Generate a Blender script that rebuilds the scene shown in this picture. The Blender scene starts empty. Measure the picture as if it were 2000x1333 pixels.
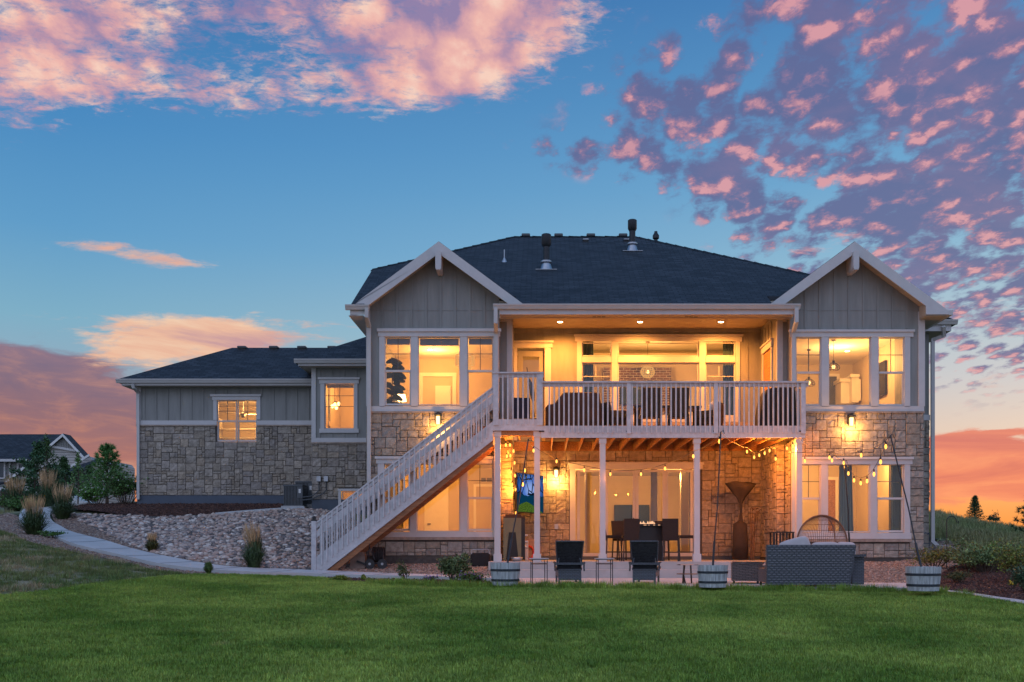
import bpy, bmesh, math, random
import numpy as np
from mathutils import Vector, Matrix, noise
R = math.radians
SC = bpy.context.scene
COL = SC.collection
rnd = random.Random(7)

# ---------------------------------------------------------------- survey of the place
# eye point at the origin, +Y looks at the house. A photograph point (x, y) at depth Y is:
X0, H0, F = 1058.0, 1068.0, 2000.0
def at(x, y, Y): return Vector(((x - X0) * Y / F, Y, (H0 - y) * Y / F))
def ax(x, Y): return (x - X0) * Y / F
def az(y, Y): return (H0 - y) * Y / F
YF, YG, YI, YB, YR = 26.56, 27.70, 28.33, 30.35, 27.20   # deck front, gable walls, inset walls, recess wall, rake boards
YW, YM = 34.3, 33.1                                       # wing wall, little bay wall
ZD = 3.14                                                 # deck surface
ZL = 3.33                                                 # landing surface
ZS, ZP = -0.39, -0.80                                     # upper slab, lower patio

# ---------------------------------------------------------------- mesh builder
ORI = {}
def tag(o, label=None, cat=None, group=None, kind=None):
    if label: o['label'] = label
    if cat: o['category'] = cat
    if group: o['group'] = group
    if kind: o['kind'] = kind
    return o
def empty(name, loc=(0, 0, 0), label=None, cat=None, group=None):
    o = bpy.data.objects.new(name, None); COL.objects.link(o)
    o.location = loc; o.empty_display_size = .2
    ORI[o.name] = Vector(loc)
    return tag(o, label, cat, group)
class MB:
    def __init__(s): s.v = []; s.f = []; s.t = []; s.uv = {}
    def face(s, pts, tint=None, uv=None):
        n = len(s.v); s.v += [tuple(p) for p in pts]; s.f.append(tuple(range(n, n + len(pts)))); s.t.append(tint)
        if uv: s.uv[len(s.f) - 1] = uv
    def add(s, vs, fs, tint=None):
        n = len(s.v); s.v += [tuple(p) for p in vs]
        for f in fs: s.f.append(tuple(n + i for i in f)); s.t.append(tint)
    def box(s, x0, x1, y0, y1, z0, z1, tint=None):
        if x0 > x1: x0, x1 = x1, x0
        if y0 > y1: y0, y1 = y1, y0
        if z0 > z1: z0, z1 = z1, z0
        s.add([(x0,y0,z0),(x1,y0,z0),(x1,y1,z0),(x0,y1,z0),(x0,y0,z1),(x1,y0,z1),(x1,y1,z1),(x0,y1,z1)],
              [(0,3,2,1),(4,5,6,7),(0,1,5,4),(1,2,6,5),(2,3,7,6),(3,0,4,7)], tint); return s
    def beam(s, p, q, w, h, up=(0, 0, 1), tint=None):
        p, q = Vector(p), Vector(q); d = (q - p).normalized(); u = Vector(up)
        r = d.cross(u)
        if r.length < 1e-4: r = d.cross(Vector((0, 1, 0)))
        r.normalize(); u = r.cross(d).normalized(); r = r * w / 2; u = u * h / 2
        s.add([p-r-u, p+r-u, p+r+u, p-r+u, q-r-u, q+r-u, q+r+u, q-r+u],
              [(0,1,2,3),(7,6,5,4),(0,4,5,1),(1,5,6,2),(2,6,7,3),(3,7,4,0)], tint); return s
    def prism(s, poly, y0, y1, tint=None):      # polygon in x,z pushed along y
        n = len(poly); a = [(x, y0, z) for x, z in poly]; b = [(x, y1, z) for x, z in poly]
        fs = [tuple(range(n)), tuple(range(2*n-1, n-1, -1))] + [(i, i+n, (i+1) % n + n, (i+1) % n) for i in range(n)]
        s.add(a + b, fs, tint); return s
    def plate(s, poly, off):                    # 3d polygon given thickness along vector off
        n = len(poly); a = [Vector(p) for p in poly]; b = [p + Vector(off) for p in a]
        fs = [tuple(range(n)), tuple(range(2*n-1, n-1, -1))] + [(i, i+n, (i+1) % n + n, (i+1) % n) for i in range(n)]
        s.add(a + b, fs); return s
    def tube(s, pts, r, n=8, tint=None, cap=True):
        pts = [Vector(p) for p in pts]; rs = r if isinstance(r, (list, tuple)) else [r] * len(pts)
        vs = []; ref = None
        for i, p in enumerate(pts):
            d = (pts[min(i+1, len(pts)-1)] - pts[max(i-1, 0)])
            if d.length < 1e-7: d = Vector((0, 0, 1))
            d.normalize()
            if ref is None or abs(ref.dot(d)) > .98: ref = Vector((0, 0, 1)) if abs(d.z) < .9 else Vector((1, 0, 0))
            a = d.cross(ref).normalized(); b = a.cross(d).normalized(); ref = b
            for k in range(n):
                t = 2 * math.pi * k / n; vs.append(p + (a * math.cos(t) + b * math.sin(t)) * rs[i])
        fs = [(i*n+k, i*n+(k+1) % n, (i+1)*n+(k+1) % n, (i+1)*n+k) for i in range(len(pts)-1) for k in range(n)]
        if cap: fs += [tuple(range(n-1, -1, -1)), tuple(range((len(pts)-1)*n, len(pts)*n))]
        s.add(vs, fs, tint); return s
    def lathe(s, prof, c=(0, 0, 0), n=20, tint=None, a0=0, a1=2*math.pi, sx=1, sy=1):
        full = abs(a1 - a0 - 2*math.pi) < 1e-6; m = n if full else n + 1
        vs = []
        for r, z in prof:
            for k in range(m):
                t = a0 + (a1 - a0) * k / n; vs.append((c[0] + r*math.cos(t)*sx, c[1] + r*math.sin(t)*sy, c[2] + z))
        fs = []
        for i in range(len(prof) - 1):
            for k in range(n):
                k2 = (k + 1) % m if full else k + 1
                fs.append((i*m+k, i*m+k2, (i+1)*m+k2, (i+1)*m+k))
        if full and prof[0][0] > 1e-5: fs.append(tuple(range(n-1, -1, -1)))
        if full and prof[-1][0] > 1e-5: fs.append(tuple(range((len(prof)-1)*n, len(prof)*n)))
        s.add(vs, fs, tint); return s
    def blob(s, c, r, seed=0, sub=2, amp=.15, tint=None):
        bm = bmesh.new(); bmesh.ops.create_icosphere(bm, subdivisions=sub, radius=1)
        vs = []
        for v in bm.verts:
            k = 1 + amp * noise.noise(v.co * 1.7 + Vector((seed*3.1, seed, -seed)))
            vs.append((c[0] + v.co.x*r[0]*k, c[1] + v.co.y*r[1]*k, c[2] + v.co.z*r[2]*k))
        s.add(vs, [tuple(v.index for v in f.verts) for f in bm.faces], tint); bm.free(); return s
    def build(s, name, mat, parent=None, smooth=False, uvfn=None):
        o = ORI.get(parent.name, Vector((0, 0, 0))) if parent else Vector((0, 0, 0))
        me = bpy.data.meshes.new(name)
        V = np.array(s.v, dtype=np.float32) - np.array(o, dtype=np.float32)
        me.from_pydata([tuple(map(float, v)) for v in V], [], s.f)
        if any(t is not None for t in s.t):
            at_ = me.color_attributes.new('tint', 'FLOAT_COLOR', 'CORNER')
            buf = np.ones((len(me.loops), 4), dtype=np.float32); i = 0
            for f, t in zip(s.f, s.t):
                if t is not None: buf[i:i+len(f), :3] = t
                i += len(f)
            at_.data.foreach_set('color', buf.ravel())
        if s.uv:
            ul = me.uv_layers.new(name='uv'); i = 0
            for k, f in enumerate(s.f):
                if k in s.uv:
                    for j, c in enumerate(s.uv[k]): ul.data[i+j].uv = c
                i += len(f)
        me.materials.append(mat)
        if smooth:
            me.polygons.foreach_set('use_smooth', [True]*len(me.polygons))
            if smooth == 2: me.set_sharp_from_angle(angle=R(40))
        me.validate()
        ob = bpy.data.objects.new(name, me); COL.objects.link(ob)
        ORI[ob.name] = o.copy()
        if parent: ob.parent = parent
        return ob
def build_split(s, name, mat, parent, tol=.04):
    """separate objects for pieces that do not touch"""
    par = list(range(len(s.v)))
    def find(a):
        while par[a] != a: par[a] = par[par[a]]; a = par[a]
        return a
    for f in s.f:
        for i in f[1:]: par[find(i)] = find(f[0])
    isl = {}
    for k, f in enumerate(s.f): isl.setdefault(find(f[0]), []).append(k)
    bb = []
    for fs in isl.values():
        P = [s.v[i] for k in fs for i in s.f[k]]; bb.append(([min(p[a] for p in P)-tol/2 for a in range(3)], [max(p[a] for p in P)+tol/2 for a in range(3)], fs))
    g = list(range(len(bb)))
    for i in range(len(bb)):
        for j in range(i):
            if all(bb[i][0][a] <= bb[j][1][a] and bb[j][0][a] <= bb[i][1][a] for a in range(3)) and g[i] != g[j]:
                o_, n_ = g[i], g[j]; g = [n_ if q == o_ else q for q in g]
    out = []
    for k in sorted(set(g)):
        m = MB()
        for i, q in enumerate(g):
            if q == k:
                for f in bb[i][2]: m.face([s.v[v] for v in s.f[f]], s.t[f])
        out.append(m.build(name, mat, parent))
    return out
MB.build_split = build_split
def copy_tree(o, parent=None):
    c = o.copy(); COL.objects.link(c)
    if parent: c.parent = parent
    for ch in list(o.children): copy_tree(ch, c)
    return c
def one(name, mb, mat, label, cat, group=None, kind=None, smooth=False):
    return tag(mb.build(name, mat, smooth=smooth), label, cat, group, kind)

# ---------------------------------------------------------------- materials
def nodes(name):
    m = bpy.data.materials.new(name); m.use_nodes = True
    nt = m.node_tree; b = nt.nodes['Principled BSDF']
    return m, nt, b
def N(nt, t, **k):
    n = nt.nodes.new(t)
    for a, v in k.items():
        if a[0] == '_': n.inputs[a[1:].replace('_', ' ')].default_value = v
        else: setattr(n, a, v)
    return n
def L(nt, a, b): nt.links.new(a, b)
def ramp(nt, fac, stops, interp='LINEAR'):
    r = N(nt, 'ShaderNodeValToRGB'); r.color_ramp.interpolation = interp
    el = r.color_ramp.elements
    while len(el) < len(stops): el.new(.5)
    for e, (p, c) in zip(el, stops): e.position = p; e.color = (*c, 1) if len(c) == 3 else c
    if fac is not None: L(nt, fac, r.inputs[0])
    return r
def mix(nt, a, b, fac, mode='MIX'):
    m = N(nt, 'ShaderNodeMix', data_type='RGBA', blend_type=mode)
    for s_, v in ((m.inputs[6], a), (m.inputs[7], b), (m.inputs[0], fac)):
        if hasattr(v, 'links') or hasattr(v, 'is_linked'): L(nt, v, s_)
        elif isinstance(v, (int, float)): s_.default_value = v
        else: s_.default_value = (*v, 1)
    return m.outputs[2]
def math_(nt, op, a, b=0, c=0, clamp=False):
    m = N(nt, 'ShaderNodeMath', operation=op, use_clamp=clamp)
    for i, v in enumerate((a, b, c)):
        if hasattr(v, 'is_linked'): L(nt, v, m.inputs[i])
        else: m.inputs[i].default_value = v
    return m.outputs[0]
def pmat(name, col, rough=.6, var=.25, scale=6, bump=.1, bscale=40, col2=None, tint=False, metal=0, spec=.5, stretch=(1,1,1), coord='Object', rand=0, trans=0):
    """general weathered surface: two-tone noise colour, fine bump, optional per-face tint"""
    m, nt, b = nodes(name)
    tc = N(nt, 'ShaderNodeTexCoord'); mp = N(nt, 'ShaderNodeMapping'); mp.inputs['Scale'].default_value = stretch
    L(nt, tc.outputs[coord], mp.inputs[0])
    n1 = N(nt, 'ShaderNodeTexNoise', _Scale=scale, _Detail=5, _Roughness=.62); L(nt, mp.outputs[0], n1.inputs[0])
    c2 = col2 or tuple(c * (1 - var) for c in col)
    c1 = tuple(min(1, c * (1 + var * .6)) for c in col)
    r = ramp(nt, n1.outputs[0], [(.32, c2), (.68, c1)])
    out = r.outputs[0]
    if tint:
        a = N(nt, 'ShaderNodeVertexColor', layer_name='tint'); out = mix(nt, out, a.outputs[0], 1.0, 'MULTIPLY')
    if rand:
        oi = N(nt, 'ShaderNodeObjectInfo'); hs = N(nt, 'ShaderNodeHueSaturation')
        L(nt, math_(nt, 'MULTIPLY_ADD', oi.outputs['Random'], rand*2, 1-rand), hs.inputs['Value']); L(nt, out, hs.inputs['Color']); out = hs.outputs[0]
    L(nt, out, b.inputs['Base Color'])
    b.inputs['Roughness'].default_value = rough; b.inputs['Metallic'].default_value = metal
    b.inputs['Specular IOR Level'].default_value = spec
    if trans:
        b.inputs['Subsurface Weight'].default_value = trans; b.inputs['Subsurface Radius'].default_value = (.02,.02,.02)
    if bump:
        n2 = N(nt, 'ShaderNodeTexNoise', _Scale=bscale, _Detail=4, _Roughness=.6); L(nt, mp.outputs[0], n2.inputs[0])
        bp = N(nt, 'ShaderNodeBump', _Strength=bump*4 if bump < .25 else 1, _Distance=bump*.1); L(nt, n2.outputs[0], bp.inputs['Height']); L(nt, bp.outputs[0], b.inputs['Normal'])
    return m
def emat(name, col, s):
    m = bpy.data.materials.new(name); m.use_nodes = True; nt = m.node_tree; nt.nodes.clear()
    e = N(nt, 'ShaderNodeEmission'); e.inputs[0].default_value = (*col, 1); e.inputs[1].default_value = s
    o = N(nt, 'ShaderNodeOutputMaterial'); L(nt, e.outputs[0], o.inputs[0]); return m
def glassmat(name, refl=1.0, tintc=(1, 1, 1)):
    m = bpy.data.materials.new(name); m.use_nodes = True; nt = m.node_tree; nt.nodes.clear()
    t = N(nt, 'ShaderNodeBsdfTransparent'); t.inputs[0].default_value = (*tintc, 1)
    g = N(nt, 'ShaderNodeBsdfGlossy', _Roughness=.0); g.inputs[0].default_value = (1, 1, 1, 1)
    lw = N(nt, 'ShaderNodeFresnel'); lw.inputs[0].default_value = 1.5
    f = math_(nt, 'MULTIPLY', lw.outputs[0], 1.7*refl, clamp=True)
    x = N(nt, 'ShaderNodeMixShader'); L(nt, f, x.inputs[0]); L(nt, t.outputs[0], x.inputs[1]); L(nt, g.outputs[0], x.inputs[2])
    o = N(nt, 'ShaderNodeOutputMaterial'); L(nt, x.outputs[0], o.inputs[0]); return m
M = {}
M['siding'] = pmat('siding_paint', (.27, .27, .25), .62, .17, 3, .06, 90, stretch=(1.6, 1.6, .22))
M['trim'] = pmat('trim_paint', (.56, .545, .53), .5, .06, 4, .02, 60)
M['rail'] = pmat('rail_paint', (.54, .54, .545), .5, .18, 7, .04, 60)
M['gutter'] = pmat('gutter_metal', (.53, .515, .49), .35, .05, 3, .0, 60)
M['stone'] = pmat('stone_face', (.45, .40, .34), .85, .32, 9, .22, 26, tint=True)
M['mortar'] = pmat('mortar', (.095, .083, .072), .95, .3, 12, .1, 50)
M['sill_stone'] = pmat('sill_stone', (.36, .28, .22), .8, .3, 7, .1, 30)
M['concrete_found'] = pmat('foundation', (.085, .105, .135), .8, .12, 3, .03, 50)
M['cedar'] = pmat('cedar_framing', (.40, .19, .07), .65, .45, 5, .08, 50, stretch=(6, .6, 6))
M['cedar_x'] = pmat('cedar_stair', (.30, .125, .05), .65, .4, 5, .08, 50, stretch=(.6, 6, 6))
M['deckboard'] = pmat('deck_board', (.30, .20, .13), .7, .3, 5, .08, 50, stretch=(.6, 6, 6))
M['soffit'] = pmat('soffit_paint', (.42, .375, .30), .6, .1, 3, .04, 70)
M['ceil'] = pmat('plaster_ceiling', (.78, .74, .66), .9, .04, 3, .02, 60)
M['wallin'] = pmat('plaster_wall', (.62, .53, .40), .9, .04, 2, .02, 60)
M['wallin2'] = pmat('plaster_tan', (.60, .50, .36), .9, .05, 2, .02, 60)
M['woodfloor'] = pmat('oak_floor', (.30, .19, .10), .5, .3, 4, .03, 50, stretch=(6, 1, 1))
M['doorwhite'] = pmat('door_paint', (.80, .77, .70), .45, .04, 3, .01, 60)
M['glass'] = glassmat('window_glass', .75)
M['dark'] = pmat('black_metal', (.018, .019, .022), .45, .2, 8, .02, 80)
M['iron'] = pmat('dark_iron', (.035, .038, .042), .4, .2, 8, .02, 80, metal=.6)
M['steel'] = pmat('galvanised', (.40, .42, .44), .35, .12, 8, .02, 80, metal=.8)
M['concrete'] = pmat('concrete', (.48, .47, .455), .85, .13, 1.6, .06, 60)
M['concrete_up'] = pmat('slab_concrete', (.43, .42, .40), .85, .15, 2, .06, 60)
M['shade'] = pmat('roller_shade', (.20, .20, .20), .8, .1, 6, .02, 60)
M['curtain'] = pmat('curtain_teal', (.16, .26, .28), .85, .25, 3, .05, 60, stretch=(8, 8, .4))
M['linen'] = pmat('linen_grey', (.46, .45, .44), .9, .1, 6, .08, 80)
M['fabric_brown'] = pmat('cover_brown', (.075, .035, .018), .8, .35, 3, .1, 30)
M['fabric_tan'] = pmat('cover_tan', (.038, .028, .024), .85, .3, 4, .12, 24)
M['fabric_dark'] = pmat('cover_black', (.018, .014, .014), .8, .35, 3, .1, 30)
M['plastic_beige'] = pmat('resin_beige', (.26, .19, .15), .5, .12, 4, .03, 60)
M['olive'] = pmat('olive_paint', (.165, .165, .095), .55, .12, 4, .03, 60)
M['leaf'] = pmat('leaf_green', (.055, .085, .03), .6, .4, 9, .0, 60, tint=True)
M['leafdark'] = pmat('leaf_dark', (.045, .075, .03), .55, .4, 9, .0, 60, tint=True)
M['bark'] = pmat('bark', (.10, .07, .05), .9, .4, 12, .2, 30)
M['plume'] = pmat('plume_straw', (.66, .44, .23), .8, .3, 9, .0, 60, tint=True)
M['brickin'] = None
M['black'] = pmat('black_gloss', (.012, .012, .013), .3, .2, 8, .0, 80)
M['slate_mat'] = pmat('screen_dark', (.035, .055, .065), .15, .05, 3, 0)
M['barkwood'] = pmat('barrel_wood', (.50, .53, .53), .8, .45, 5, .12, 40, stretch=(5, 5, .5))
M['hoop'] = pmat('barrel_hoop', (.035, .045, .055), .5, .3, 8, .03, 60, metal=.4)
M['grey_panel'] = pmat('unit_paint', (.085, .095, .10), .5, .15, 5, .02, 60)
M['red'] = pmat('red_rubber', (.45, .05, .03), .5, .2, 4, .0)
M['white'] = pmat('white_enamel', (.7, .69, .66), .4, .06, 4, .0)
M['cane'] = pmat('cane_brown', (.20, .105, .06), .6, .3, 9, .03, 70)
M['bulb'] = emat('warm_bulb', (1, .42, .07), 3.2)
M['lantern_glow'] = emat('lantern_glow', (1, .60, .20), 4.5)
M['downlight'] = emat('downlight_glow', (1, .66, .30), 30)
M['lampglow'] = emat('lampshade_glow', (1, .66, .28), 6)
M['pendantglow'] = emat('filament_glow', (1, .60, .20), 3)
M['flame'] = emat('flame_glow', (1, .55, .30), 1.2)
M['bead'] = emat('bead_glow', (1, .46, .11), .75)
def wicker(name, c1, c2, w=.055, h=.016):
    m, nt, b = nodes(name)
    tc = N(nt, 'ShaderNodeTexCoord'); sp = N(nt, 'ShaderNodeSeparateXYZ'); L(nt, tc.outputs['Object'], sp.inputs[0])
    cb = N(nt, 'ShaderNodeCombineXYZ'); L(nt, math_(nt, 'ADD', sp.outputs[0], sp.outputs[1]), cb.inputs[0]); L(nt, math_(nt, 'ADD', sp.outputs[2], math_(nt, 'MULTIPLY', sp.outputs[1], .5)), cb.inputs[1])
    br = N(nt, 'ShaderNodeTexBrick', offset=.5); br.inputs['Scale'].default_value = 1
    br.inputs['Brick Width'].default_value = w; br.inputs['Row Height'].default_value = h; br.inputs['Mortar Size'].default_value = min(.012, h*.22); br.inputs['Mortar Smooth'].default_value = .8
    br.inputs['Color1'].default_value = (*c1, 1); br.inputs['Color2'].default_value = (*c2, 1); br.inputs['Mortar'].default_value = (*[c*.38 for c in c1], 1)
    L(nt, cb.outputs[0], br.inputs[0]); L(nt, br.outputs[0], b.inputs['Base Color'])
    bp = N(nt, 'ShaderNodeBump', _Strength=1, _Distance=.01, invert=True); L(nt, br.outputs[1], bp.inputs['Height']); L(nt, bp.outputs[0], b.inputs['Normal'])
    b.inputs['Roughness'].default_value = .45; return m
M['wicker'] = wicker('wicker_charcoal', (.125, .137, .153), (.108, .119, .133), .075, .030)
M['wicker_dk'] = wicker('wicker_dark', (.045, .05, .056), (.018, .02, .023), .05, .022)
M['wicker_br'] = wicker('wicker_brown', (.16, .125, .11), (.12, .095, .085), .10, .036)
M['wicker_ol'] = wicker('wicker_olive', (.06, .045, .03), (.04, .03, .02), .06, .03)
M['weave'] = pmat('weave_highlight', (.25, .265, .29), .45, .2, 20, 0)  # paler than the wicker: highlights put into the colour of the raised dashes
M['rattan_in'] = pmat('rattan_cane', (.20, .12, .06), .6, .3, 9, .03)
def brickmat(name, c1, c2, mo, w, h, ms, bump=.02, rough=.8, uv=True, noise_amt=.5):
    m, nt, b = nodes(name)
    tc = N(nt, 'ShaderNodeTexCoord')
    br = N(nt, 'ShaderNodeTexBrick', offset=.5, offset_frequency=2); br.inputs['Scale'].default_value = 1
    br.inputs['Brick Width'].default_value = w; br.inputs['Row Height'].default_value = h; br.inputs['Mortar Size'].default_value = ms; br.inputs['Mortar Smooth'].default_value = .3
    br.inputs['Color1'].default_value = (*c1, 1); br.inputs['Color2'].default_value = (*c2, 1); br.inputs['Mortar'].default_value = (*mo, 1); br.inputs['Bias'].default_value = 0
    if uv: L(nt, tc.outputs['UV'], br.inputs[0])
    else:
        sp = N(nt, 'ShaderNodeSeparateXYZ'); L(nt, tc.outputs['Object'], sp.inputs[0]); cb = N(nt, 'ShaderNodeCombineXYZ')
        L(nt, math_(nt, 'ADD', sp.outputs[0], sp.outputs[1]), cb.inputs[0]); L(nt, sp.outputs[2], cb.inputs[1]); L(nt, cb.outputs[0], br.inputs[0])
    nz = N(nt, 'ShaderNodeTexNoise', _Scale=1.3, _Detail=8, _Roughness=.75); L(nt, tc.outputs['UV' if uv else 'Object'], nz.inputs[0])
    r = ramp(nt, nz.outputs[0], [(.3, (1-noise_amt,)*3), (.7, (1.0 + noise_amt*.3,)*3)])
    L(nt, mix(nt, br.outputs[0], r.outputs[0], 1.0, 'MULTIPLY'), b.inputs['Base Color'])
    bp = N(nt, 'ShaderNodeBump', _Strength=1, _Distance=bump, invert=True); L(nt, br.outputs[1], bp.inputs['Height'])
    n2 = N(nt, 'ShaderNodeTexNoise', _Scale=60, _Detail=3); L(nt, tc.outputs['UV' if uv else 'Object'], n2.inputs[0])
    bp2 = N(nt, 'ShaderNodeBump', _Strength=.5, _Distance=.008); L(nt, n2.outputs[0], bp2.inputs['Height']); L(nt, bp.outputs[0], bp2.inputs['Normal'])
    L(nt, bp2.outputs[0], b.inputs['Normal']); b.inputs['Roughness'].default_value = rough
    return m
M['shingle'] = brickmat('asphalt_shingle', (.050, .057, .068), (.020, .023, .029), (.007, .008, .010), .30, .145, .014, .02, .75)
M['brickin'] = brickmat('interior_brick', (.22, .115, .085), (.11, .07, .065), (.45, .40, .35), .23, .085, .013, .01, .8, uv=False)
M['lapsiding'] = brickmat('lap_siding', (.30, .275, .24), (.27, .25, .22), (.09, .08, .07), 40, .16, .012, .01, .7, uv=False, noise_amt=.1)
# ================================================================= terrain
def cp(x, y, Y): return (ax(x, Y), Y, az(y, Y))
CP = [(-16,0,-1.5),(0,0,-1.5),(16,0,-1.5),(-14,9,-1.18),(0,10,-1.2),(12,10,-1.2),(0,15,-1.03),(0,20,-.88),(8,20,-.88),(10.5,17,-.96),(-4,20,-.86),
      cp(0,1165,18),cp(200,1150,19.5),(-10,14,-1.03),cp(0,1100,22),cp(0,1045,27),cp(60,1010,33),cp(150,985,38),cp(0,1000,38),cp(300,1110,24.5),cp(400,1108,25),
      cp(160,1045,30),cp(250,1070,28),(-30,60,2.2),(-45,45,1.9),(-30,30,1.0),(-25,20,-.3),(-25,8,-1.1),cp(20,1000,60),
      (-13.5,34.3,1.44),(-10.5,34.3,1.44),(-8,34.3,1.4),(-7.4,33,1.25),(-5.6,33,1.1),cp(400,1001,32.8),cp(250,1006,32.8),cp(560,998,32.3),cp(400,1052,29.2),cp(250,1045,30.2),cp(550,1060,28.4),cp(640,1010,31),
      cp(684,1052,28.9),cp(700,1102,27.7),(-4,27.6,-.45),(-1.5,27.6,-.45),cp(612,1118,26.4),cp(700,1124,25.6),cp(850,1128,24.9),cp(520,1114,26),(-2.4,23,-.80),
      (-1,21,-.87),(8.5,21,-.87),(3,21,-.87),(8.6,23,-.80),cp(1760,1098,27.4),cp(1750,1130,23.5),cp(1870,1122,24),cp(1950,1160,19),cp(2000,1150,20),cp(1840,1060,31),cp(1950,1062,30),cp(1830,1004,58),
      cp(1900,1019,58),cp(2000,1036,58),cp(2000,1095,26),cp(1900,1040,44),cp(2000,1060,42),(40,58,-1.2),(45,30,-1.6),(30,18,-1.3),(5,55,1.7),(-12,50,1.8),(11.5,40,.9),(-16,36,1.55),(-20,40,1.6)]
P_ = np.array(CP, dtype=float)
def tpk(r2): return np.where(r2 > 1e-9, .5 * r2 * np.log(r2 + 1e-12), 0)
n_ = len(P_); K = tpk(((P_[:, None, :2] - P_[None, :, :2])**2).sum(-1)) + np.eye(n_) * 1.5
Q = np.c_[np.ones(n_), P_[:, :2]]
A_ = np.block([[K, Q], [Q.T, np.zeros((3, 3))]])
W_ = np.linalg.solve(A_, np.r_[P_[:, 2], 0, 0, 0])
def hgt(X, Y):
    X = np.atleast_1d(np.asarray(X, float)); Y = np.atleast_1d(np.asarray(Y, float))
    Xc = np.clip(X, -60, 60); Yc = np.clip(Y, -12, 80)
    out = np.empty_like(Xc)
    for i in range(0, len(Xc), 20000):
        d = (Xc[i:i+20000, None] - P_[None, :, 0])**2 + (Yc[i:i+20000, None] - P_[None, :, 1])**2
        out[i:i+20000] = tpk(d) @ W_[:n_] + W_[n_] + W_[n_+1]*Xc[i:i+20000] + W_[n_+2]*Yc[i:i+20000]
    out = np.clip(out, -2.2, 2.7)
    far = np.clip((np.hypot(X, Y - 30) - 45) / 60, 0, 1); far = far*far*(3 - 2*far)
    crest = np.clip((Y - 62) / 30, 0, 1) * (X > -10) ; crest = crest*crest*(3-2*crest)
    out = out * (1 - np.maximum(far, crest)) + (-4.5) * np.maximum(far, crest)
    return out
def hz(x, y): return float(hgt([x], [y])[0])
YS_ = np.concatenate([np.arange(3, 45, .05), np.arange(45, 90, .2)])
def G(x, y):            # where the sight line through a photograph point meets the ground
    X = (x - X0) * YS_ / F; Z = (H0 - y) * YS_ / F
    g = hgt(X, YS_); k = np.where(Z <= g)[0]
    i = k[0] if len(k) else len(YS_) - 1
    Y = YS_[i]; return (X[i], Y)
def gp(x, y, dz=0): X, Y = G(x, y); return Vector((X, Y, hz(X, Y) + dz))

M['soil'] = pmat('ground_soil', (.17, .165, .085), .95, .35, .7, .15, 30, col2=(.09, .11, .045))
xs = np.concatenate([-np.geomspace(1500, 46, 14), np.arange(-44, 44.01, .5), np.geomspace(46, 1500, 14)])
ys = np.concatenate([[-400, -100, -30, -14], np.arange(-8, 78, .5), np.geomspace(79, 3000, 22)])
XX, YY = np.meshgrid(xs, ys); ZZ = hgt(XX.ravel(), YY.ravel()).reshape(XX.shape)
nz_ = np.array([noise.noise(Vector((a*.35, b*.35, 0)))*.06 + noise.noise(Vector((a*1.3, b*1.3, 3)))*.02 for a, b in zip(XX.ravel(), YY.ravel())]).reshape(XX.shape)
ZB = ZZ.copy()
def sink(m, z): ZB[m] = np.minimum(ZB[m], z)
sink((XX > -4.8) & (XX < 10.0) & (YY > 28.4) & (YY < 43), -.75)
sink((XX > -13.0) & (XX < -4.5) & (YY > 34.9) & (YY < 43), .8)
sink((XX > -6.9) & (XX < -4.5) & (YY > 33.6) & (YY < 43), .8)
sink((XX > -.9) & (XX < 8.7) & (YY > 20.3) & (YY < 31), -.98)
ZB -= .11
mb = MB(); nx, ny = len(xs), len(ys)
mb.v = list(zip(XX.ravel(), YY.ravel(), ZB.ravel())); 
mb.f = [(j*nx+i, j*nx+i+1, (j+1)*nx+i+1, (j+1)*nx+i) for j in range(ny-1) for i in range(nx-1)]; mb.t = [None]*len(mb.f)
ground = tag(mb.build('ground', M['soil'], smooth=True), kind='structure')

def resample(pts, n, even=False):
    pts = [Vector((p[0], p[1], 0)) for p in pts]
    # Catmull-Rom smoothing through the points
    P = [pts[0]] + pts + [pts[-1]]; fine = []
    for i in range(1, len(P) - 2):
        for k in range(8):
            t = k / 8; a, b, c, d = P[i-1], P[i], P[i+1], P[i+2]
            fine.append(.5*((2*b) + (-a+c)*t + (2*a-5*b+4*c-d)*t*t + (-a+3*b-3*c+d)*t*t*t))
    fine.append(pts[-1])
    s = [0]
    for a, b in zip(fine, fine[1:]): s.append(s[-1] + (b-a).length)
    out = []
    for k in range(n):
        if even:
            t = (len(fine)-1) * k/(n-1); i = min(len(fine)-2, int(t)); out.append(fine[i].lerp(fine[i+1], t-i)); continue
        t = s[-1] * k / (n-1); i = max(0, min(len(fine)-2, int(np.searchsorted(s, t)) - 1)); w = (t - s[i]) / max(1e-9, s[i+1]-s[i])
        out.append(fine[i].lerp(fine[i+1], w))
    return out
ZONES = {}
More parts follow.
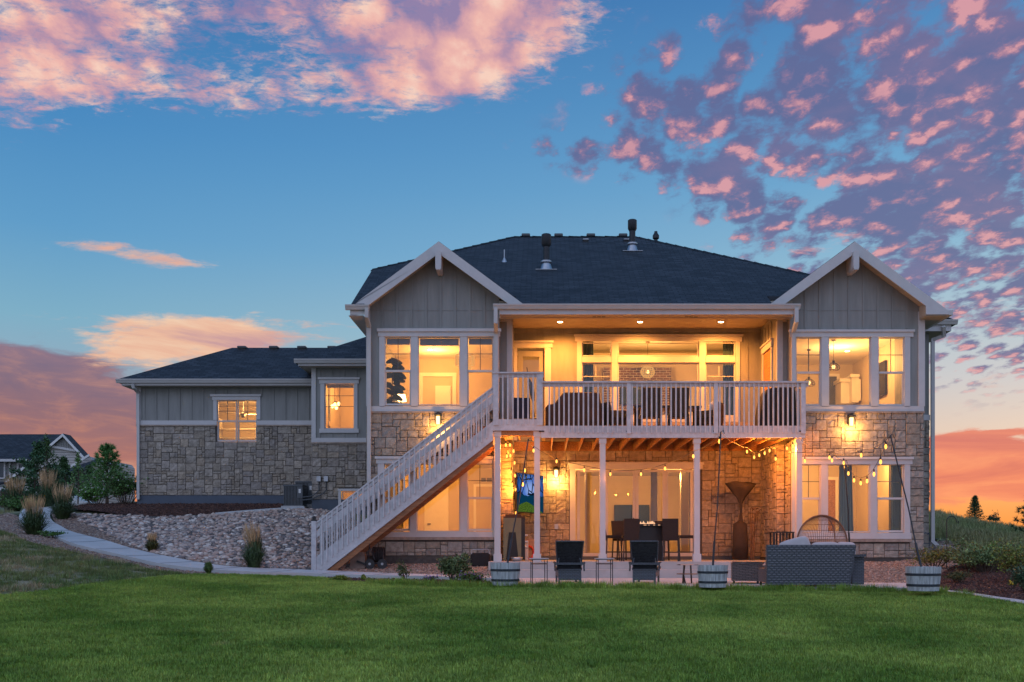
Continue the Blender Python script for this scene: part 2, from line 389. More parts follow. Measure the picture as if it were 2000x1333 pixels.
def zone(name, A, B, mat, off, nu=60, nv=12, kerb=0, kind='structure', label=None, world=False, rough=0, even=False):
    """ground sheet ruled between two edge lines traced on the terrain"""
    A = [p if world else G(*p) for p in A]; B = [p if world else G(*p) for p in B]
    A, B = resample(A, nu, even), resample(B, nu, even)
    P = [[a.lerp(b, j/nv) for a, b in zip(A, B)] for j in range(nv+1)]
    fx = np.array([p.x for r in P for p in r]); fy = np.array([p.y for r in P for p in r]); fz = hgt(fx, fy) + off
    if rough: fz += np.array([noise.noise(Vector((a*.9, b*.9, 5)))*rough for a, b in zip(fx, fy)])
    m = MB(); m.v = list(zip(fx, fy, fz)); m.f = [(j*nu+i, j*nu+i+1, (j+1)*nu+i+1, (j+1)*nu+i) for j in range(nv) for i in range(nu-1)]; m.t = [None]*len(m.f)
    if kerb:
        for row in (0, nv):
            for i in range(nu-1):
                a, b = row*nu+i, row*nu+i+1; pa, pb = m.v[a], m.v[b]
                m.face([pa, pb, (pb[0], pb[1], pb[2]-kerb), (pa[0], pa[1], pa[2]-kerb)])
    o = m.build(name, mat, smooth=not kerb)
    bm = bmesh.new(); bm.from_mesh(o.data); bmesh.ops.recalc_face_normals(bm, faces=bm.faces)
    up = sum(f.normal.z * f.calc_area() for f in bm.faces)
    if up < 0: bmesh.ops.reverse_faces(bm, faces=bm.faces)
    bm.to_mesh(o.data); bm.free()
    tag(o, label=label, kind=kind); ZONES[name] = o; return o

M['lawnbase'] = pmat('lawn_thatch', (.07, .13, .02), .9, .3, 1.2, .2, 60, col2=(.035, .075, .012))
M['pathm'] = pmat('path_concrete', (.50, .495, .48), .85, .1, 1.5, .05, 70)
M['gravelb'] = pmat('gravel_bed', (.24, .165, .125), .9, .4, 14, .3, 40)
M['rockb'] = pmat('rock_bed', (.12, .105, .095), .9, .4, 9, .3, 30)
M['mulchb'] = pmat('mulch_bed', (.075, .032, .022), .95, .5, 14, .4, 40)
M['drygrassb'] = pmat('dry_turf', (.26, .22, .13), .95, .3, .8, .2, 50, col2=(.09, .12, .04))
M['hillb'] = pmat('hill_turf', (.17, .18, .09), .95, .4, .5, .2, 50, col2=(.10, .125, .05))

PATH = [((172,979),(176,985)),((130,983),(141,989.5)),((90,988),(118,994)),((60,994),(103,999)),((42,1003),(98,1006)),((37,1013),(98,1014)),((42,1025),(104,1023)),((60,1035),(120,1032)),((84,1042),(140,1042)),((140,1065),(210,1061)),((210,1082),(280,1081)),((280,1099),(350,1096)),((350,1111),(420,1108)),
        ((420,1118),(480,1113)),((490,1121.5),(550,1116)),((595,1124),(640,1119.5)),((651,1127),(700,1122)),((780,1129.5),(800,1125.5)),((862,1131.5),(870,1127.7)),((960,1134),(960,1130.5))]
path_out, path_in = [a for a, b in PATH], [b for a, b in PATH]
M['joint'] = pmat('joint_dark', (.10, .10, .10), .9, .2, 4, 0)
zone('path', path_out, path_in, M['pathm'], .06, 160, 4, kerb=.12, even=True)
PO, PI_ = resample([G(*p) for p in path_out], 160, True), resample([G(*p) for p in path_in], 160, True)
jm = MB(); acc = 0
for k_ in range(1, 159):
    acc += ((PO[k_]+PI_[k_])/2 - (PO[k_-1]+PI_[k_-1])/2).length
    if acc > 1.3:
        acc = 0; a_, b_ = PO[k_], PI_[k_]; t_ = (PO[k_+1]-PO[k_]).normalized()*.016; q_ = [a_-t_, b_-t_, b_+t_, a_+t_]; mids = []
        for i_ in range(6):
            c0, c1 = a_.lerp(b_, i_/6), a_.lerp(b_, (i_+1)/6); jm.face([(c.x, c.y, hz(c.x, c.y)+.065) for c in (c0-t_, c1-t_, c1+t_, c0+t_)])
tag(jm.build('path_joint', M['joint']), kind='structure')
lawn_top = [(-560,1212),(-300,1190),(-120,1178),(0,1165),(70,1158),(140,1148),(280,1132),(364,1124),(420,1123.5),(595,1128),(651,1133),(700,1139),(800,1143),(950,1147),(1100,1149),(1400,1152),(1640,1155.5),(1846,1160),(1930,1170),(2000,1183),(2120,1205),(2350,1250)]
lt = [G(*p) for p in lawn_top]
lawn_bot = [(-15 + 27*i/19, 4.5) for i in range(20)]
zone('lawn_soil', lt, lawn_bot, M['lawnbase'], -.004, 120, 40, world=True)
zone('gravel_left', [(-60,1003),(0,1002),(37,1010),(48,1032),(84,1044),(140,1067),(210,1084),(280,1101),(350,1113),(420,1120),(490,1123)], [(-60,1040),(0,1036),(20,1045),(50,1056),(90,1068),(150,1080),(210,1092),(270,1106),(330,1118),(400,1123),(480,1124)], M['gravelb'], .0, 80, 4)
zone('gravel_border', [(100,1004),(110,1022),(142,1040),(212,1059),(282,1079),(352,1094),(422,1106),(492,1111.5),(597,1115.5)], [(140,1003),(155,1017),(210,1045),(280,1074),(352,1090),(422,1102),(492,1108),(597,1113)], M['gravelb'], .0, 80, 4)
zone('gravel_bed', [(640,1100),(700,1103),(800,1102),(955,1101)], [(600,1117),(700,1121),(800,1124.5),(958,1129.5)], M['gravelb'], .0, 50, 10)
rock_top = [(140,1003),(170,1004.5),(245,1007),(315,1008.5),(420,1005.5),(525,997.5),(595,994.5),(640,999),(700,1020),(735,1060)]
rock_bot = [(155,1017),(210,1045),(280,1074),(352,1091),(422,1103),(492,1109),(560,1112.5),(600,1114),(640,1110),(700,1108)]
zone('rock_soil', rock_top, rock_bot, M['rockb'], .0, 90, 24)
zone('mulch_bed', [(140,986.5),(200,984.5),(268,982.5),(400,981.5),(556,981.5)], [(132,995),(245,1006.5),(350,1008),(545,996)], M['mulchb'], .01, 60, 8)
zone('garden_border', [(420,1005),(525,996.8),(595,993.5)], [(420,1006.5),(525,998.6),(595,995.5)], M['pathm'], .05, 30, 1, kerb=.1)
zone('mulch_strip', [(640,1128),(700,1130),(800,1132),(958,1136)], [(640,1134),(700,1141),(800,1145),(962,1149)], M['mulchb'], .0, 40, 4)
zone('dry_turf', [(-520,1010),(-200,1030),(-60,1042),(0,1038),(20,1047),(50,1058),(90,1070),(150,1082),(210,1094),(270,1108),(330,1120),(362,1123.5)], [(-520,1195),(-200,1180),(-60,1172),(0,1166),(40,1162),(90,1156),(140,1149),(200,1141),(260,1135),(310,1130),(345,1126),(366,1124.5)], M['drygrassb'], .004, 60, 14, rough=.03)
zone('gravel_side', [(1640,1094),(1760,1096),(1815,1062),(1850,1058),(1900,1062)], [(1640,1134),(1765,1142),(1835,1122),(1865,1105),(1930,1082)], M['gravelb'], .0, 50, 14)
zone('mulch_side', [(1828,1128),(1860,1110),(1900,1098),(1960,1100),(2060,1110)], [(1850,1157),(1900,1164),(1950,1171),(2000,1179),(2120,1200)], M['mulchb'], .006, 50, 10)
zone('garden_kerb', [(1846,1156.5),(1900,1163),(1950,1170.5),(2000,1178),(2120,1199)], [(1846,1159),(1900,1166.5),(1950,1175),(2000,1183.5),(2120,1206)], M['pathm'], .04, 40, 1, kerb=.1)
zone('hill_turf', [(1795,1006),(1830,1006),(1900,1021),(1960,1030),(2010,1040),(2150,1060),(2400,1085)], [(1805,1048),(1850,1060),(1900,1075),(1960,1090),(2020,1100),(2150,1112),(2400,1150)], M['hillb'], .0, 60, 20, rough=.05)

# ================================================================= camera
cam = bpy.data.cameras.new('camera'); co = bpy.data.objects.new('camera', cam); COL.objects.link(co)
co.location = (0, 0, 0); co.rotation_euler = (R(90), 0, 0)
cam.lens = 36; cam.sensor_width = 36; cam.clip_end = 5000; cam.clip_start = .1
cam.shift_x = (1000 - X0) / 2000; cam.shift_y = (H0 - 666.5) / 2000
SC.camera = co
SC.view_settings.view_transform = 'Standard'; SC.view_settings.look = 'None'; SC.view_settings.exposure = 0; SC.view_settings.gamma = 1

# ================================================================= dusk sky
wd = bpy.data.worlds.new('World'); SC.world = wd; wd.use_nodes = True; nt = wd.node_tree; nt.nodes.clear()
tc = N(nt, 'ShaderNodeTexCoord'); sp = N(nt, 'ShaderNodeSeparateXYZ'); L(nt, tc.outputs['Generated'], sp.inputs[0])
dx, dy, dz_ = sp.outputs
az_ = math_(nt, 'ARCTAN2', dx, dy)                       # azimuth from the house's axis
el_ = math_(nt, 'ARCSINE', dz_)                          # elevation
def sg(r, g, b): return tuple(((c/255)/12.92 if c/255 <= .04045 else ((c/255+.055)/1.055)**2.4) for c in (r, g, b))
def px(x, y):
    a = math.atan((x - X0)/F); return a, math.atan((H0 - y)/F*math.cos(a))
EL = lambda y: (H0 - y)/F
eln = math_(nt, 'MULTIPLY', el_, 1/.8, clamp=True)
def stops(lst): return [(max(0, min(1, math.atan(EL(y))/.8)), sg(*c)) for y, c in lst]
skyL = ramp(nt, eln, stops([(1068,(226,124,74)),(1000,(222,128,84)),(930,(206,146,120)),(850,(176,156,158)),(760,(146,172,190)),(660,(126,174,198)),(500,(96,156,200)),(300,(74,138,192)),(0,(56,114,172))]))
skyR = ramp(nt, eln, stops([(1068,(255,150,66)),(1020,(255,160,82)),(985,(255,172,100)),(930,(246,176,130)),(860,(232,208,188)),(760,(206,204,204)),(660,(178,198,208)),(520,(144,186,210)),(380,(116,170,208)),(200,(92,150,198)),(0,(74,130,186))]))
side = math_(nt, 'MULTIPLY_ADD', az_, 1.15, .5, clamp=True)
sky = mix(nt, skyL.outputs[0], skyR.outputs[0], side)
def fbm(scale, sx, sy, sz, detail=9, rough=.6, dist=.0, rot=0, off=(0,0,0)):
    # layer of cloud seen in perspective: direction projected on a high flat layer, blended with angular space
    den = math_(nt, 'MAXIMUM', math_(nt, 'ADD', dz_, .12), .05)
    cb = N(nt, 'ShaderNodeCombineXYZ'); L(nt, math_(nt, 'DIVIDE', dx, den), cb.inputs[0]); L(nt, math_(nt, 'DIVIDE', dy, den), cb.inputs[1])
    mp = N(nt, 'ShaderNodeMapping'); mp.inputs['Scale'].default_value = (sx, sy, sz); mp.inputs['Rotation'].default_value = (0, 0, rot); mp.inputs['Location'].default_value = off
    L(nt, cb.outputs[0], mp.inputs[0])
    n = N(nt, 'ShaderNodeTexNoise', _Scale=scale, _Detail=detail, _Roughness=rough, _Distortion=dist); L(nt, mp.outputs[0], n.inputs[0]); return n.outputs[0]
def blobm(x, y, wx, wy, rot=0):
    """soft elliptical region of sky round a direction, 0..1"""
    a, e = px(x, y); ux = math_(nt, 'SUBTRACT', az_, a); uy = math_(nt, 'SUBTRACT', el_, e)
    c, s = math.cos(rot), math.sin(rot); wx /= F; wy /= F
    p = math_(nt, 'ADD', math_(nt, 'MULTIPLY', ux, c/wx), math_(nt, 'MULTIPLY', uy, s/wx))
    q = math_(nt, 'SUBTRACT', math_(nt, 'MULTIPLY', uy, c/wy), math_(nt, 'MULTIPLY', ux, s/wy))
    r2 = math_(nt, 'ADD', math_(nt, 'MULTIPLY', p, p), math_(nt, 'MULTIPLY', q, q))
    return math_(nt, 'POWER', 2.718, math_(nt, 'MULTIPLY', r2, -1))
def addm(lst):
    o = None
    for w, m in lst:
        v = math_(nt, 'MULTIPLY', m, w); o = v if o is None else math_(nt, 'ADD', o, v)
    return o
n_big = fbm(2.2, 1, 1, 1, 10, .62, .3)
n_puff = fbm(9.5, 1.25, .62, 1, 10, .60, .25, rot=.40)
n_puff2 = fbm(9.5, 1.25, .62, 1, 10, .60, .25, rot=.40, off=(-.03, .13, 0))
n_fine = fbm(34, 1.0, .9, 1, 10, .66, .5, rot=.6, off=(1,5,0))
n_wisp = fbm(12, .9, 1.6, 1, 13, .74, .3, rot=-.45, off=(3, 1, 0))
def sstep(x, a, b):
    m = N(nt, 'ShaderNodeMapRange', interpolation_type='SMOOTHSTEP'); L(nt, x, m.inputs[0]); m.inputs[1].default_value = a; m.inputs[2].default_value = b; return m.outputs[0]
def vor(scale, sx, sy, rot, off=(0,0,0), warp=.35):
    """rounded puffs: one minus the distance to scattered centres, edges broken by noise"""
    den = math_(nt, 'MAXIMUM', math_(nt, 'ADD', dz_, .12), .05)
    cb = N(nt, 'ShaderNodeCombineXYZ'); L(nt, math_(nt, 'DIVIDE', dx, den), cb.inputs[0]); L(nt, math_(nt, 'DIVIDE', dy, den), cb.inputs[1])
    mp = N(nt, 'ShaderNodeMapping'); mp.inputs['Scale'].default_value = (sx, sy, 1); mp.inputs['Rotation'].default_value = (0, 0, rot); mp.inputs['Location'].default_value = off
    L(nt, cb.outputs[0], mp.inputs[0])
    nw = N(nt, 'ShaderNodeTexNoise', _Scale=scale*1.1, _Detail=6, _Roughness=.6); L(nt, mp.outputs[0], nw.inputs[0])
    sc = N(nt, 'ShaderNodeVectorMath', operation='SCALE'); L(nt, nw.outputs[1], sc.inputs[0]); sc.inputs['Scale'].default_value = warp/scale*3
    ad_ = N(nt, 'ShaderNodeVectorMath', operation='ADD'); L(nt, mp.outputs[0], ad_.inputs[0]); L(nt, sc.outputs[0], ad_.inputs[1])
    v = N(nt, 'ShaderNodeTexVoronoi', feature='SMOOTH_F1', _Scale=scale, _Smoothness=.35); L(nt, ad_.outputs[0], v.inputs[0])
    return math_(nt, 'SUBTRACT', 1, v.outputs[0])
# bright salmon cloud, upper left and centre
regA = addm([(1.15, blobm(40, 95, 230, 90, .12)), (.75, blobm(200, 5, 330, 60, 0)), (.75, blobm(600, 5, 280, 44, 0)), (1.1, blobm(960, 60, 230, 120, .3)), (.65, blobm(860, 165, 150, 38, .15)), (.72, blobm(470, 190, 230, 46, .06)), (.62, blobm(700,100,250,80,.2)), (.50, blobm(40,200,210,40,.35)), (.4, blobm(20,280,120,30,.3)), (.35, blobm(1130,40,180,90,0))])
n_rip = fbm(24, 1.0, 1.5, 1, 9, .68, .6, rot=-.5, off=(2,7,0))
wA = math_(nt, 'ADD', math_(nt, 'MULTIPLY', n_wisp, .62), math_(nt, 'MULTIPLY', n_rip, .46))
dA = math_(nt, 'MULTIPLY', sstep(math_(nt, 'MULTIPLY_ADD', regA, .38, math_(nt, 'SUBTRACT', math_(nt, 'MULTIPLY_ADD', n_fine, .30, math_(nt, 'MULTIPLY', wA, 1.0)), .43)), .50, .80), sstep(regA, .05, .35))
# purple-rose mackerel cloud, right
regB = addm([(1.05, blobm(1900, 220, 280, 260, .3)), (.72, blobm(1560, 100, 290, 100, .15)), (.75, blobm(1270, 185, 110, 40, .15)), (.60, blobm(1820, 520, 260, 150, -.3)), (.95, blobm(1270, 320, 190, 34, -.15)), (.85, blobm(1430, 380, 130, 46, -.5)), (.62, blobm(1540, 240, 170, 60, .1)), (.30, blobm(1700,400,260,80,0)), (.30, blobm(1960,330,180,260,0))])
n_puff = vor(12.5, 1.3, .72, .42, warp=.42); n_puff2 = vor(12.5, 1.3, .72, .42, off=(-.016, .042, 0), warp=.42)
n_gap = fbm(5, 1.1, .8, 1, 6, .6, .3, rot=.4, off=(9, 4, 0))
bB = math_(nt, 'ADD', math_(nt, 'ADD', math_(nt, 'MULTIPLY', n_puff, .66), math_(nt, 'MULTIPLY', n_gap, .75)), math_(nt, 'MULTIPLY_ADD', n_fine, .34, -.17))
dB = math_(nt, 'MULTIPLY', sstep(math_(nt, 'MULTIPLY_ADD', regB, .30, math_(nt, 'SUBTRACT', bB, .52)), .25, .50), sstep(regB, .05, .3))
# low bands
n_band = fbm(2.6, .7, 1.5, 1, 9, .62, .4, off=(5, 2, 0))
cb = N(nt, 'ShaderNodeCombineXYZ'); L(nt, math_(nt, 'MULTIPLY', az_, 5), cb.inputs[0]); L(nt, math_(nt, 'MULTIPLY', el_, 34), cb.inputs[1])
nn = N(nt, 'ShaderNodeTexNoise', _Scale=1.1, _Detail=9, _Roughness=.62, _Distortion=.5); L(nt, cb.outputs[0], nn.inputs[0]); n_low = nn.outputs[0]
cb2 = N(nt, 'ShaderNodeCombineXYZ'); L(nt, math_(nt, 'MULTIPLY', az_, 12), cb2.inputs[0]); L(nt, math_(nt, 'MULTIPLY', el_, 44), cb2.inputs[1])
nn2 = N(nt, 'ShaderNodeTexNoise', _Scale=1.6, _Detail=8, _Roughness=.6, _Distortion=.4); L(nt, cb2.outputs[0], nn2.inputs[0]); n_low2 = nn2.outputs[0]
regC = addm([(1.2, blobm(30, 775, 210, 62, .02)), (.85, blobm(170, 850, 200, 70, 0)), (.5, blobm(60, 700, 130, 20, 0)), (.8, blobm(-300, 800, 300, 120, 0))])      # purple bank left
dC = math_(nt, 'MULTIPLY', sstep(math_(nt, 'MULTIPLY_ADD', regC, .42, math_(nt, 'SUBTRACT', math_(nt, 'MULTIPLY_ADD', n_low2, .7, math_(nt, 'MULTIPLY', n_low, .45)), .44)), .20, .46), sstep(regC, .06, .30))
regD = addm([(1.25, blobm(420, 660, 230, 36, .10)), (.55, blobm(330, 640, 160, 26, .0)), (.7, blobm(280, 700, 120, 30, 0)), (1.05, blobm(290, 500, 130, 15, -.06)), (.28, blobm(60, 485, 160, 14, .05)), (.3, blobm(60, 615, 90, 12, 0))])   # glowing peach clouds left
dD = math_(nt, 'MULTIPLY', sstep(math_(nt, 'MULTIPLY_ADD', regD, .42, math_(nt, 'SUBTRACT', math_(nt, 'MULTIPLY_ADD', n_wisp, .55, math_(nt, 'MULTIPLY', n_low2, .8)), .62)), .24, .56), sstep(regD, .06, .30))
regE = addm([(1.15, blobm(1940, 905, 260, 42, 0)), (.9, blobm(1860, 945, 240, 26, 0)), (.5, blobm(1950, 845, 90, 6, 0)), (.22, blobm(1960, 740, 60, 22, 0)), (1.0, blobm(2300, 900, 300, 50, 0))])     # coral bank right
dE = math_(nt, 'MULTIPLY', sstep(math_(nt, 'MULTIPLY_ADD', regE, .50, math_(nt, 'SUBTRACT', n_low2, .36)), .22, .40), sstep(regE, .06, .30))
regF = addm([(.62, blobm(1610, 475, 110, 18, .22)), (.30, blobm(950, 455, 60, 10, .4)), (.42, blobm(1960, 620, 130, 90, 0))])
dF = math_(nt, 'MULTIPLY', sstep(math_(nt, 'MULTIPLY_ADD', regF, .42, math_(nt, 'SUBTRACT', n_wisp, .32)), .36, .62), sstep(regF, .06, .30))
colA = ramp(nt, math_(nt, 'ADD', math_(nt, 'MULTIPLY', n_puff, .5), math_(nt, 'MULTIPLY', n_big, .5)), [(.34, sg(150,130,168)), (.46, sg(214,160,168)), (.58, sg(246,186,172)), (.70, sg(255,212,190))])
litB = sstep(math_(nt, 'ADD', math_(nt, 'SUBTRACT', n_puff, n_puff2), math_(nt, 'MULTIPLY_ADD', n_fine, 1.0, -.50)), -.04, .52)
colB = ramp(nt, math_(nt, 'ADD', litB, math_(nt, 'MULTIPLY_ADD', n_big, 1.8, -.86)), [(0, sg(98,102,146)), (.34, sg(126,110,148)), (.66, sg(172,124,146)), (1, sg(224,156,160))])
colC = ramp(nt, n_low2, [(.30, sg(112,92,116)), (.5, sg(142,104,114)), (.62, sg(184,126,112)), (.75, sg(232,170,136))])
elc = ramp(nt, eln, stops([(1068,(226,118,66)),(950,(220,120,84)),(890,(186,118,98)),(830,(150,104,108)),(760,(132,104,126)),(690,(140,120,150))]))
colC2 = mix(nt, colC.outputs[0], elc.outputs[0], .45)
colD = ramp(nt, n_low, [(.34, sg(206,150,150)), (.5, sg(246,186,150)), (.64, sg(255,214,176))])
colE = ramp(nt, n_low, [(.32, sg(214,112,100)), (.5, sg(238,134,104)), (.66, sg(255,160,112))])
sky = mix(nt, sky, colA.outputs[0], math_(nt, 'MULTIPLY', dA, .92))
sky = mix(nt, sky, colB.outputs[0], math_(nt, 'MULTIPLY', dB, .88))
sky = mix(nt, sky, sg(240,170,165), math_(nt, 'MULTIPLY', dF, .7))
sky = mix(nt, sky, colC2, math_(nt, 'MULTIPLY', dC, .9))
sky = mix(nt, sky, colD.outputs[0], math_(nt, 'MULTIPLY', dD, .85))
sky = mix(nt, sky, colE.outputs[0], math_(nt, 'MULTIPLY', dE, .9))
# the half of the sky behind the viewer: blue-lavender, set brighter than dusk to light the facade, and the dim haze under the horizon
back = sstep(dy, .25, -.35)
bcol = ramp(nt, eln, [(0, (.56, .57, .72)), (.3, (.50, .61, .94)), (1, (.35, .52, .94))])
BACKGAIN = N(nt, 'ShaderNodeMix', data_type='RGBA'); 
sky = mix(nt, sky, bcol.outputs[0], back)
under = sstep(dz_, 0.0, -.06)
sky = mix(nt, sky, (.12, .12, .10), under)
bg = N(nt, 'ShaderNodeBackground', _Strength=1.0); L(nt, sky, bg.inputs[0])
ns = N(nt, 'ShaderNodeTexSky', sky_type='NISHITA', sun_disc=False, sun_elevation=R(1), sun_rotation=R(35))
bg2 = N(nt, 'ShaderNodeBackground', _Strength=.004); L(nt, ns.outputs[0], bg2.inputs[0])
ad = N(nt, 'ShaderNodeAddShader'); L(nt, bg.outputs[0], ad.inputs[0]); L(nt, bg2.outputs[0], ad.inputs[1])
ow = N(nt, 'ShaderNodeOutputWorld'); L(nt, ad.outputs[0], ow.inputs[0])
wd.cycles.sampling_method = 'MANUAL'; wd.cycles.sample_map_resolution = 512
# added fill: one very soft sun lamp high behind the viewer's left, no real sun there
sun = bpy.data.lights.new('sun', 'SUN'); sun.energy = .22; sun.angle = R(60); sun.color = (1, .94, .90)
so = bpy.data.objects.new('sun', sun); COL.objects.link(so); so.rotation_euler = (R(48), 0, R(-28))
# ================================================================= house
house = empty('house', (2.5, 31, -.5), 'large grey house of stone and siding with two gables and every window lit', 'house')
def rects(x0, x1, z0, z1, holes):
    xs = sorted({x0, x1, *[min(max(h[i], x0), x1) for h in holes for i in (0, 1)]})
    zs = sorted({z0, z1, *[min(max(h[i], z0), z1) for h in holes for i in (2, 3)]})
    out = []
    for a, b in zip(xs, xs[1:]):
        run = None
        for c, d in zip(zs, zs[1:]):
            mx, mz = (a+b)/2, (c+d)/2
            if any(h[0] < mx < h[1] and h[2] < mz < h[3] for h in holes):
                if run: out.append((a, b, *run)); run = None
            else: run = (run[0], d) if run else (c, d)
        if run: out.append((a, b, *run))
    return out
def wallmesh(mb, x0, x1, z0, z1, yf, th, holes=()):
    for a, b, c, d in rects(x0, x1, z0, z1, holes): mb.box(a, b, yf, yf+th, c, d)
TINTS = [(.80,.78,.75),(.72,.70,.69),(.90,.86,.80),(.76,.72,.67),(.85,.83,.82),(.68,.67,.68),(.84,.77,.68),(.88,.86,.83),(.74,.70,.64)]
SIZES = [(4,3)]*7 + [(3,3)]*6 + [(3,2)]*7 + [(4,2)]*5 + [(2,2)]*5 + [(2,1)]*3 + [(2,3)]*2 + [(3,1)]*3 + [(5,3)]*2
def stones(mb, u0, u1, v0, v1, fn, holes=(), cell=.098, seed=1):
    """ashlar of rock-faced blocks of mixed sizes; fn(u, v, d) -> point, d is how far a face stands proud"""
    rr = random.Random(seed); nu = max(1, round((u1-u0)/cell)); nv = max(1, round((v1-v0)/cell)); cu, cv = (u1-u0)/nu, (v1-v0)/nv
    used = np.zeros((nu, nv), bool)
    for i in range(nu):
        for j in range(nv):
            mu, mv = u0+(i+.5)*cu, v0+(j+.5)*cv
            if any(h[0] < mu < h[1] and h[2] < mv < h[3] for h in holes): used[i, j] = True
    for j in range(nv-1, -1, -1):
        for i in range(nu):
            if used[i, j]: continue
            cand = SIZES[:]; rr.shuffle(cand)
            for w, h in cand + [(2,1),(1,2),(1,1)]:
                jb = j - h + 1
                if i+w <= nu and jb >= 0 and not used[i:i+w, jb:j+1].any():
                    rem = nu - (i+w)
                    if rem == 1 and w < 4 and not used[min(nu-1, i+w), jb:j+1].any(): w += 1
                    if used[i:i+w, jb:j+1].any(): w -= 1
                    break
            used[i:i+w, jb:j+1] = True
            a, b = u0+i*cu+.0045, u0+(i+w)*cu-.0045; c, d = v0+jb*cv+.0045, v0+(j+1)*cv-.0045
            t = rr.choice(TINTS); k = rr.uniform(.84, 1.08); t = tuple(x*k for x in t)
            D = rr.uniform(.020, .030); g = 4; gu = [a, a+.010] + [a+(b-a)*q/3 for q in (1, 2)] + [b-.010, b]; gv = [c, c+.010] + [c+(d-c)*q/3 for q in (1, 2)] + [d-.010, d]
            vs = []; n = len(gu)
            tilt = rr.uniform(-.008, .008)
            for q, v in enumerate(gv):
                for p, u in enumerate(gu):
                    edge = p in (0, n-1) or q in (0, n-1)
                    dd = .004 if edge else D + rr.uniform(-.009, .009) + tilt*(v-c)/(d-c)
                    if not edge and (p in (1, n-2) or q in (1, n-2)): dd -= .004
                    vs.append(fn(u, v, dd))
            mb.add(vs, [(q*n+p, q*n+p+1, (q+1)*n+p+1, (q+1)*n+p) for q in range(n-1) for p in range(n-1)], t)
def fr(Y): return lambda u, v, d: (u, Y - d, v)
def px_h(lst, Y, grow=0): return [(ax(a, Y)-grow, ax(b, Y)+grow, az(d, Y)-grow, az(c, Y)+grow) for a, b, c, d in lst]

# ---- openings (photograph points x0, x1, ytop, ybottom)
H_GLU = px_h([(745, 971, 652, 795)], YG); H_GLL = px_h([(745, 966, 900, 1045)], YG)
H_GRU = px_h([(1549, 1773, 652, 797)], YG); H_GRL = px_h([(1551, 1774, 900, 1048)], YG)
H_SL = px_h([(1118, 1362, 912, 1089)], YB); H_WB = px_h([(1130, 1442, 662, 822)], YB); H_DR = px_h([(1007, 1068, 674, 861)], YB)
H_WG = px_h([(423.5, 502.5, 781, 864)], YW); H_MB = px_h([(630, 694, 745, 842)], YM); H_BS = px_h([(662, 712, 957, 986)], YM)
GLx0, GLx1 = ax(717, YG), ax(975, YG); GRx0, GRx1 = ax(1544.5, YG), ax(1804, YG)
XA_L, XA_R, ZA, GP = -2.735, 8.31, 8.11, .74
RX0, RX1 = -.827, 6.49
zb0, zb1 = az(806, YG), az(794, YG)

# stone veneer parts
def veneer(name_seed, build):
    m = MB(); build(m); return m.build('stone_veneer', M['stone'], house)
backing = MB()
m = MB(); stones(m, GLx0, GLx1, az(1086, YG), zb0, fr(YG), H_GLL + [(ax(736,YG), ax(966,YG), az(1055,YG), az(893,YG))], seed=3); m.build('stone_veneer', M['stone'], house)
wallmesh(backing, GLx0, GLx1, -1.0, zb0, YG+.002, .2, H_GLL)
m = MB(); stones(m, GRx0, GRx1, az(1090, YG), zb0, fr(YG), [(ax(1549,YG), ax(1779,YG), az(1059,YG), az(893,YG))], seed=4)
sd = lambda X, sgn: (lambda u, v, d: (X + sgn*d, u, v))
m.build('stone_veneer', M['stone'], house)
wallmesh(backing, GRx0, GRx1, -1.0, zb0, YG+.002, .2, H_GRL)
m = MB(); stones(m, RX0-.02, RX1+.02, az(1087, YB), ZD-.3, fr(YB), H_SL + [(ax(1110,YB), ax(1372,YB), az(1095,YB), az(904,YB))], seed=5)
m.build('stone_veneer', M['stone'], house)
wallmesh(backing, RX0-.3, RX1+.3, -1.0, 3.0, YB+.002, .2, H_SL)
# recess side walls and the narrow inset fronts (lower storey)
m = MB(); stones(m, YI, YB-.03, az(1087, YB)-.02, ZD-.3, sd(RX0, 1), seed=6); stones(m, GLx1+.02, RX0, -.45, ZD-.3, fr(YI), seed=7); stones(m, YG+.03, YI-.04, -.45, ZD-.3, sd(GLx1, 1), seed=17); m.build('stone_veneer', M['stone'], house)
m = MB(); stones(m, YI, YB-.03, az(1087, YB)-.02, ZD-.3, sd(RX1, -1), seed=8); stones(m, RX1, GRx0-.02, -.45, ZD-.3, fr(YI), seed=9); stones(m, YG+.03, YI-.04, -.45, ZD-.3, sd(GRx0, -1), seed=10); m.build('stone_veneer', M['stone'], house)
backing.box(RX0-.3, RX0-.002, YI+.002, YB, -1, 3.0); backing.box(RX1+.002, RX1+.33, YI+.002, YB, -1, 3.0)
# wing and little bay stone, right-hand body
ZWB0 = az(832, YW); ZMB0 = az(866, YM)
WX0, WX1, MX0 = ax(268, YW), ax(608, YW)+.6, ax(610, YM)
m = MB(); stones(m, WX0, WX1, az(968, YW), ZWB0, fr(YW), px_h([(422, 503, 820, 866)], YW), cell=.090, seed=11); m.build('stone_veneer', M['stone'], house)
m = MB(); stones(m, MX0, GLx0+.2, az(976, YM), ZMB0, fr(YM), px_h([(660, 714, 955, 986)], YM), seed=12); stones(m, YM, YW, az(968, YW), ZMB0, sd(MX0, -1), seed=13); m.build('stone_veneer', M['stone'], house)
m = MB(); stones(m, YG+.03, 33.0, -.2, zb0, sd(GLx0, -1), seed=14); m.build('stone_veneer', M['stone'], house)
BX1 = 11.12; YBODY = 29.4
m = MB(); stones(m, GRx1-.3, BX1, az(1075, YBODY), 3.62, fr(YBODY), seed=15); stones(m, YG+.03, YBODY, -.2, zb0, sd(GRx1, 1), seed=16); stones(m, YBODY, 41, 1.2, 3.62, sd(BX1, 1), seed=18); m.build('stone_veneer', M['stone'], house)
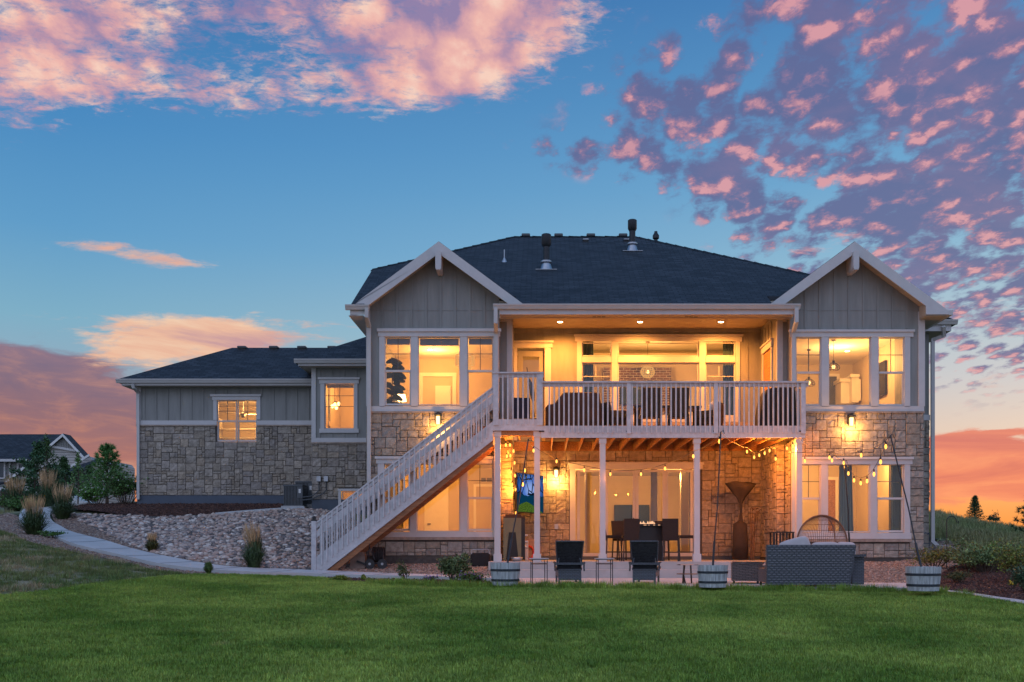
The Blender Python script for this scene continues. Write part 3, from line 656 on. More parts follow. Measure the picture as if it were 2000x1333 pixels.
wallmesh(backing, WX0+.02, WX1, .6, ZWB0, YW+.002, .2, H_WG); wallmesh(backing, MX0+.02, GLx0+.2, .6, ZMB0, YM+.002, .2, H_BS)
backing.box(MX0+.002, MX0+.2, YM+.21, YW, .6, ZMB0); backing.box(GLx0+.002, GLx0+.2, YG+.21, 33.5, -1, zb0)
backing.box(GRx1-.3, BX1-.002, YBODY+.002, YBODY+.2, -1, 3.62); backing.box(GRx1-.2, GRx1-.002, YG+.21, YBODY, -1, zb0); backing.box(BX1-.2, BX1-.002, YBODY+.21, 41.5, -1, 3.62)
backing.box(-4.7, 11.0, 41.5, 41.7, -1, 3.62); backing.box(WX0+.02, WX0+.2, YW+.21, 41.5, .6, ZWB0); backing.box(WX0+.02, -4.7, 41.3, 41.49, .6, ZWB0)
backing.build('mortar_wall', M['mortar'], house)

# foundation strips
m = MB()
m.box(GLx0+.03, GLx1-.02, YG+.03, YG+.2, -1.0, az(1086, YG)); m.box(GRx0+.02, GRx1-.03, YG+.03, YG+.2, -1.0, az(1090, YG))
m.box(RX0+.01, RX1-.01, YB-.015, YB+.001, ZS-.02, az(1087, YB))
m.box(WX0+.0, MX0, YW-.012, YW+.1, .6, az(968, YW)); m.box(MX0-.012, GLx0, YM-.012, YM+.1, .5, az(976, YM)); m.box(WX0, WX0+.1, YW+.1, 41.3, .6, az(968, YW))
m.box(GRx1-.01, BX1+.012, YBODY-.014, YBODY+.1, -1, az(1040, YBODY)); m.box(BX1, BX1+.012, YBODY+.1, 41.5, -1, 1.2)
m.build_split('foundation', M['concrete_found'], house)

# siding with battens
def battens(m, x0, x1, zf, Y, step=.393, w=.06, skip=(), z0f=None, x_start=None):
    x = (x_start if x_start is not None else x0 + step*.6)
    while x < x1 - .05:
        z0, z1 = (z0f(x) if z0f else zf[0]), (zf[1](x) if callable(zf[1]) else zf[1])
        segs = [(z0, z1)]
        for h in skip:
            if h[0] - .02 < x < h[1] + .02:
                segs = [q for s in segs for q in ((s[0], min(s[1], h[2])), (max(s[0], h[3]), s[1])) if q[1] - q[0] > .04]
        for a, b in segs: m.box(x-w/2, x+w/2, Y-.022, Y-.001, a, b)
        x += step
def gable_siding(x0, x1, xa, holes, seed):
    m = MB(); top = lambda x: ZA - GP*abs(x - xa) - .20
    zt = 6.0; wallmesh(m, x0, x1, zb1, zt, YG, .2, holes)
    m.prism([(x0, zt), (x1, zt), (x1, top(x1)), (xa, top(xa)), (x0, top(x0))], YG, YG+.2)
    hh = [(ax(738,YG) if x0 < 0 else ax(1541,YG), ax(978,YG) if x0 < 0 else ax(1783,YG), 0, az(643,YG))]
    battens(m, x0, x1, (zb1, top), YG, skip=hh, x_start=xa - .393*4)
    m.box(x0, x1, YG-.012, YG-.001, 6.38, 6.395)
    return m.build('siding', M['siding'], house)
gable_siding(GLx0, GLx1, XA_L, H_GLU, 1); gable_siding(GRx0, GRx1, XA_R, H_GRU, 2)
m = MB(); wallmesh(m, RX0-.3, RX1+.3, 3.0, 6.95, YB, .2, H_DR + H_WB)
battens(m, RX0, RX1, (ZD, 6.33), YB, skip=px_h([(1003, 1081, 666, 870), (1121, 1451, 654, 870)], YB)); m.box(RX0, RX1, YB-.03, YB-.001, 6.33, 6.459); m.build_split('siding', M['siding'], house)
m = MB(); m.box(RX0-.3, RX0, YI+.001, YB, 3.0, 6.95); m.box(RX1, RX1+.3, YI+.001, YB, 3.0, 6.95)
m.box(GLx1+.001, RX0, YI-.2, YI, 3.0, 6.49); m.box(RX1, GRx0-.001, YI-.2, YI, 3.0, 6.49)
for y in (28.9, 29.3, 29.7, 30.05):
    m.box(RX1-.02, RX1-.001, y-.03, y+.03, 5.86, 6.34); m.box(RX0+.001, RX0+.02, y-.03, y+.03, ZD, 6.34)
m.box(GLx1-.2, GLx1, YG+.2, YI, 3.0, 6.45); m.box(GRx0, GRx0+.2, YG+.2, YI, 3.0, 6.45)
m.build_split('siding', M['siding'], house)
m = MB(); ZWT = 5.45
wallmesh(m, WX0, WX1, az(822, YW), ZWT, YW, .2, H_WG); battens(m, WX0, WX1, (az(822,YW), ZWT), YW, skip=px_h([(412, 511, 771, 870)], YW)); m.box(WX0, WX0+.2, YW+.2, 41.3, az(822, YW), ZWT); m.box(WX0+.2, -4.8, 41.1, 41.3, ZWB0, ZWT); m.build_split('siding', M['siding'], house)
m = MB(); ZMT = 5.92
wallmesh(m, MX0, GLx0+.1, az(857, YM), ZMT, YM, .2, H_MB); battens(m, MX0, GLx0, (az(857,YM), ZMT), YM, skip=px_h([(622, 703, 738, 848)], YM)); m.box(MX0, MX0+.2, YM+.2, YW+1, az(857, YM), ZMT); m.build_split('siding', M['siding'], house)
m = MB(); m.box(GLx0, GLx0+.2, YG+.2, 33.4, zb0, 6.4); m.plate([(GLx0, YG+.2, 6.3), (GLx0, 30.5, 8.15), (GLx0, 40.5, 8.15), (GLx0, 40.5, 5.5), (GLx0, 33.4, 5.5), (GLx0, 33.4, 6.3)], (.2, 0, 0))
m.box(GRx1-.2, GRx1, YG+.2, YBODY, zb0, 6.55); m.box(GRx1, BX1, YBODY, YBODY+.2, 3.62, 6.3); m.box(BX1-.2, BX1, YBODY+.2, 41.5, 3.62, 6.3); m.box(-4.7, BX1-.2, 41.3, 41.5, 3.62, 6.3)
m.build_split('siding', M['siding'], house)

# trim boards: belt courses and corner boards
m = MB(); T = .035
m.box(GLx0, GLx1, YG-T, YG, zb0+.03, zb1); m.box(GRx0, GRx1, YG-T, YG, zb0+.03, zb1)
m.box(ax(1793,YG), GRx1+.02, YG-T-.003, YG, zb1, 6.35); m.box(GRx1, GRx1+.025, YG-T, YG+.12, zb1, 6.35)
m.box(GLx0-.02, ax(723,YG), YG-T-.003, YG, zb1, 6.5)
m.box(RX0-.13, RX0+.012, YI-.2-.025, YI-.2, ZD-.2, 6.45); m.box(RX0, RX0+.025, YI-.2, YI-.06, ZD-.2, 6.2)
m.box(RX1-.012, RX1+.13, YI-.2-.025, YI-.2, ZD-.2, 6.45); m.box(RX1-.025, RX1, YI-.2, YI-.06, ZD-.2, 6.2)
m.box(RX1+.13, GRx0-.002, YI-.228, YI-.2, az(632, YI), 6.45); m.box(GLx1+.002, RX0-.13, YI-.228, YI-.2, az(632, YI), 6.45)
m.box(WX0-.02, ax(424,YW), YW-T, YW, ZWB0+.02, az(822, YW)); m.box(ax(502,YW), WX1, YW-T, YW, ZWB0+.02, az(822, YW)); m.box(WX0-.02, WX0+.13, YW-T-.004, YW, az(822,YW), ZWT)
m.box(MX0-.02, GLx0, YM-T, YM, ZMB0+.02, az(856, YM)); m.box(MX0-.02, MX0+.12, YM-T-.004, YM, az(856,YM), ZMT); m.box(MX0-.03, MX0-.002, YM+.001, YM+.14, az(856,YM), ZMT)
m.box(MX0-.035, MX0, YM+.001, YW, ZMB0+.02, az(856, YM))
m.box(GRx1+.03, BX1+.02, YBODY-T, YBODY, 3.62, 3.78)
m.build_split('trim_board', M['trim'], house)
m = MB()
for a, b, Y, z in ((GLx0, GLx1, YG, zb0), (GRx0, GRx1, YG, zb0), (WX0, ax(423,YW), YW, ZWB0), (ax(503,YW), WX1, YW, ZWB0), (MX0, GLx0, YM, ZMB0)): m.box(a-.02, b+.01, Y-.06, Y, z-.02, z+.028)
for a, b, y in ((733, 966, 1052), (1555, 1779, 1056)): m.box(ax(a, YG), ax(b, YG), YG-.085, YG, az(y+3, YG), az(y-2.5, YG))
m.box(ax(1127, YB), RX1, YB-.07, YB, az(832, YB), az(825, YB)); m.box(ax(1075,YB), ax(1127, YB), YB-.07, YB, az(832, YB), az(825, YB))
m.build_split('stone_sill', M['sill_stone'], house)

# ---------------------------------------------------------------- windows
def window(Y, out, cells, cap=None, head=None, sill=None, mull=(), casing=.035, rot=None, name='window'):
    """casing boards as the part; each sash, pane and blind is a sub-part. cells: (x0,x1,y0,y1,kind,meeting,mx,my,shade)"""
    m = MB(); x0, x1, y0, y1 = out
    if cap: m.box(ax(cap[0],Y), ax(cap[1],Y), Y-casing-.05, Y, az(cap[3],Y), az(cap[2],Y))
    if head: m.box(ax(head[0],Y), ax(head[1],Y), Y-casing-.012, Y, az(head[3],Y), az(head[2],Y))
    if sill: m.box(ax(sill[0],Y), ax(sill[1],Y), Y-casing-.012, Y, az(sill[3],Y), az(sill[2],Y))
    for a, b in mull: m.box(ax(a,Y), ax(b,Y), Y-casing, Y+.10, az(y1,Y), az(y0,Y))
    w = m.build(name, M['trim'], house)
    for c in cells:
        a, b, t, bt, kind = c[:5]; opt = c[5] if len(c) > 5 else {}
        X0_, X1_, Z1_, Z0_ = ax(a,Y), ax(b,Y), az(t,Y), az(bt,Y); f = .028
        s = MB()
        yb = Y + .02
        s.box(X0_-f, X0_, yb, yb+.07, Z0_-f, Z1_+f); s.box(X1_, X1_+f, yb, yb+.07, Z0_-f, Z1_+f)
        s.box(X0_, X1_, yb+.001, yb+.07, Z1_, Z1_+f); s.box(X0_, X1_, yb+.001, yb+.07, Z0_-f, Z0_)
        top0 = Z0_
        if kind == 'dh':
            zm = az(opt['m'], Y); s.box(X0_, X1_, yb-.012, yb+.06, zm-.028, zm+.028); top0 = zm + .028
            s.box(X0_, X0_+.018, yb+.03, yb+.06, Z0_, zm-.028); s.box(X1_-.018, X1_, yb+.03, yb+.06, Z0_, zm-.028); s.box(X0_+.018, X1_-.018, yb+.03, yb+.06, Z0_, Z0_+.025)
        s.build('sash', M['trim'], w)
        g = MB(); g.face([(X0_, yb+.045, Z0_), (X1_, yb+.045, Z0_), (X1_, yb+.045, Z1_), (X0_, yb+.045, Z1_)]); g.build('pane', M['glass'], w)
        mm = MB()
        for x in opt.get('mx', ()): mm.box(ax(x,Y)-.009, ax(x,Y)+.009, yb+.034, yb+.043, (az(opt['mb'],Y) if 'mb' in opt else top0), Z1_)
        for y in opt.get('my', ()): mm.box(X0_, X1_, yb+.0335, yb+.0425, az(y,Y)-.009, az(y,Y)+.009)
        if mm.v: mm.build('muntin', M['grey_panel'] if opt.get('dk', 1) else M['trim'], w)
        if 'sh' in opt:
            q = MB(); q.box(X0_+.02, X1_-.02, yb+.09, yb+.10, az(opt['sh'],Y), Z1_-.004); q.build('roller_blind', M['shade'], w)
    return w
window(YG, (741, 975, 650, 795), [(753,801,660,790,'dh',dict(m=725,mx=(777,),my=(691,),sh=672)), (818,897,660,790,'fx',dict(sh=674)), (914,962,660,790,'dh',dict(m=725,mx=(938,),my=(691,),sh=672))],
       (737,979,643,649), (739,977,649,658), None, ((741,751.5),(803,816.5),(899,912.5),(964,975)))
window(YG, (738, 966, 899, 1050), [(752,799,908,1035,'dh',dict(m=973,mx=(776,),my=(939,))), (815,897,908,1037,'fx'), (914,961,908,1035,'dh',dict(m=973,mx=(937,),my=(939,)))],
       (733,969,892,897), (735,967,897,906), (738,966,1039,1049.5), ((738,750.5),(801,813.5),(899,912.5),(963,967)))
window(YG, (1545, 1777, 650, 795), [(1556,1602,661,791,'dh',dict(m=728,mx=(1580,),my=(693,))), (1620,1699,661,791,'fx'), (1717,1764,661,791,'dh',dict(m=728,mx=(1741,),my=(693,)))],
       (1540,1785,645,649.5), (1542,1783,649.5,659), None, ((1546,1554),(1604,1618),(1701,1715),(1766,1777)))
window(YG, (1547, 1777, 899, 1053), [(1558,1601,909,1038,'dh',dict(m=974,mx=(1580,),my=(941,))), (1618,1697,909,1038,'fx'), (1714,1763,909,1038,'dh',dict(m=974,mx=(1739,),my=(941,)))],
       (1547,1783,893,898), (1549,1781,898,907.5), (1549,1779,1041,1053), ((1549,1556),(1603,1616),(1699,1712),(1765.5,1777)))
window(YW, (417, 507, 774, 821), [(426,460.5,784,861,'dh',dict(m=823,mx=(443.5,),my=(803,))), (465.5,500,784,861,'dh',dict(m=823,mx=(483,),my=(803,)))],
       (412,511,771,775), (415,509,775,782), None, ((417,424),))
m = MB(); m.box(ax(502,YW), ax(509,YW), YW-.035, YW+.02, az(820,YW), az(782,YW)); m.build('window_casing', M['trim'], house)
window(YM, (626, 698, 742, 846), [(636,690.5,752,836.5,'fx',dict(mx=(663,),my=(773,794),mb=794,sh=757))], (622,703,738,742), (624,701,742,750), (624,701,838,846), ((626,634),(692.5,698.5)))
window(YM, (662, 714, 957, 988), [(670,708,962,983,'fx')], None, (660,716,955,959.5), (664,712,985,988), ((661,666.5),(710,714)))
window(YB, (1127, 1445, 658, 824), [(1139,1192,671,694,'fx'), (1209,1363,671,694,'fx'), (1380,1434,671,694,'fx'), (1139,1192,711,811,'fx',dict(mx=(1164,),my=(735,),dk=0,mb=735)), (1209,1363,711,811,'fx'), (1380,1434,711,811,'fx',dict(mx=(1405,),my=(735,),dk=0,mb=735))],
       (1121,1451,654,658), (1123,1449,658,667.5), (1127,1445,813.5,824.5), ((1127,1136.5),(1194.5,1206.5),(1365.5,1377.5),(1436.5,1445)))
m = MB(); 
for a, b in ((1137,1194),(1207,1365),(1378,1436)): m.box(ax(a,YB), ax(b,YB), YB-.034, YB+.1, az(708.5,YB), az(697,YB))
m.build('window_casing', M['trim'], house)

# sliding patio door
m = MB(); Y = YB
m.box(ax(1109,Y), ax(1374,Y), Y-.10, Y, az(908,Y), az(903.5,Y)); m.box(ax(1111,Y), ax(1372,Y), Y-.06, Y, az(917,Y), az(908,Y))
m.box(ax(1113,Y), ax(1124,Y), Y-.05, Y, az(1090,Y), az(917,Y)); m.box(ax(1355,Y), ax(1366,Y), Y-.05, Y, az(1090,Y), az(917,Y))
sld = m.build('patio_door', M['trim'], house)
for i, (a, b) in enumerate(((1127,1179),(1182,1241),(1241.5,1299),(1299.5,1354))):
    s = MB(); yo = Y + (.01 if i in (0, 3) else -.035); fw = .085
    A, B, Zt, Zb = ax(a,Y), ax(b,Y), az(918,Y), az(1089,Y)
    s.box(A, A+fw, yo, yo+.045, Zb, Zt); s.box(B-fw, B, yo, yo+.045, Zb, Zt); s.box(A+fw, B-fw, yo, yo+.044, Zt-.07, Zt); s.box(A+fw, B-fw, yo, yo+.044, Zb, Zb+.13)
    s.build('door_leaf', M['trim'], sld)
    g = MB(); g.face([(A+fw, yo+.02, Zb+.13), (B-fw, yo+.02, Zb+.13), (B-fw, yo+.02, Zt-.07), (A+fw, yo+.02, Zt-.07)]); g.build('pane', M['glass'], sld)
g = MB(); g.box(ax(1236,Y), ax(1238,Y), Y-.075, Y-.036, -.0+.55, .85); g.build('handle', M['iron'], sld)
# upper door
m = MB()
m.box(ax(1003.5,Y), ax(1081,Y), Y-.09, Y, az(670.5,Y), az(666.5,Y)); m.box(ax(1003.5,Y), ax(1079,Y), Y-.05, Y, az(680,Y), az(670.5,Y)); m.box(ax(1004,Y), ax(1010,Y), Y-.04, Y, ZD, az(680,Y)); m.box(ax(1064,Y), ax(1076,Y), Y-.04, Y, ZD, az(680,Y))
dc = m.build('deck_door', M['trim'], house)
m = MB(); A, B = ax(1011,Y), ax(1063,Y); gA, gB, gt, gb = ax(1021,Y), ax(1053,Y), az(696,Y), az(846,Y)
for q in rects(A, B, ZD+.02, az(683,Y), [(gA, gB, gb, gt)]): m.box(q[0], q[1], Y+.08, Y+.12, q[2], q[3])
m.build('door_leaf', M['siding'], dc)
g = MB(); g.face([(gA, Y+.10, gb), (gB, Y+.10, gb), (gB, Y+.10, gt), (gA, Y+.10, gt)]); g.build('pane', M['glass'], dc)
# side door in the right recess wall (upper)
m = MB(); X = RX1; y0, y1 = 28.75, 30.0; zt = 5.62
m.box(X-.06, X, y0-.05, y1+.05, zt, zt+.18); m.box(X-.09, X, y0-.08, y1+.08, zt+.18, zt+.23); m.box(X-.04, X, y0, y0+.12, ZD, zt); m.box(X-.04, X, y1-.12, y1, ZD, zt)
s_ = m.build('side_door', M['trim'], house)
m = MB(); m.box(X-.012, X+.002, y0+.12, y1-.12, ZD, zt); m.box(X-.02, X-.012, y0+.2, y1-.5, ZD+.2, zt-.2); m.build('door_leaf', M['cedar'], s_)

# ---------------------------------------------------------------- roofs
def rface(mb, pts, th=.10):
    P = [Vector(p) for p in pts]; n = Vector((0, 0, 0))
    for i in range(len(P)):
        a, b = P[i], P[(i+1) % len(P)]; n += Vector(((a.y-b.y)*(a.z+b.z), (a.z-b.z)*(a.x+b.x), (a.x-b.x)*(a.y+b.y)))
    n.normalize()
    if n.z < 0: n = -n; P.reverse()
    u = Vector((0, 0, 1)).cross(n); u.normalize(); v = n.cross(u)
    mb.face(P, uv=[(p.dot(u), p.dot(v)) for p in P])
    D = Vector((0, 0, -th)); Q = [p + D for p in P]
    mb.face(Q[::-1])
    for i in range(len(P)):
        j = (i+1) % len(P); mb.face([P[i], Q[i], Q[j], P[j]])
RL, RR_ = (-.93, 34.7, 10.51), (3.16, 34.7, 10.51)
m = MB()
zpl = lambda y: 6.41 + .54*(y - 27.1)
ya_ = YG + .12; hipR = lambda x: 34.7 - (x - 3.16); hipL = lambda x: 34.7 + (x + .93)
g0, g1, g2 = GLx0+.02, GLx1+.45, GRx0-.62
rface(m, [(-5.05, 27.1, 6.41), (g0, 27.1, 6.41), (g0, hipL(g0), zpl(hipL(g0))), (-5.05, 30.58, 8.285)])
rface(m, [(g0, ya_, zpl(ya_)), (g1, ya_, zpl(ya_)), (g1, 34.7, 10.51), RL, (g0, hipL(g0), zpl(hipL(g0)))])
rface(m, [(g1, 27.1, 6.41), (g2, 27.1, 6.41), (g2, hipR(g2), zpl(hipR(g2))), RR_, (g1, 34.7, 10.51)])
rface(m, [(g2, ya_, zpl(ya_)), (10.0, ya_, zpl(ya_)), (10.0, 27.86, 6.82), (g2, hipR(g2), zpl(hipR(g2)))])
rface(m, [(9.5, 28.36, 7.07), (11.8, 29.1, 6.42), (11.8, 42.3, 6.42), RR_])
rface(m, [RL, RR_, (11.8, 42.3, 6.42), (-5.05, 42.3, 6.42)]); rface(m, [(-5.05, 30.58, 8.285), RL, (-5.05, 38.8, 8.285)])
main_roof = m.build('roof', M['shingle'], house)
def ridge_caps(pts, w=.26):
    m = MB()
    for a, b in zip(pts, pts[1:]):
        a, b = Vector(a), Vector(b); n = max(1, int((b-a).length/.2)); d = (b-a)/n
        for i in range(n):
            p, q = a + d*i, a + d*(i+1.15); lift = Vector((0, 0, .016 + .010*(i % 2)))
            r = (q-p).cross(Vector((0, 0, 1))).normalized()*w/2; dn = Vector((0, 0, -.055))
            m.face([p+r+dn+lift, q+r+dn+lift*.4, q+lift*.4, p+lift]); m.face([p+lift, q+lift*.4, q-r+dn+lift*.4, p-r+dn+lift])
    return m.build('ridge_cap', M['shingle'], main_roof)
ridge_caps([(-5.05, 30.58, 8.285), RL, RR_, (8.0, 29.86, 7.9)])
# gable roofs: top slopes
for xa, xl, xr, nm in ((XA_L, -5.08, -.47, 'L'), (XA_R, 6.05, 10.82, 'R')):
    m = MB(); z_l, z_r = ZA-GP*(xa-xl), ZA-GP*(xr-xa); yk = 30.4
    rface(m, [(xl, YR, z_l), (xa, YR, ZA), (xa, yk, ZA), (xl, (27.6 if nm == 'L' else 28.2), z_l)]) if nm == 'L' else rface(m, [(xl, YR, z_l), (xa, YR, ZA), (xa, yk, ZA), (xl, 27.5, z_l)])
    rface(m, [(xa, YR, ZA), (xr, YR, z_r), (xr, 27.6 if nm == 'L' else 30.2, z_r), (xa, yk, ZA)])
    m.build('gable_roof', M['shingle'], house)
    # rake boards (front face), a drip of shingle shows above
    m = MB(); y0, y1 = YR-.03, YR+.012; hh = .315; zc = az(597, YR)
    top = lambda x: ZA - .012 - GP*abs(x-xa)
    if nm == 'L':
        m.prism([(xl+.02, top(xl+.02)), (xa, top(xa)), (xa, top(xa)-hh), (xl+.44, top(xl+.44)-hh), (xl+.05, az(596,YR))], y0, y1)
        m.prism([(xa, top(xa)), (xr, top(xr)), (xr-.36, top(xr-.36)-hh+.03), (xa, top(xa)-hh)], y0, y1)
    else:
        m.prism([(xl, top(xl)), (xa, top(xa)), (xa, top(xa)-hh), (xl+.36, top(xl+.36)-hh+.03)], y0, y1)
        m.prism([(xa, top(xa)), (xr-.02, top(xr-.02)), (xr-.02, az(615,YR)), (ax(1808,YR), az(615,YR)), (ax(1808,YR), top(ax(1808,YR))-hh), (xa, top(xa)-hh)], y0, y1)
    m.build('rake_board', M['trim'], house)
    # rake soffit
    m = MB(); so_ = lambda x: ZA - GP*abs(x-xa) - .19
    gx0, gx1 = (GLx0, GLx1) if nm == 'L' else (GRx0, GRx1)
    for a, b in ((gx0-.1 if nm=='L' else xl+.3, xa), (xa, gx1+.25 if nm=='L' else gx1-.02)):
        m.plate([(a, y1, so_(a)), (b, y1, so_(b)), (b, YG-.001, so_(b)), (a, YG-.001, so_(a))], (0, 0, -.02))
    m.build('soffit', M['soffit'], house)
    m = MB(); m.box(xa-.075, xa+.075, YR-.16, YG, az(527,YR), az(496,YR)+.02); m.prism([(xa-.075, az(496,YR)+.02), (xa+.075, az(496,YR)+.02), (xa, az(496,YR)+.07)], YR-.16, YR); m.box(xa-.06, xa+.06, YR-.16, YG, az(530,YR), az(527,YR)); m.build('gable_bracket', M['trim'], house)
# boxed eave at the right gable's foot
m = MB(); m.box(ax(1808,YR), 10.8, YR+.013, YBODY-.02, az(615.5,YR)-.02, az(615.5,YR)); m.box(ax(1808,YR), ax(1808,YR)+.02, YR+.013, YG-.02, az(615,YR), az(592,YR)); m.box(10.78, 10.80, YR+.013, 29.1, az(615,YR), 6.25); m.build('soffit', M['soffit'], house)
# wing and bay roofs
m = MB(); e = .54
WL, WE = ax(228, 33.85), 33.85; zw = 5.53; rY = 36.87; rz = zw+e*(rY-WE); rL = WL + (rY-WE)*.96
rface(m, [(WL, WE, zw), (-4.9, WE, zw), (-4.9, rY, rz), (rL, rY, rz)]); rface(m, [(WL, WE, zw), (rL, rY, rz), (rL, 38.9, rz), (WL, 41.9, zw)]); rface(m, [(rL, rY, rz), (-4.9, rY, rz), (-4.9, 38.9, rz), (rL, 38.9, rz)]); rface(m, [(rL, 38.9, rz), (-4.9, 38.9, rz), (-4.9, 41.9, zw), (WL, 41.9, zw)])
wr = m.build('wing_roof', M['shingle'], house)
m = MB(); BL, BE, zb_ = ax(575, 32.65), 32.65, 5.97
rface(m, [(BL, BE, zb_), (-4.78, BE, zb_), (-4.78, BE+2.55, zb_+1.45), (BL+2.5, BE+2.55, zb_+1.45)]); rface(m, [(BL, BE, zb_), (BL+2.5, BE+2.55, zb_+1.45), (BL, BE+4.5, zb_)])
m.build('bay_roof', M['shingle'], house)

# fascias, soffits, gutters, downspouts
def gutter(x0, x1, Y, ztop, h=.125, d=.12, ends=True):
    m = MB(); prof = [(Y, ztop), (Y-d, ztop), (Y-d, ztop-.03), (Y-d*.86, ztop-.055), (Y-d*.62, ztop-h), (Y, ztop-h)]
    t = .004
    m.plate([(x0, Y-d, ztop), (x0, Y-d, ztop-.03), (x1, Y-d, ztop-.03), (x1, Y-d, ztop)], (0, .006, 0))
    for (ya, za), (yb, zb) in zip(prof[2:], prof[3:]): m.plate([(x0, ya, za), (x0, yb, zb), (x1, yb, zb), (x1, ya, za)], (0, .004, .004))
    m.box(x0, x1, Y-d-.006, Y-d+.006, ztop-.010, ztop+.004)
    for x in (x0, x1): m.plate([(x, y, z) for y, z in prof], (.004, 0, 0))
    return m.build('gutter', M['gutter'], house)
def fascia(x0, x1, Y, z1, z0, back=.5, ret=()):
    m = MB(); m.box(x0, x1, Y, Y+.025, z0, z1)
    return m.build('fascia', M['trim'], house)
PE0, PE1 = ax(963, 27.1), ax(1562, 27.1)
gutter(PE0, PE1, 27.12, az(595.5, 27.1)); fascia(PE0+.17, PE1-.13, 27.121, az(602, 27.1), az(614, 27.1))
m = MB(); m.box(PE0+.17, PE1-.13, 27.147, 27.5, az(614,27.1)-.0, az(614,27.1)+.02); m.box(GLx1+.002, GRx0-.002, 27.5, 27.65, az(614,27.1)-.01, 6.6); 
m.box(GLx1+.002, GRx0-.002, 27.651, 28.129, 6.46, 6.50); m.box(RX0, RX1, 28.13, YB, 6.46, 6.50); m.build('soffit', M['soffit'], house)
m = MB()
for cx in (1170, 1350):
    for k in range(3):
        x = ax(cx-9+k*9, 27.4); m.box(x-.05, x+.05, 27.36, 27.46, az(614,27.1)-.004, az(614,27.1)-.001)
m.build_split('soffit_vent', M['iron'], house)
gutter(ax(674,27.0), ax(720,27.0), 27.1, az(595.5,27.0)+.0); m = MB(); m.box(ax(683,27.05), ax(718,27.05), 27.10, 27.125, az(615,27.1), az(603,27.1)); m.box(ax(680,27.05), GLx0, 27.13, YG+2.5, az(615.5,27.1)-.02, az(615.5,27.1)); m.box(ax(683,27.05), ax(683,27.05)+.025, 27.125, 30.5, az(615,27.1), az(600,27.1)); m.build('fascia', M['trim'], house)
gutter(ax(228,33.85), ax(608,33.5)+.1, 33.87, zw+.0); fascia(ax(238,33.9), ax(608,33.5)+.2, 33.871, zw-.10, az(753,33.85)); m = MB(); m.box(ax(238,33.9), -5.2, 33.897, YW, az(753,33.85)-.004, az(753,33.85)+.016); m.box(ax(238,33.9), ax(238,33.9)+.5, 33.897, 41.5, az(753,33.85)-.006, az(753,33.85)+.014); m.build('soffit', M['soffit'], house)
gutter(ax(575,32.65), ax(716,32.65)+.1, 32.67, zb_+.0); fascia(ax(582,32.65), GLx0, 32.671, zb_-.10, az(714.5,32.65)); m = MB(); m.box(ax(582,32.65), GLx0, 32.697, YM, az(714.5,32.65)-.004, az(714.5,32.65)+.016); m.box(ax(582,32.65), MX0, YM, 36.5, az(714.5,32.65)-.004, az(714.5,32.65)+.016); m.box(ax(582,32.65)-.0, ax(582,32.65)+.025, 32.697, 36.5, az(714.5,32.65), zb_-.1); m.build('soffit', M['soffit'], house)
gutter(ax(1806,29.1), ax(1868,29.1), 29.1, az(629,29.1)+.04); fascia(ax(1806,29.1), ax(1858,29.1), 29.101, az(634,29.1), az(647,29.1)); m = MB(); m.box(ax(1806,29.1), ax(1858,29.1), 29.13, YBODY, az(647,29.1), az(647,29.1)+.02); m.box(BX1, ax(1858,29.1), YBODY, 41.8, az(647,29.1), az(647,29.1)+.02); m.box(ax(1858,29.1)-.025, ax(1858,29.1), 29.13, 41.9, az(647,29.1)+.02, 6.3); m.build('soffit', M['soffit'], house)
m = MB(); m.box(10.80, 10.92, YR-.02, 29.0, 6.15, 6.27); m.build('gutter', M['gutter'], house)
def spout(pts, w=.10, d=.075):
    m = MB(); pts = [Vector(p) for p in pts]
    for a, b in zip(pts, pts[1:]):
        dr = (b-a).normalized(); m.beam(a - dr*.02, b + dr*.02, w, d, up=(0, -1, 0) if abs(dr.z) > .2 else (0, 0, 1))
    return m.build('downspout', M['gutter'], house)
spout([(ax(716,27.0), 27.03, az(603,27.0)), (ax(716.5,27.1), 27.05, az(618,27.0)), (ax(722,YG), YG-.09, az(640,YG)), (ax(722,YG), YG-.09, .1)])
spout([(ax(968,27.0), 27.03, az(603,27.0)), (ax(968,27.0), 27.03, az(630,27.0)), (ax(969.5,YG), YG-.09, az(652,YG)), (ax(969.5,YG), YG-.09, az(1090,YG))])
spout([(ax(1556,27.0), 27.03, az(603,27.0)), (ax(1556,27.0), 27.03, az(628,27.0)), (ax(1548,YG), YG-.09, az(650,YG)), (ax(1548,YG), YG-.09, az(1090,YG))])
spout([(ax(259,33.8), 33.80, az(751,33.8)), (ax(260,33.8), 33.83, az(757,33.8)), (ax(272,YW), YW-.08, az(768,YW)), (ax(272,YW), YW-.08, az(975,YW))], .09)
spout([(ax(1858,29.1)-.25, 29.03, az(640,29.1)), (ax(1846,29.1), 29.2, az(655,29.1)), (ax(1818,YBODY)+.03, YBODY-.06, az(665,YBODY)), (ax(1818,YBODY)+.03, YBODY-.06, az(1058,YBODY)), (ax(1826,YBODY), YBODY-.2, az(1067,YBODY)), (ax(1882,28.6), 28.2, az(1076,28.2)+.02)], .10)
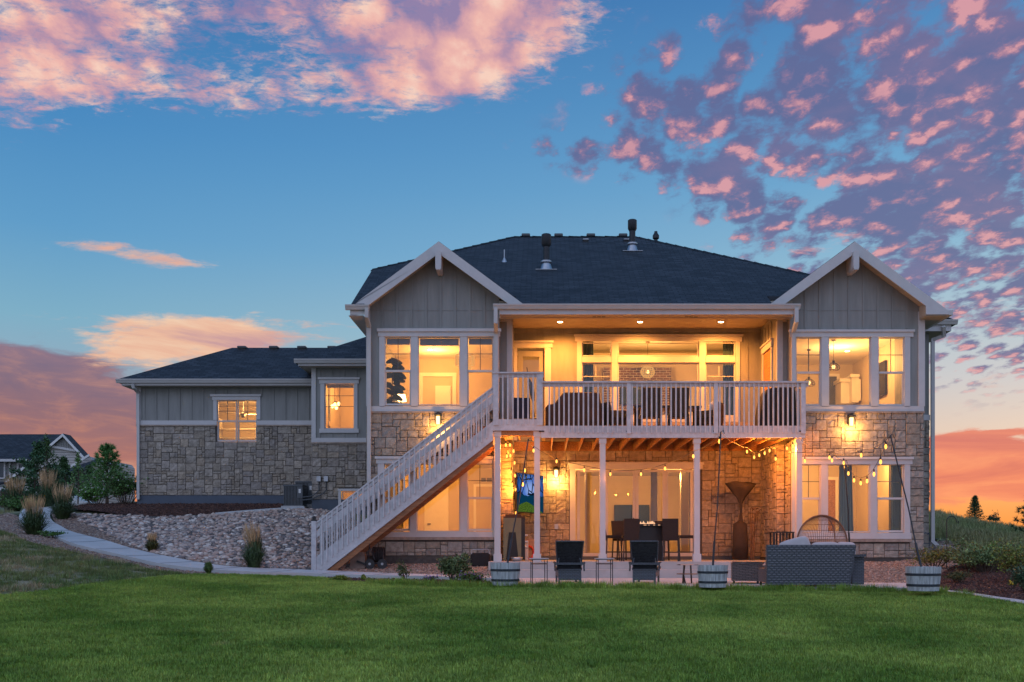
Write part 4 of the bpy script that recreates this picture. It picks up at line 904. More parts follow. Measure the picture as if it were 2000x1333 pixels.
# ================================================================= rooms behind the glass
def room(x0, x1, y0, y1, z0, z1, wall=None, floor=None, ceil=None):
    m = MB(); m.face([(x0,y0,z0),(x0,y1,z0),(x0,y1,z1),(x0,y0,z1)]); m.face([(x1,y0,z0),(x1,y0,z1),(x1,y1,z1),(x1,y1,z0)]); m.face([(x0,y1,z0),(x1,y1,z0),(x1,y1,z1),(x0,y1,z1)]); m.build('room_wall', wall or M['wallin'], house)
    m = MB(); m.face([(x0,y0,z1),(x0,y1,z1),(x1,y1,z1),(x1,y0,z1)]); m.build('room_ceiling', ceil or M['ceil'], house)
    m = MB(); m.face([(x0,y0,z0),(x1,y0,z0),(x1,y1,z0),(x0,y1,z0)]); m.build('room_floor', floor or M['woodfloor'], house)
def plight(x, y, z, w, col=(1, .56, .22), r=.12, name='room_lamp'):
    l = bpy.data.lights.new(name, 'POINT'); l.energy = w; l.color = col; l.shadow_soft_size = r
    o = bpy.data.objects.new(name, l); COL.objects.link(o); o.location = (x, y, z); return o
WARM = (1, .42, .09); WARM2 = (1, .48, .13)
def framebox(m, Y, x0, x1, y0, y1, w, d=.03):   # casing round a door drawn at depth Y (photo points)
    X0_, X1_, Z1_, Z0_ = ax(x0,Y), ax(x1,Y), az(y0,Y), az(y1,Y)
    m.box(X0_-w, X0_, Y-d, Y, Z0_, Z1_+w); m.box(X1_, X1_+w, Y-d, Y, Z0_, Z1_+w); m.box(X0_, X1_, Y-d+.001, Y, Z1_, Z1_+w)
# A study behind the left gable
room(-4.6, -1.25, 27.92, 32.0, 3.2, 5.88); plight(-3.2, 30.6, 5.45, 130.6, WARM); plight(-2.35, 29.4, 5.3, 28.7, WARM)
m = MB(); framebox(m, 31.98, 826, 884, 736, 800, .12); m.build('door_casing', M['doorwhite'], house)
m = MB(); m.box(ax(850,31.9), ax(880,31.9), 31.92, 31.97, 3.2, az(754,31.95)); m.build('inner_door', M['doorwhite'], house)
# B great room
room(-1.2, 6.65, 30.56, 36.0, 3.2, 6.88, M['wallin2']); plight(3.6, 34.0, 5.9, 151.3, WARM2); plight(1.2, 33.0, 6.3, 119.4, WARM2); plight(5.6, 33.0, 6.3, 79.6, WARM2)
m = MB(); m.box(ax(1178,35.6), ax(1311,35.6), 35.6, 35.99, 3.2, az(718,35.6)); m.build('fireplace', M['brickin'], house)
m = MB(); m.box(-1.19, 6.64, 35.6, 35.98, az(694,35.6), az(690,35.6)); m.build('room_beam', M['wallin2'], house)
# C kitchen behind the right gable
room(6.86, 10.2, 27.92, 33.6, 3.2, 5.97); plight(8.9, 30.6, 5.5, 159.3, WARM2); plight(9.6, 29.4, 5.3, 35.0, WARM2)
m = MB(); framebox(m, 33.58, 1606, 1634, 736, 860, .09); m.build('door_casing', M['doorwhite'], house)
m = MB(); m.box(ax(1606,33.57), ax(1634,33.57), 33.55, 33.57, 3.2, az(736,33.58)); m.build('inner_door', M['grey_panel'], house)  # dark doorway, not a door: panel with the dark put into its colour
m = MB(); Yc = 32.6
m.box(ax(1664,Yc), 10.1, Yc, 33.55, 4.6, az(738,Yc)); m.box(ax(1660,Yc), 10.1, Yc-.08, 33.55, az(738,Yc), az(732,Yc)); m.box(ax(1648,Yc), ax(1664,Yc), 32.9, 33.55, 4.6, az(744,Yc)); m.box(ax(1644,Yc), ax(1664,Yc)-.001, 32.82, 33.55, az(744,Yc)+.001, az(737,Yc))
for x in (1668, 1684, 1700, 1716):
    m.box(ax(x,Yc), ax(x+13,Yc), Yc-.02, Yc-.001, 4.65, az(741,Yc))
m.build('wall_cabinet', M['doorwhite'], house)
m = MB(); m.box(ax(1650,Yc), 10.1, 32.5, 33.5, 3.2, 4.1); m.build('base_cabinet', M['doorwhite'], house)
Yp = 31.5; m = MB(); m.box(10.12, 10.18, 30.2, 31.2, 4.5, 5.5); one('picture_frame', m, M['dark'], 'dark framed picture on the kitchen side wall behind the upper right window', 'picture')
# D lower left room
room(-4.6, -1.2, 27.92, 36.0, -.39, 2.75); plight(-3.3, 33.0, 2.45, 215.0, WARM); plight(-2.3, 29.6, 2.35, 47.8, WARM)
Yd = 35.98
m = MB(); framebox(m, Yd, 834, 871, 951, 1090, .09); framebox(m, Yd, 930, 962, 951, 1090, .09); m.build('door_casing', M['doorwhite'], house)
m = MB(); m.box(ax(834,Yd), ax(871,Yd), Yd-.05, Yd-.031, -.39, az(951,Yd))
for z0, z1 in ((957, 972), (976, 993), (998, 1013), (1018, 1027), (1032, 1060)):
    for q in rects(ax(838,Yd), ax(867,Yd), az(z1,Yd), az(z0,Yd), [(ax(840,Yd), ax(865,Yd), az(z1-1.2,Yd), az(z0+1.2,Yd))]): m.box(q[0], q[1], Yd-.062, Yd-.05, q[2], q[3])
dd_ = m.build('inner_door', M['doorwhite'], house)
m = MB(); m.tube([(ax(836,Yd), Yd-.06, az(1024,Yd)), (ax(836,Yd), Yd-.12, az(1024,Yd)), (ax(842,Yd), Yd-.12, az(1024,Yd))], .02, 6); m.build('handle', M['iron'], dd_)
m = MB(); m.box(ax(930,Yd), ax(962,Yd), Yd-.04, Yd-.031, -.39, az(951,Yd)); m.build('doorway_panel', M['wallin2'], house)
m = MB(); m.box(ax(940,Yd), ax(949,Yd), Yd-.03, Yd, az(941,Yd), az(934,Yd)); m.box(ax(951,Yd), ax(960,Yd), Yd-.03, Yd, az(941,Yd), az(934,Yd)); m.build('return_vent', M['shade'], house)
# E lower middle room
room(-.95, 6.35, 30.56, 38.0, -.39, 2.62, M['wallin2']); plight(1.4, 34.2, 2.3, 167.3, WARM2); plight(4.6, 34.2, 2.3, 167.3, WARM2)
m = MB(); m.box(ax(1143,33.6), ax(1152,33.6), 33.6, 33.8, -.39, 2.6); m.box(ax(1330,34), ax(1345,34), 34, 34.2, -.39, 2.6); m.build('inner_partition', M['wallin'], house)
# F lower right room
room(6.86, 10.2, 27.92, 33.2, -.39, 2.70, M['wallin2']); plight(8.2, 31.6, 2.3, 95.6, WARM2); plight(9.6, 30.0, 2.3, 63.7, WARM2)
m = MB(); framebox(m, 33.18, 1612, 1631, 938, 1090, .10); m.build('door_casing', M['doorwhite'], house)
m = MB(); m.box(ax(1612,33.17), ax(1631,33.17), 33.14, 33.17, -.39, az(938,33.18)); m.build('inner_door', M['cedar'], house)
# G wing room, H bay room, I basement
room(-13.3, -7.9, 34.52, 39.0, 2.3, 5.32); plight(-10.4, 36.6, 4.9, 151.3, WARM2)
m = MB(); 
for k in range(4): m.box(ax(425,37.5), ax(500,37.5), 37.5, 37.9, 3.3+k*.33, 3.34+k*.33)
m.box(ax(428,37.5)-.05, ax(428,37.5), 37.5, 37.9, 2.3, 4.7); m.build('wall_shelf', M['doorwhite'], house)
room(-7.15, -4.95, 33.32, 36.3, 2.9, 5.85); plight(-6.1, 34.6, 5.1, 95.6, WARM)
room(-6.95, -5.2, 33.31, 35.6, .3, 2.3); plight(-6.0, 34.4, 2.0, 28.7, WARM)

def curtain(x0, x1, Y, z0, z1, lab, grp, flare=0):
    m = MB(); n = 48; A, B = ax(x0,Y), ax(x1,Y); rows = 7
    vs = []
    for j in range(rows):
        t = j/(rows-1); z = z1 + (z0-z1)*t
        for i in range(n+1):
            u = i/n; x = A + (B-A)*u + flare*t*(u)*(B-A)
            vs.append((x, Y + .035*math.sin(u*math.pi*2*6 + .3*math.sin(t*3)), z))
    m.add(vs, [(j*(n+1)+i, j*(n+1)+i+1, (j+1)*(n+1)+i+1, (j+1)*(n+1)+i) for j in range(rows-1) for i in range(n)])
    return one('curtain', m, M['curtain'], lab, 'curtain', grp, smooth=True)
curtain(1139, 1159, 30.75, 3.22, 6.4, 'blue curtain at the left end of the great room window above the deck', 'great room curtains')
curtain(1412, 1434, 30.75, 3.22, 6.4, 'blue curtain at the right end of the great room window above the deck', 'great room curtains')
curtain(1639, 1663, 28.15, -.38, 2.55, 'teal curtain hanging in the middle pane of the lower right window', 'lower right window curtains', .25)
curtain(1741, 1763, 28.15, -.38, 2.55, 'teal curtain at the right end of the lower right window', 'lower right window curtains')
m = MB(); vs = []
curt2 = MB()
for (a, b) in ((1271, 1284), (1346, 1351)):
    n = 30; A, B = ax(a,31.0), ax(b,31.0); 
    for j in range(2):
        for i in range(n+1): curt2.v.append((A+(B-A)*i/n, 31.0+.03*math.sin(i/n*math.pi*8), 2.5 if j == 0 else -.38))
    base = len(curt2.v) - 2*(n+1)
    for i in range(n): curt2.f.append((base+i, base+i+1, base+n+2+i, base+n+1+i)); curt2.t.append(None)
one('door_drape', curt2, M['linen'], 'pale drapes drawn aside behind the sliding patio door', 'curtain')

def tv(x0, x1, y0, y1, Y, lab, mat=None):
    t = empty('television', ((ax(x0,Y)+ax(x1,Y))/2, Y, az(y1,Y)), lab, 'television')
    m = MB(); m.box(ax(x0,Y), ax(x1,Y), Y, Y+.05, az(y1,Y), az(y0,Y)); m.build('case', M['black'], t)
    m = MB(); m.box(ax(x0,Y)+.02, ax(x1,Y)-.02, Y-.006, Y-.001, az(y1,Y)+.02, az(y0,Y)-.02); m.build('screen', mat or M['slate_mat'], t); return t
tv(1199.5, 1268.5, 986.5, 1030, 37.9, 'dark wall television seen through the sliding patio door')
tv(1211, 1256, 757, 790, 35.5, 'dark television on the brick fireplace in the great room')
def downlight(x, Y, z, lab, grp):
    t = empty('ceiling_light', (x, Y, z), lab, 'ceiling light', grp)
    m = MB(); m.lathe([(.105, 0), (.105, -.012), (.075, -.014)], (x, Y, z), 20); m.build('trim_ring', M['white'], t)
    m = MB(); m.lathe([(.0001, -.016), (.072, -.016), (.072, -.006)], (x, Y, z), 20); m.build('lens', M['downlight'], t); return t
for px_, lab in ((1094, 'left'), (1250, 'middle'), (1408, 'right')):
    s = 384/ .0 if False else None
    Yl = 6.46*F/(H0-628.5); x = ax(px_, Yl)
    downlight(x, Yl, 6.458, f'lit recessed light in the porch ceiling, {lab} one of the three', 'recessed porch ceiling lights')
    l = bpy.data.lights.new('porch_spot', 'SPOT'); l.energy = 820; l.color = (1, .33, .05); l.spot_size = R(168); l.spot_blend = .8; l.shadow_soft_size = .07
    o = bpy.data.objects.new('porch_spot', l); COL.objects.link(o); o.location = (x, Yl, 6.42)
downlight(ax(840,30.5), 30.5, 5.878, 'lit recessed light in the ceiling of the room behind the left gable', None)
downlight(ax(1655,31.2), 31.2, 5.968, 'lit recessed light in the kitchen ceiling behind the right gable', None)
# pendants
def pendant_basket(x, y, Y, ztop, r, lab):
    X, Z = ax(x,Y), az(y,Y); t = empty('pendant_lamp', (X, Y, Z), lab, 'pendant lamp')
    m = MB(); m.tube([(X,Y,ztop),(X,Y,Z+r)], .006, 5); m.lathe([(.0001,0),(.07,0),(.07,-.03),(.0001,-.03)], (X,Y,ztop), 14); m.build('cord', M['iron'], t)
    m = MB()
    for k in range(14):
        a = k*math.pi*2/14; m.tube([(X+math.cos(a)*r*math.sin(q), Y+math.sin(a)*r*math.sin(q), Z+r*.85*math.cos(q)) for q in [i*math.pi/10 for i in range(11)]], .012, 4)
    for q in (.35, .7, 1.0, 1.35, 1.7, 2.05, 2.4): m.tube([(X+math.cos(a)*r*math.sin(q), Y+math.sin(a)*r*math.sin(q), Z+r*.85*math.cos(q)) for a in [i*math.pi/8 for i in range(17)]], .01, 4, cap=False)
    m.build('shade', M['bead'], t)
    m = MB(); m.blob((X,Y,Z), (.055,.055,.065), 1, 2, 0); m.build('bulb', M['pendantglow'], t, smooth=True)
pendant_basket(1265, 727, 34.4, 6.87, .235, 'round woven globe pendant glowing in the great room window')
def pendant_bead(x, y, Y, ztop, lab):
    X, Z = ax(x,Y), az(y,Y); t = empty('chandelier', (X, Y, Z), lab, 'chandelier')
    m = MB(); m.tube([(X,Y,ztop),(X,Y,Z+.2)], .008, 5); m.build('rod', M['iron'], t)
    m = MB()
    for R_, z1, z0 in ((.27, .16, -.12), (.17, -.10, -.26)):
        n = int(R_*90)
        for k in range(n):
            a = 2*math.pi*k/n; m.tube([(X+math.cos(a)*R_, Y+math.sin(a)*R_, Z+z1), (X+math.cos(a)*R_*.98, Y+math.sin(a)*R_*.98, Z+z0)], .008, 4)
        for z in (z1, z0): m.tube([(X+math.cos(a)*R_, Y+math.sin(a)*R_, Z+z) for a in [i*math.pi/8 for i in range(17)]], .012, 4, cap=False)
    m.build('bead_shade', M['bead'], t)
    m = MB(); m.blob((X,Y,Z+.02), (.05,.05,.06), 1, 2, 0); m.build('bulb', M['pendantglow'], t, smooth=True)
pendant_bead(908, 706, 29.5, 5.87, 'tiered beaded chandelier glowing behind the right pane of the left gable window')
def pendant_glass(x, y, Y, ztop, lab):
    X, Z = ax(x,Y), az(y,Y); t = empty('pendant_lamp', (X, Y, Z), lab, 'pendant lamp', 'kitchen pendant lamps')
    m = MB(); m.tube([(X,Y,ztop),(X,Y,Z+.14)], .006, 5); m.lathe([(.0001,0),(.06,0),(.06,-.025),(.0001,-.025)], (X,Y,ztop), 14); m.lathe([(.035,.18),(.035,.10),(.02,.08)], (X,Y,Z), 12); m.build('cord', M['iron'], t)
    m = MB(); 
    for q in range(10):
        a0 = q*2*math.pi/10; m.tube([(X+math.cos(a0)*r_, Y+math.sin(a0)*r_, Z+z_) for r_, z_ in ((.035,.12),(.08,.10),(.17,.02),(.185,-.04),(.15,-.09))], .005, 4)
    for r_, z_ in ((.17,.02),(.185,-.04),(.15,-.09)): m.tube([(X+math.cos(a)*r_, Y+math.sin(a)*r_, Z+z_) for a in [i*math.pi/8 for i in range(17)]], .006, 4, cap=False)
    m.build('shade', M['iron'], t)
    m = MB(); m.blob((X,Y,Z), (.05,.05,.06), 1, 2, 0); m.build('bulb', M['pendantglow'], t, smooth=True)
pendant_glass(1628, 717, 29.6, 5.96, 'glass pendant lamp with lit bulb in the middle pane of the upper right window')
t_ = pendant_glass(1580, 748, 31.0, 5.96, 'hanging pendant lamp seen through the left sash of the upper right window')
def glow_lamp(x, y, Y, r, lab, cat, nm):
    X, Z = ax(x,Y), az(y,Y); t = empty(nm, (X, Y, Z), lab, cat)
    m = MB(); m.lathe([(r*.75, r), (r, -r*.2)], (X,Y,Z), 18); m.build('lamp_shade', M['lampglow'], t, smooth=True)
    m = MB(); m.lathe([(.02, r*.8), (.02, -r*.6), (.07, -r), (.05, -r*2), (.08, -r*2.2)], (X,Y,Z), 12); m.build('base', M['iron'], t, smooth=True)
glow_lamp(783, 782, 29.0, .16, 'table lamp with glowing shade beside the potted plant in the left gable window', 'table lamp', 'table_lamp')
m = MB(); X, Z, Y = ax(654,34.4), az(792,34.4), 34.4
hl = empty('chandelier', (X, Y, Z), 'bright cluster lamp glowing in the small bay window', 'chandelier')
for dx, dz in ((0, .02), (.13, .05), (-.08, -.03), (.05, -.08)): m.blob((X+dx, Y, Z+dz), (.055,.055,.07), 2, 2, 0)
m.build('bulb', M['lantern_glow'], hl, smooth=True); m = MB(); m.tube([(X,Y,5.84),(X,Y,Z+.1)], .01, 5); m.tube([(X-.1,Y,Z+.06),(X,Y,Z+.12),(X+.14,Y,Z+.12)], .01, 5); m.build('arm', M['iron'], hl)
# ceiling fan in the wing
X, Y, Z = ax(475,36.6), 36.6, az(812,36.6); fan = empty('ceiling_fan', (X, Y, Z), 'ceiling fan with pale blades behind the wing window', 'ceiling fan')
m = MB(); m.tube([(X,Y,5.3),(X,Y,Z+.1)], .015, 6); m.lathe([(.03,.12),(.1,.08),(.1,-.04),(.04,-.08)], (X,Y,Z), 14); m.build('motor', M['steel'], fan)
for k in range(4):
    a = k*math.pi/2 + .5; m = MB(); m.beam((X+math.cos(a)*.1, Y+math.sin(a)*.1, Z+.05), (X+math.cos(a)*.62, Y+math.sin(a)*.62, Z+.07), .13, .012); m.build('blade', M['white'], fan)
# leafy plant in the left gable room
def leafblade(m, p, d, l, w, tint=None, droop=.3, up=Vector((0,0,1))):
    p, d = Vector(p), Vector(d).normalized(); s = d.cross(up)
    if s.length < .05: s = Vector((1, 0, 0))
    s.normalize(); pts = []
    for t, k in ((0, .1), (.3, .8), (.6, 1), (.85, .7)):
        c = p + d*l*t + Vector((0, 0, -droop*l*t*t)); pts.append((c - s*w*k/2, c + s*w*k/2))
    tip = p + d*l + Vector((0, 0, -droop*l)); vs = [q for pr in pts for q in pr] + [tip]
    m.add(vs, [(0,1,3,2), (2,3,5,4), (4,5,7,6), (6,7,8)], tint)
X, Y = ax(767,28.6), 28.6; fp = empty('potted_fig', (X, Y, 3.2), 'tall dark broad-leaved fig plant behind the left sash of the left gable window', 'house plant')
m = MB(); rr = random.Random(4); m.tube([(X,Y,3.5),(X-.03,Y,4.2),(X+.02,Y,5.0),(X,Y,5.25)], [.02,.018,.014,.008], 6); m.build('stem', M['bark'], fp)
m = MB()
for k in range(46):
    z = 3.75 + 1.45*(k/46)**1.0; a = rr.uniform(0, 6.28); sp_ = .15 if k < 40 else .05
    leafblade(m, (X+rr.uniform(-.03,.03), Y, z), (math.cos(a), math.sin(a)*.7, rr.uniform(.1,.9)), rr.uniform(.26,.38), rr.uniform(.16,.24), (.8,.8,.8), .4, up=Vector((.2,-1,.2)))
m.build('leaves', M['leafdark'], fp)
m = MB(); m.lathe([(.13,0),(.17,.32),(.15,.32)], (X,Y,3.2), 16); m.build('pot', M['white'], fp)

# ================================================================= deck
deck = empty('deck', (3, 28, ZD), 'raised wooden deck with white railing across the middle of the house', 'deck')
DX0, DX1 = ax(1058, YF), ax(1573, YF); ZR0, ZR1 = az(855.5, YF), az(832, YF)
m = MB(); n = 24
y = YF + .03
while y < YB - .02: m.box(DX0, DX1, y, min(y+.135, YB-.005), ZD-.03, ZD); y += .1405
m.build('floor_board', M['deckboard'], deck)
m = MB(); m.box(DX0-.02, DX1, YF, YF+.04, ZR0, ZR1); m.box(DX1-.04, DX1, YF+.041, YG-.02, ZR0, ZR1); m.build('rim_board', M['rail'], deck)
m = MB(); m.box(RX0+.01, RX1-.01, YB-.06, YB-.045, ZR0+.01, ZD-.04); m.build('ledger_board', M['cedar'], deck)
m = MB(); m.box(DX0, DX1-.05, YF+.30, YF+.39, ZR0-.13, ZR0-.002); 
k = 0; x = .28 - .4064*2
jx = []
while x < DX1 - .1:
    if x > DX0-.02 and True: jx.append(x)
    x += .4064
for x in jx:
    m = MB(); m.box(x-.019, x+.019, YF+.045, (YB-.065 if RX0 < x < RX1 else YG-.03), ZR0+.004, ZD-.032); m.build('joist', M['cedar'], deck)
# landing
LX0 = ax(963, YF); LZ0 = az(841.5, YF)
m = MB(); y = YF+.03
while y < YI - .2: m.box(LX0, DX0-.0, y, min(y+.135, YI-.21), ZL-.03, ZL); y += .1405
m.build('floor_board', M['deckboard'], deck)
m = MB(); m.box(LX0, DX0+.015, YF-.02, YF+.02, LZ0, az(819.5,YF)); m.box(LX0, LX0+.04, YF+.021, YG-.05, LZ0, ZL-.035); m.build('rim_board', M['rail'], deck)
m = MB(); m.box(LX0+.04, DX0-.02, YF+.06, YF+.10, az(850.5,YF), LZ0+.1); m.box(LX0+.04, DX0, YF+.3, YF+.34, az(850.5,YF), LZ0+.1); 
for x in (-1.0, -.62, -.25): m.box(x, x+.04, YF+.345, YI-.21, az(849,YF), ZL-.035)
m.build('landing_frame', M['cedar'], deck)
# posts
for cx, zt_, cap in ((972, 842.5, (842, 853)), (1049, 842.5, (842, 853)), (1177, 856, (856, 866)), (1361, 856, (856, 866)), (1560.5, 856, (856, 866))):
    c = ax(cx, YF+.1); yc = YF + .13; wp = .074; m = MB()
    m.box(c-wp, c+wp, yc-wp, yc+wp, ZS+.2, az(cap[1], YF)); m.box(c-wp-.02, c+wp+.02, yc-wp-.02, yc+wp+.02, az(cap[1],YF), az(cap[0],YF)-.002)
    m.box(c-wp-.03, c+wp+.03, yc-wp-.03, yc+wp+.03, ZS-.01, ZS+.2); m.build('post', M['trim'], deck)
m = MB(); m.box(ax(1150,YF), ax(1204,YF), YF+.042, YF+.045, ZR0, ZR0+.01)
# railings: balusters stand on the outer face of the rim
def railing(xa, xb, ztop, zbot, posts, zdeck, first, step):
    r = MB(); r.box(xa, xb, YF-.07, YF+.09, ztop-.04, ztop); r.box(xa, xb, YF+.002, YF+.038, ztop-.135, ztop-.041)
    rl = r.build('railing', M['rail'], deck)
    for p, w in posts:
        c = ax(p, YF); q = MB(); q.box(c-w, c+w, YF-.045, YF+.045, zbot-.02, ztop-.041); q.build('rail_post', M['rail'], rl)
    x = first
    while x < xb*1e9 and x < b_end:
        if all(abs(x - p) > 6 for p, w in posts):
            c = ax(x, YF); q = MB(); q.prism([(c-.019, ztop-.045), (c+.019, ztop-.045), (c+.019, zbot), (c-.019, zbot)], YF-.040, YF-.002)
            q.build('baluster', M['rail'], rl)
        x += step
    return rl
b_end = 1562
railing(ax(1058,YF), ax(1579,YF), az(745.5,YF), az(846,YF), ((1228,.055),(1398,.055),(1568.5,.06)), ZD, 1073, 9.5)
b_end = 1046
railing(ax(961,YF), ax(1062,YF), az(727.5,YF), az(830,YF), ((968.5,.07),(1054,.08)), ZL, 982, 9.9)
m = MB(); c = ax(1568.5, YF)+.0; m.box(c-.06, c+.06, YF+.091, YG-.02, az(745.5,YF)-.042, az(745.5,YF)-.002); m.box(c-.02, c+.02, YF+.1, YG-.02, az(745.5,YF)-.135, az(745.5,YF)-.043); rr_ = m.build('railing', M['rail'], deck)
y = YF+.2
while y < YG-.05: q = MB(); q.box(c+.022, c+.06, y-.019, y+.019, az(846,YF), az(745.5,YF)-.045); q.build('baluster', M['rail'], rr_); y += .126
m = MB()
for cx in (1058, 1228, 1398, 1566): m.lathe([(.0001,-.0),(.055,-.0),(.06,.03)], (ax(cx,YF), YF-.0, az(844,YF)), 12, sx=1.2, sy=.5)
m.build('post_bracket', M['iron'], deck)
m = MB(); m.box(ax(963,YF), ax(972,YF), YF-.03, YF-.021, az(835,YF), az(830,YF))
# ================================================================= stairs
st = empty('staircase', (ax(613.5, YF), YF+.5, -.65), 'white railed wooden staircase climbing from the rock bed up to the deck', 'staircase')
SLP = .767; XT, XB = LX0, ax(613.5, YF)
zr = lambda X: .640 + SLP*(X + 5.837)
def band(m, o1, o0, y0, y1, xa=XB+.06, xb=XT): m.prism([(xa, zr(xa)-o0), (xb, zr(xb)-o0), (xb, zr(xb)-o1), (xa, zr(xa)-o1)], y0, y1)
for side, y in (('near', YF), ('far', YF+1.02)):
    m = MB(); band(m, 0, .045, y-.05, y+.05); band(m, .046, .16, y-.019, y+.019); band(m, .226, .415, y-.019, y+.019); rl = m.build('railing', M['rail'], st)
    n = 33
    for k in range(n):
        X = ax(629 + k*10.06, YF)
        if X > XT - .05: break
        q = MB(); z1 = zr(X) - .047; z0 = zr(X) - 1.22
        q.prism([(X-.019, z0), (X+.019, z0+.0), (X+.019, z1+.019*SLP), (X-.019, z1-.019*SLP)], y-.058, y-.0195); q.build('baluster', M['rail'], rl)
    m = MB(); xa = XB+.06
    m.prism([(xa, zr(xa)-.9), (XT, zr(XT)-.9), (XT, zr(XT)-1.39), (ax(634,YF), az(1117,YF)), (xa, az(1117,YF))], y-.019, y+.019); m.build('skirt_board', M['rail'], st)
    m = MB(); xa = ax(634,YF)+.02
    m.prism([(xa, az(1118,YF)), (XT, zr(XT)-1.36), (XT, zr(XT)-1.53), (ax(652,YF), az(1118,YF))], y+.021, y+.065); m.build('stringer', M['cedar_x'], st)
    m = MB(); m.box(XB-.06, XB+.06, y-.06, y+.06, -.75, az(1018,YF)); m.build('newel_post', M['rail'], st)
    m = MB(); m.box(XB-.065, XB+.065, y-.065, y+.065, az(1018,YF), az(1016,YF)); m.box(XB-.04, XB+.04, y-.04, y+.04, az(1016,YF), az(1011,YF)); m.lathe([(.07, .1),(.0001,.14)], (XB, y, az(1016,YF)-.03), 4); m.build('post_cap', M['dark'], st)
rise, run = .1965, .2435
for k in range(1, 20):
    z = ZL - rise*k; X1_ = XT - run*(k-1); m = MB(); m.box(X1_-run-.02, X1_, YF+.07, YF+.95, z-.04, z); m.build('tread', M['cedar_x'], st)

# ================================================================= patio slabs
m = MB(); m.box(RX0-.55, RX1+.4, YF-.12, YB+.0, ZS-.3, ZS); upper = m.build('patio_slab', M['concrete_up'], None); tag(upper, kind='structure')
m = MB(); m.box(-.95, RX1+.8, YF-.50, YF-.121, ZP-.2, ZS-.20); tag(m.build('patio_step', M['concrete_up']), kind='structure')
pts = [G(962,1148), G(1100,1150), G(1400,1152.5), G(1640,1156), G(1846,1160)]
m = MB(); poly = [(p[0], p[1]) for p in pts]; far = [(ax(1846,22.6)-.35, 22.8), (ax(1765,23.3), 23.6), (7.2, 24.6), (6.9, 26.2), (-1.0, 26.2), (-1.05, 24.2)]
pl = [(x, y, ZP) for x, y in poly + far]; m.plate(pl, (0, 0, -.25)); tag(m.build('patio', M['concrete']), kind='structure')
print('patio edge', pts)
# ================================================================= lights on the walls
def sconce(x, y, Y, lab, w=26, k=1.0):
    X, Z = ax(x,Y), az(y,Y); t = empty('wall_lantern', (X, Y, Z), lab, 'wall lantern', 'wall lanterns on the stone'); y0 = Y - .17
    m = MB(); m.box(X-.06, X+.06, Y-.06, Y-.04, Z-.05, Z+.20); m.beam((X, Y-.05, Z+.17), (X, y0, Z+.20), .02, .02); m.lathe([(.03,.21),(.10,.155),(.115,.13),(.0001,.13)], (X,y0,Z), 16); m.lathe([(.05,-.125),(.05,-.14),(.0001,-.15)], (X,y0,Z), 16)
    for a in range(4): m.tube([(X+.085*math.cos(a*1.57+.78), y0+.085*math.sin(a*1.57+.78), Z+.13), (X+.08*math.cos(a*1.57+.78), y0+.08*math.sin(a*1.57+.78), Z-.14)], .006, 4)
    m.build('frame', M['iron'], t)
    m = MB(); m.lathe([(.0001,.10),(.055,.10),(.052,-.12),(.0001,-.12)], (X,y0,Z), 16); m.build('lamp_glass', M['lantern_glow'], t, smooth=2)
    plight(X, y0-.10, Z-.22, w, (1,.45,.10), .05, 'lantern_light')
sconce(857, 822, YG, 'lit wall lantern on the stone under the left gable window', 42)
sconce(1659, 825, YG, 'lit wall lantern on the stone under the upper right window', 55)
sconce(1086, 926, YB, 'lit wall lantern beside the sliding patio door under the deck', 70)

# ================================================================= half barrels, poles and string lights
def barrel(x, Y, r, h, lab):
    X = ax(x,Y); t = empty('barrel_planter', (X, Y, ZP), lab, 'barrel planter', 'half barrel planters along the patio edge'); n = 24
    prof = lambda q: r*(.84 + .16*math.sin((q*.62+.1)*math.pi/1.55))
    m = MB()
    for k in range(n):
        a0, a1 = 2*math.pi*(k+.04)/n, 2*math.pi*(k+.96)/n; tint = (rnd.uniform(.7,1.15),)*3; ht = h - rnd.uniform(0,.008); vs = []
        for q in range(7):
            z = ht*q/6; rr = prof(z/h)
            for a in (a0, (a0+a1)/2, a1): vs.append((X+rr*math.cos(a), Y+rr*math.sin(a), ZP+z))
        for rr in (prof(1)-.03,):
            for a in (a0, (a0+a1)/2, a1): vs.append((X+rr*math.cos(a), Y+rr*math.sin(a), ZP+ht))
            for a in (a0, (a0+a1)/2, a1): vs.append((X+rr*math.cos(a), Y+rr*math.sin(a), ZP+ht-.12))
        m.add(vs, [(i*3+j, i*3+j+1, (i+1)*3+j+1, (i+1)*3+j) for i in range(8) for j in range(2)], tint)
    m.lathe([(.0001,.0),(prof(.03)-.004,.0),(prof(.95)-.006,h*.9)], (X,Y,ZP+.01), n, (.3,.3,.3)); m.build('barrel', M['barkwood'], t)
    for q in (.18, .62):
        m = MB(); m.lathe([(prof(q)+.003, h*q),(prof(q+.09)+.006, h*(q+.01)),(prof(q+.1)+.006,h*(q+.1)),(prof(q+.1)-.002,h*(q+.105))], (X,Y,ZP), 36); m.build('hoop', M['hoop'], t, smooth=2)
    m = MB(); m.lathe([(.0001,h-.06),(prof(1)-.03,h-.065)], (X,Y,ZP), n); m.build('soil', M['mulchb'], t)
    return X
BR = [(987, 21.2, .31, .47), (1392, 20.2, .30, .44), (1803, 18.6, .31, .44)]
bx1 = barrel(*BR[0], 'weathered half barrel planter at the left end of the patio holding a leaning pole')
bx2 = barrel(*BR[1], 'weathered half barrel planter between the wooden table and the wicker ottoman')
bx3 = barrel(*BR[2], 'weathered half barrel planter at the right corner of the patio by the mulch bed')
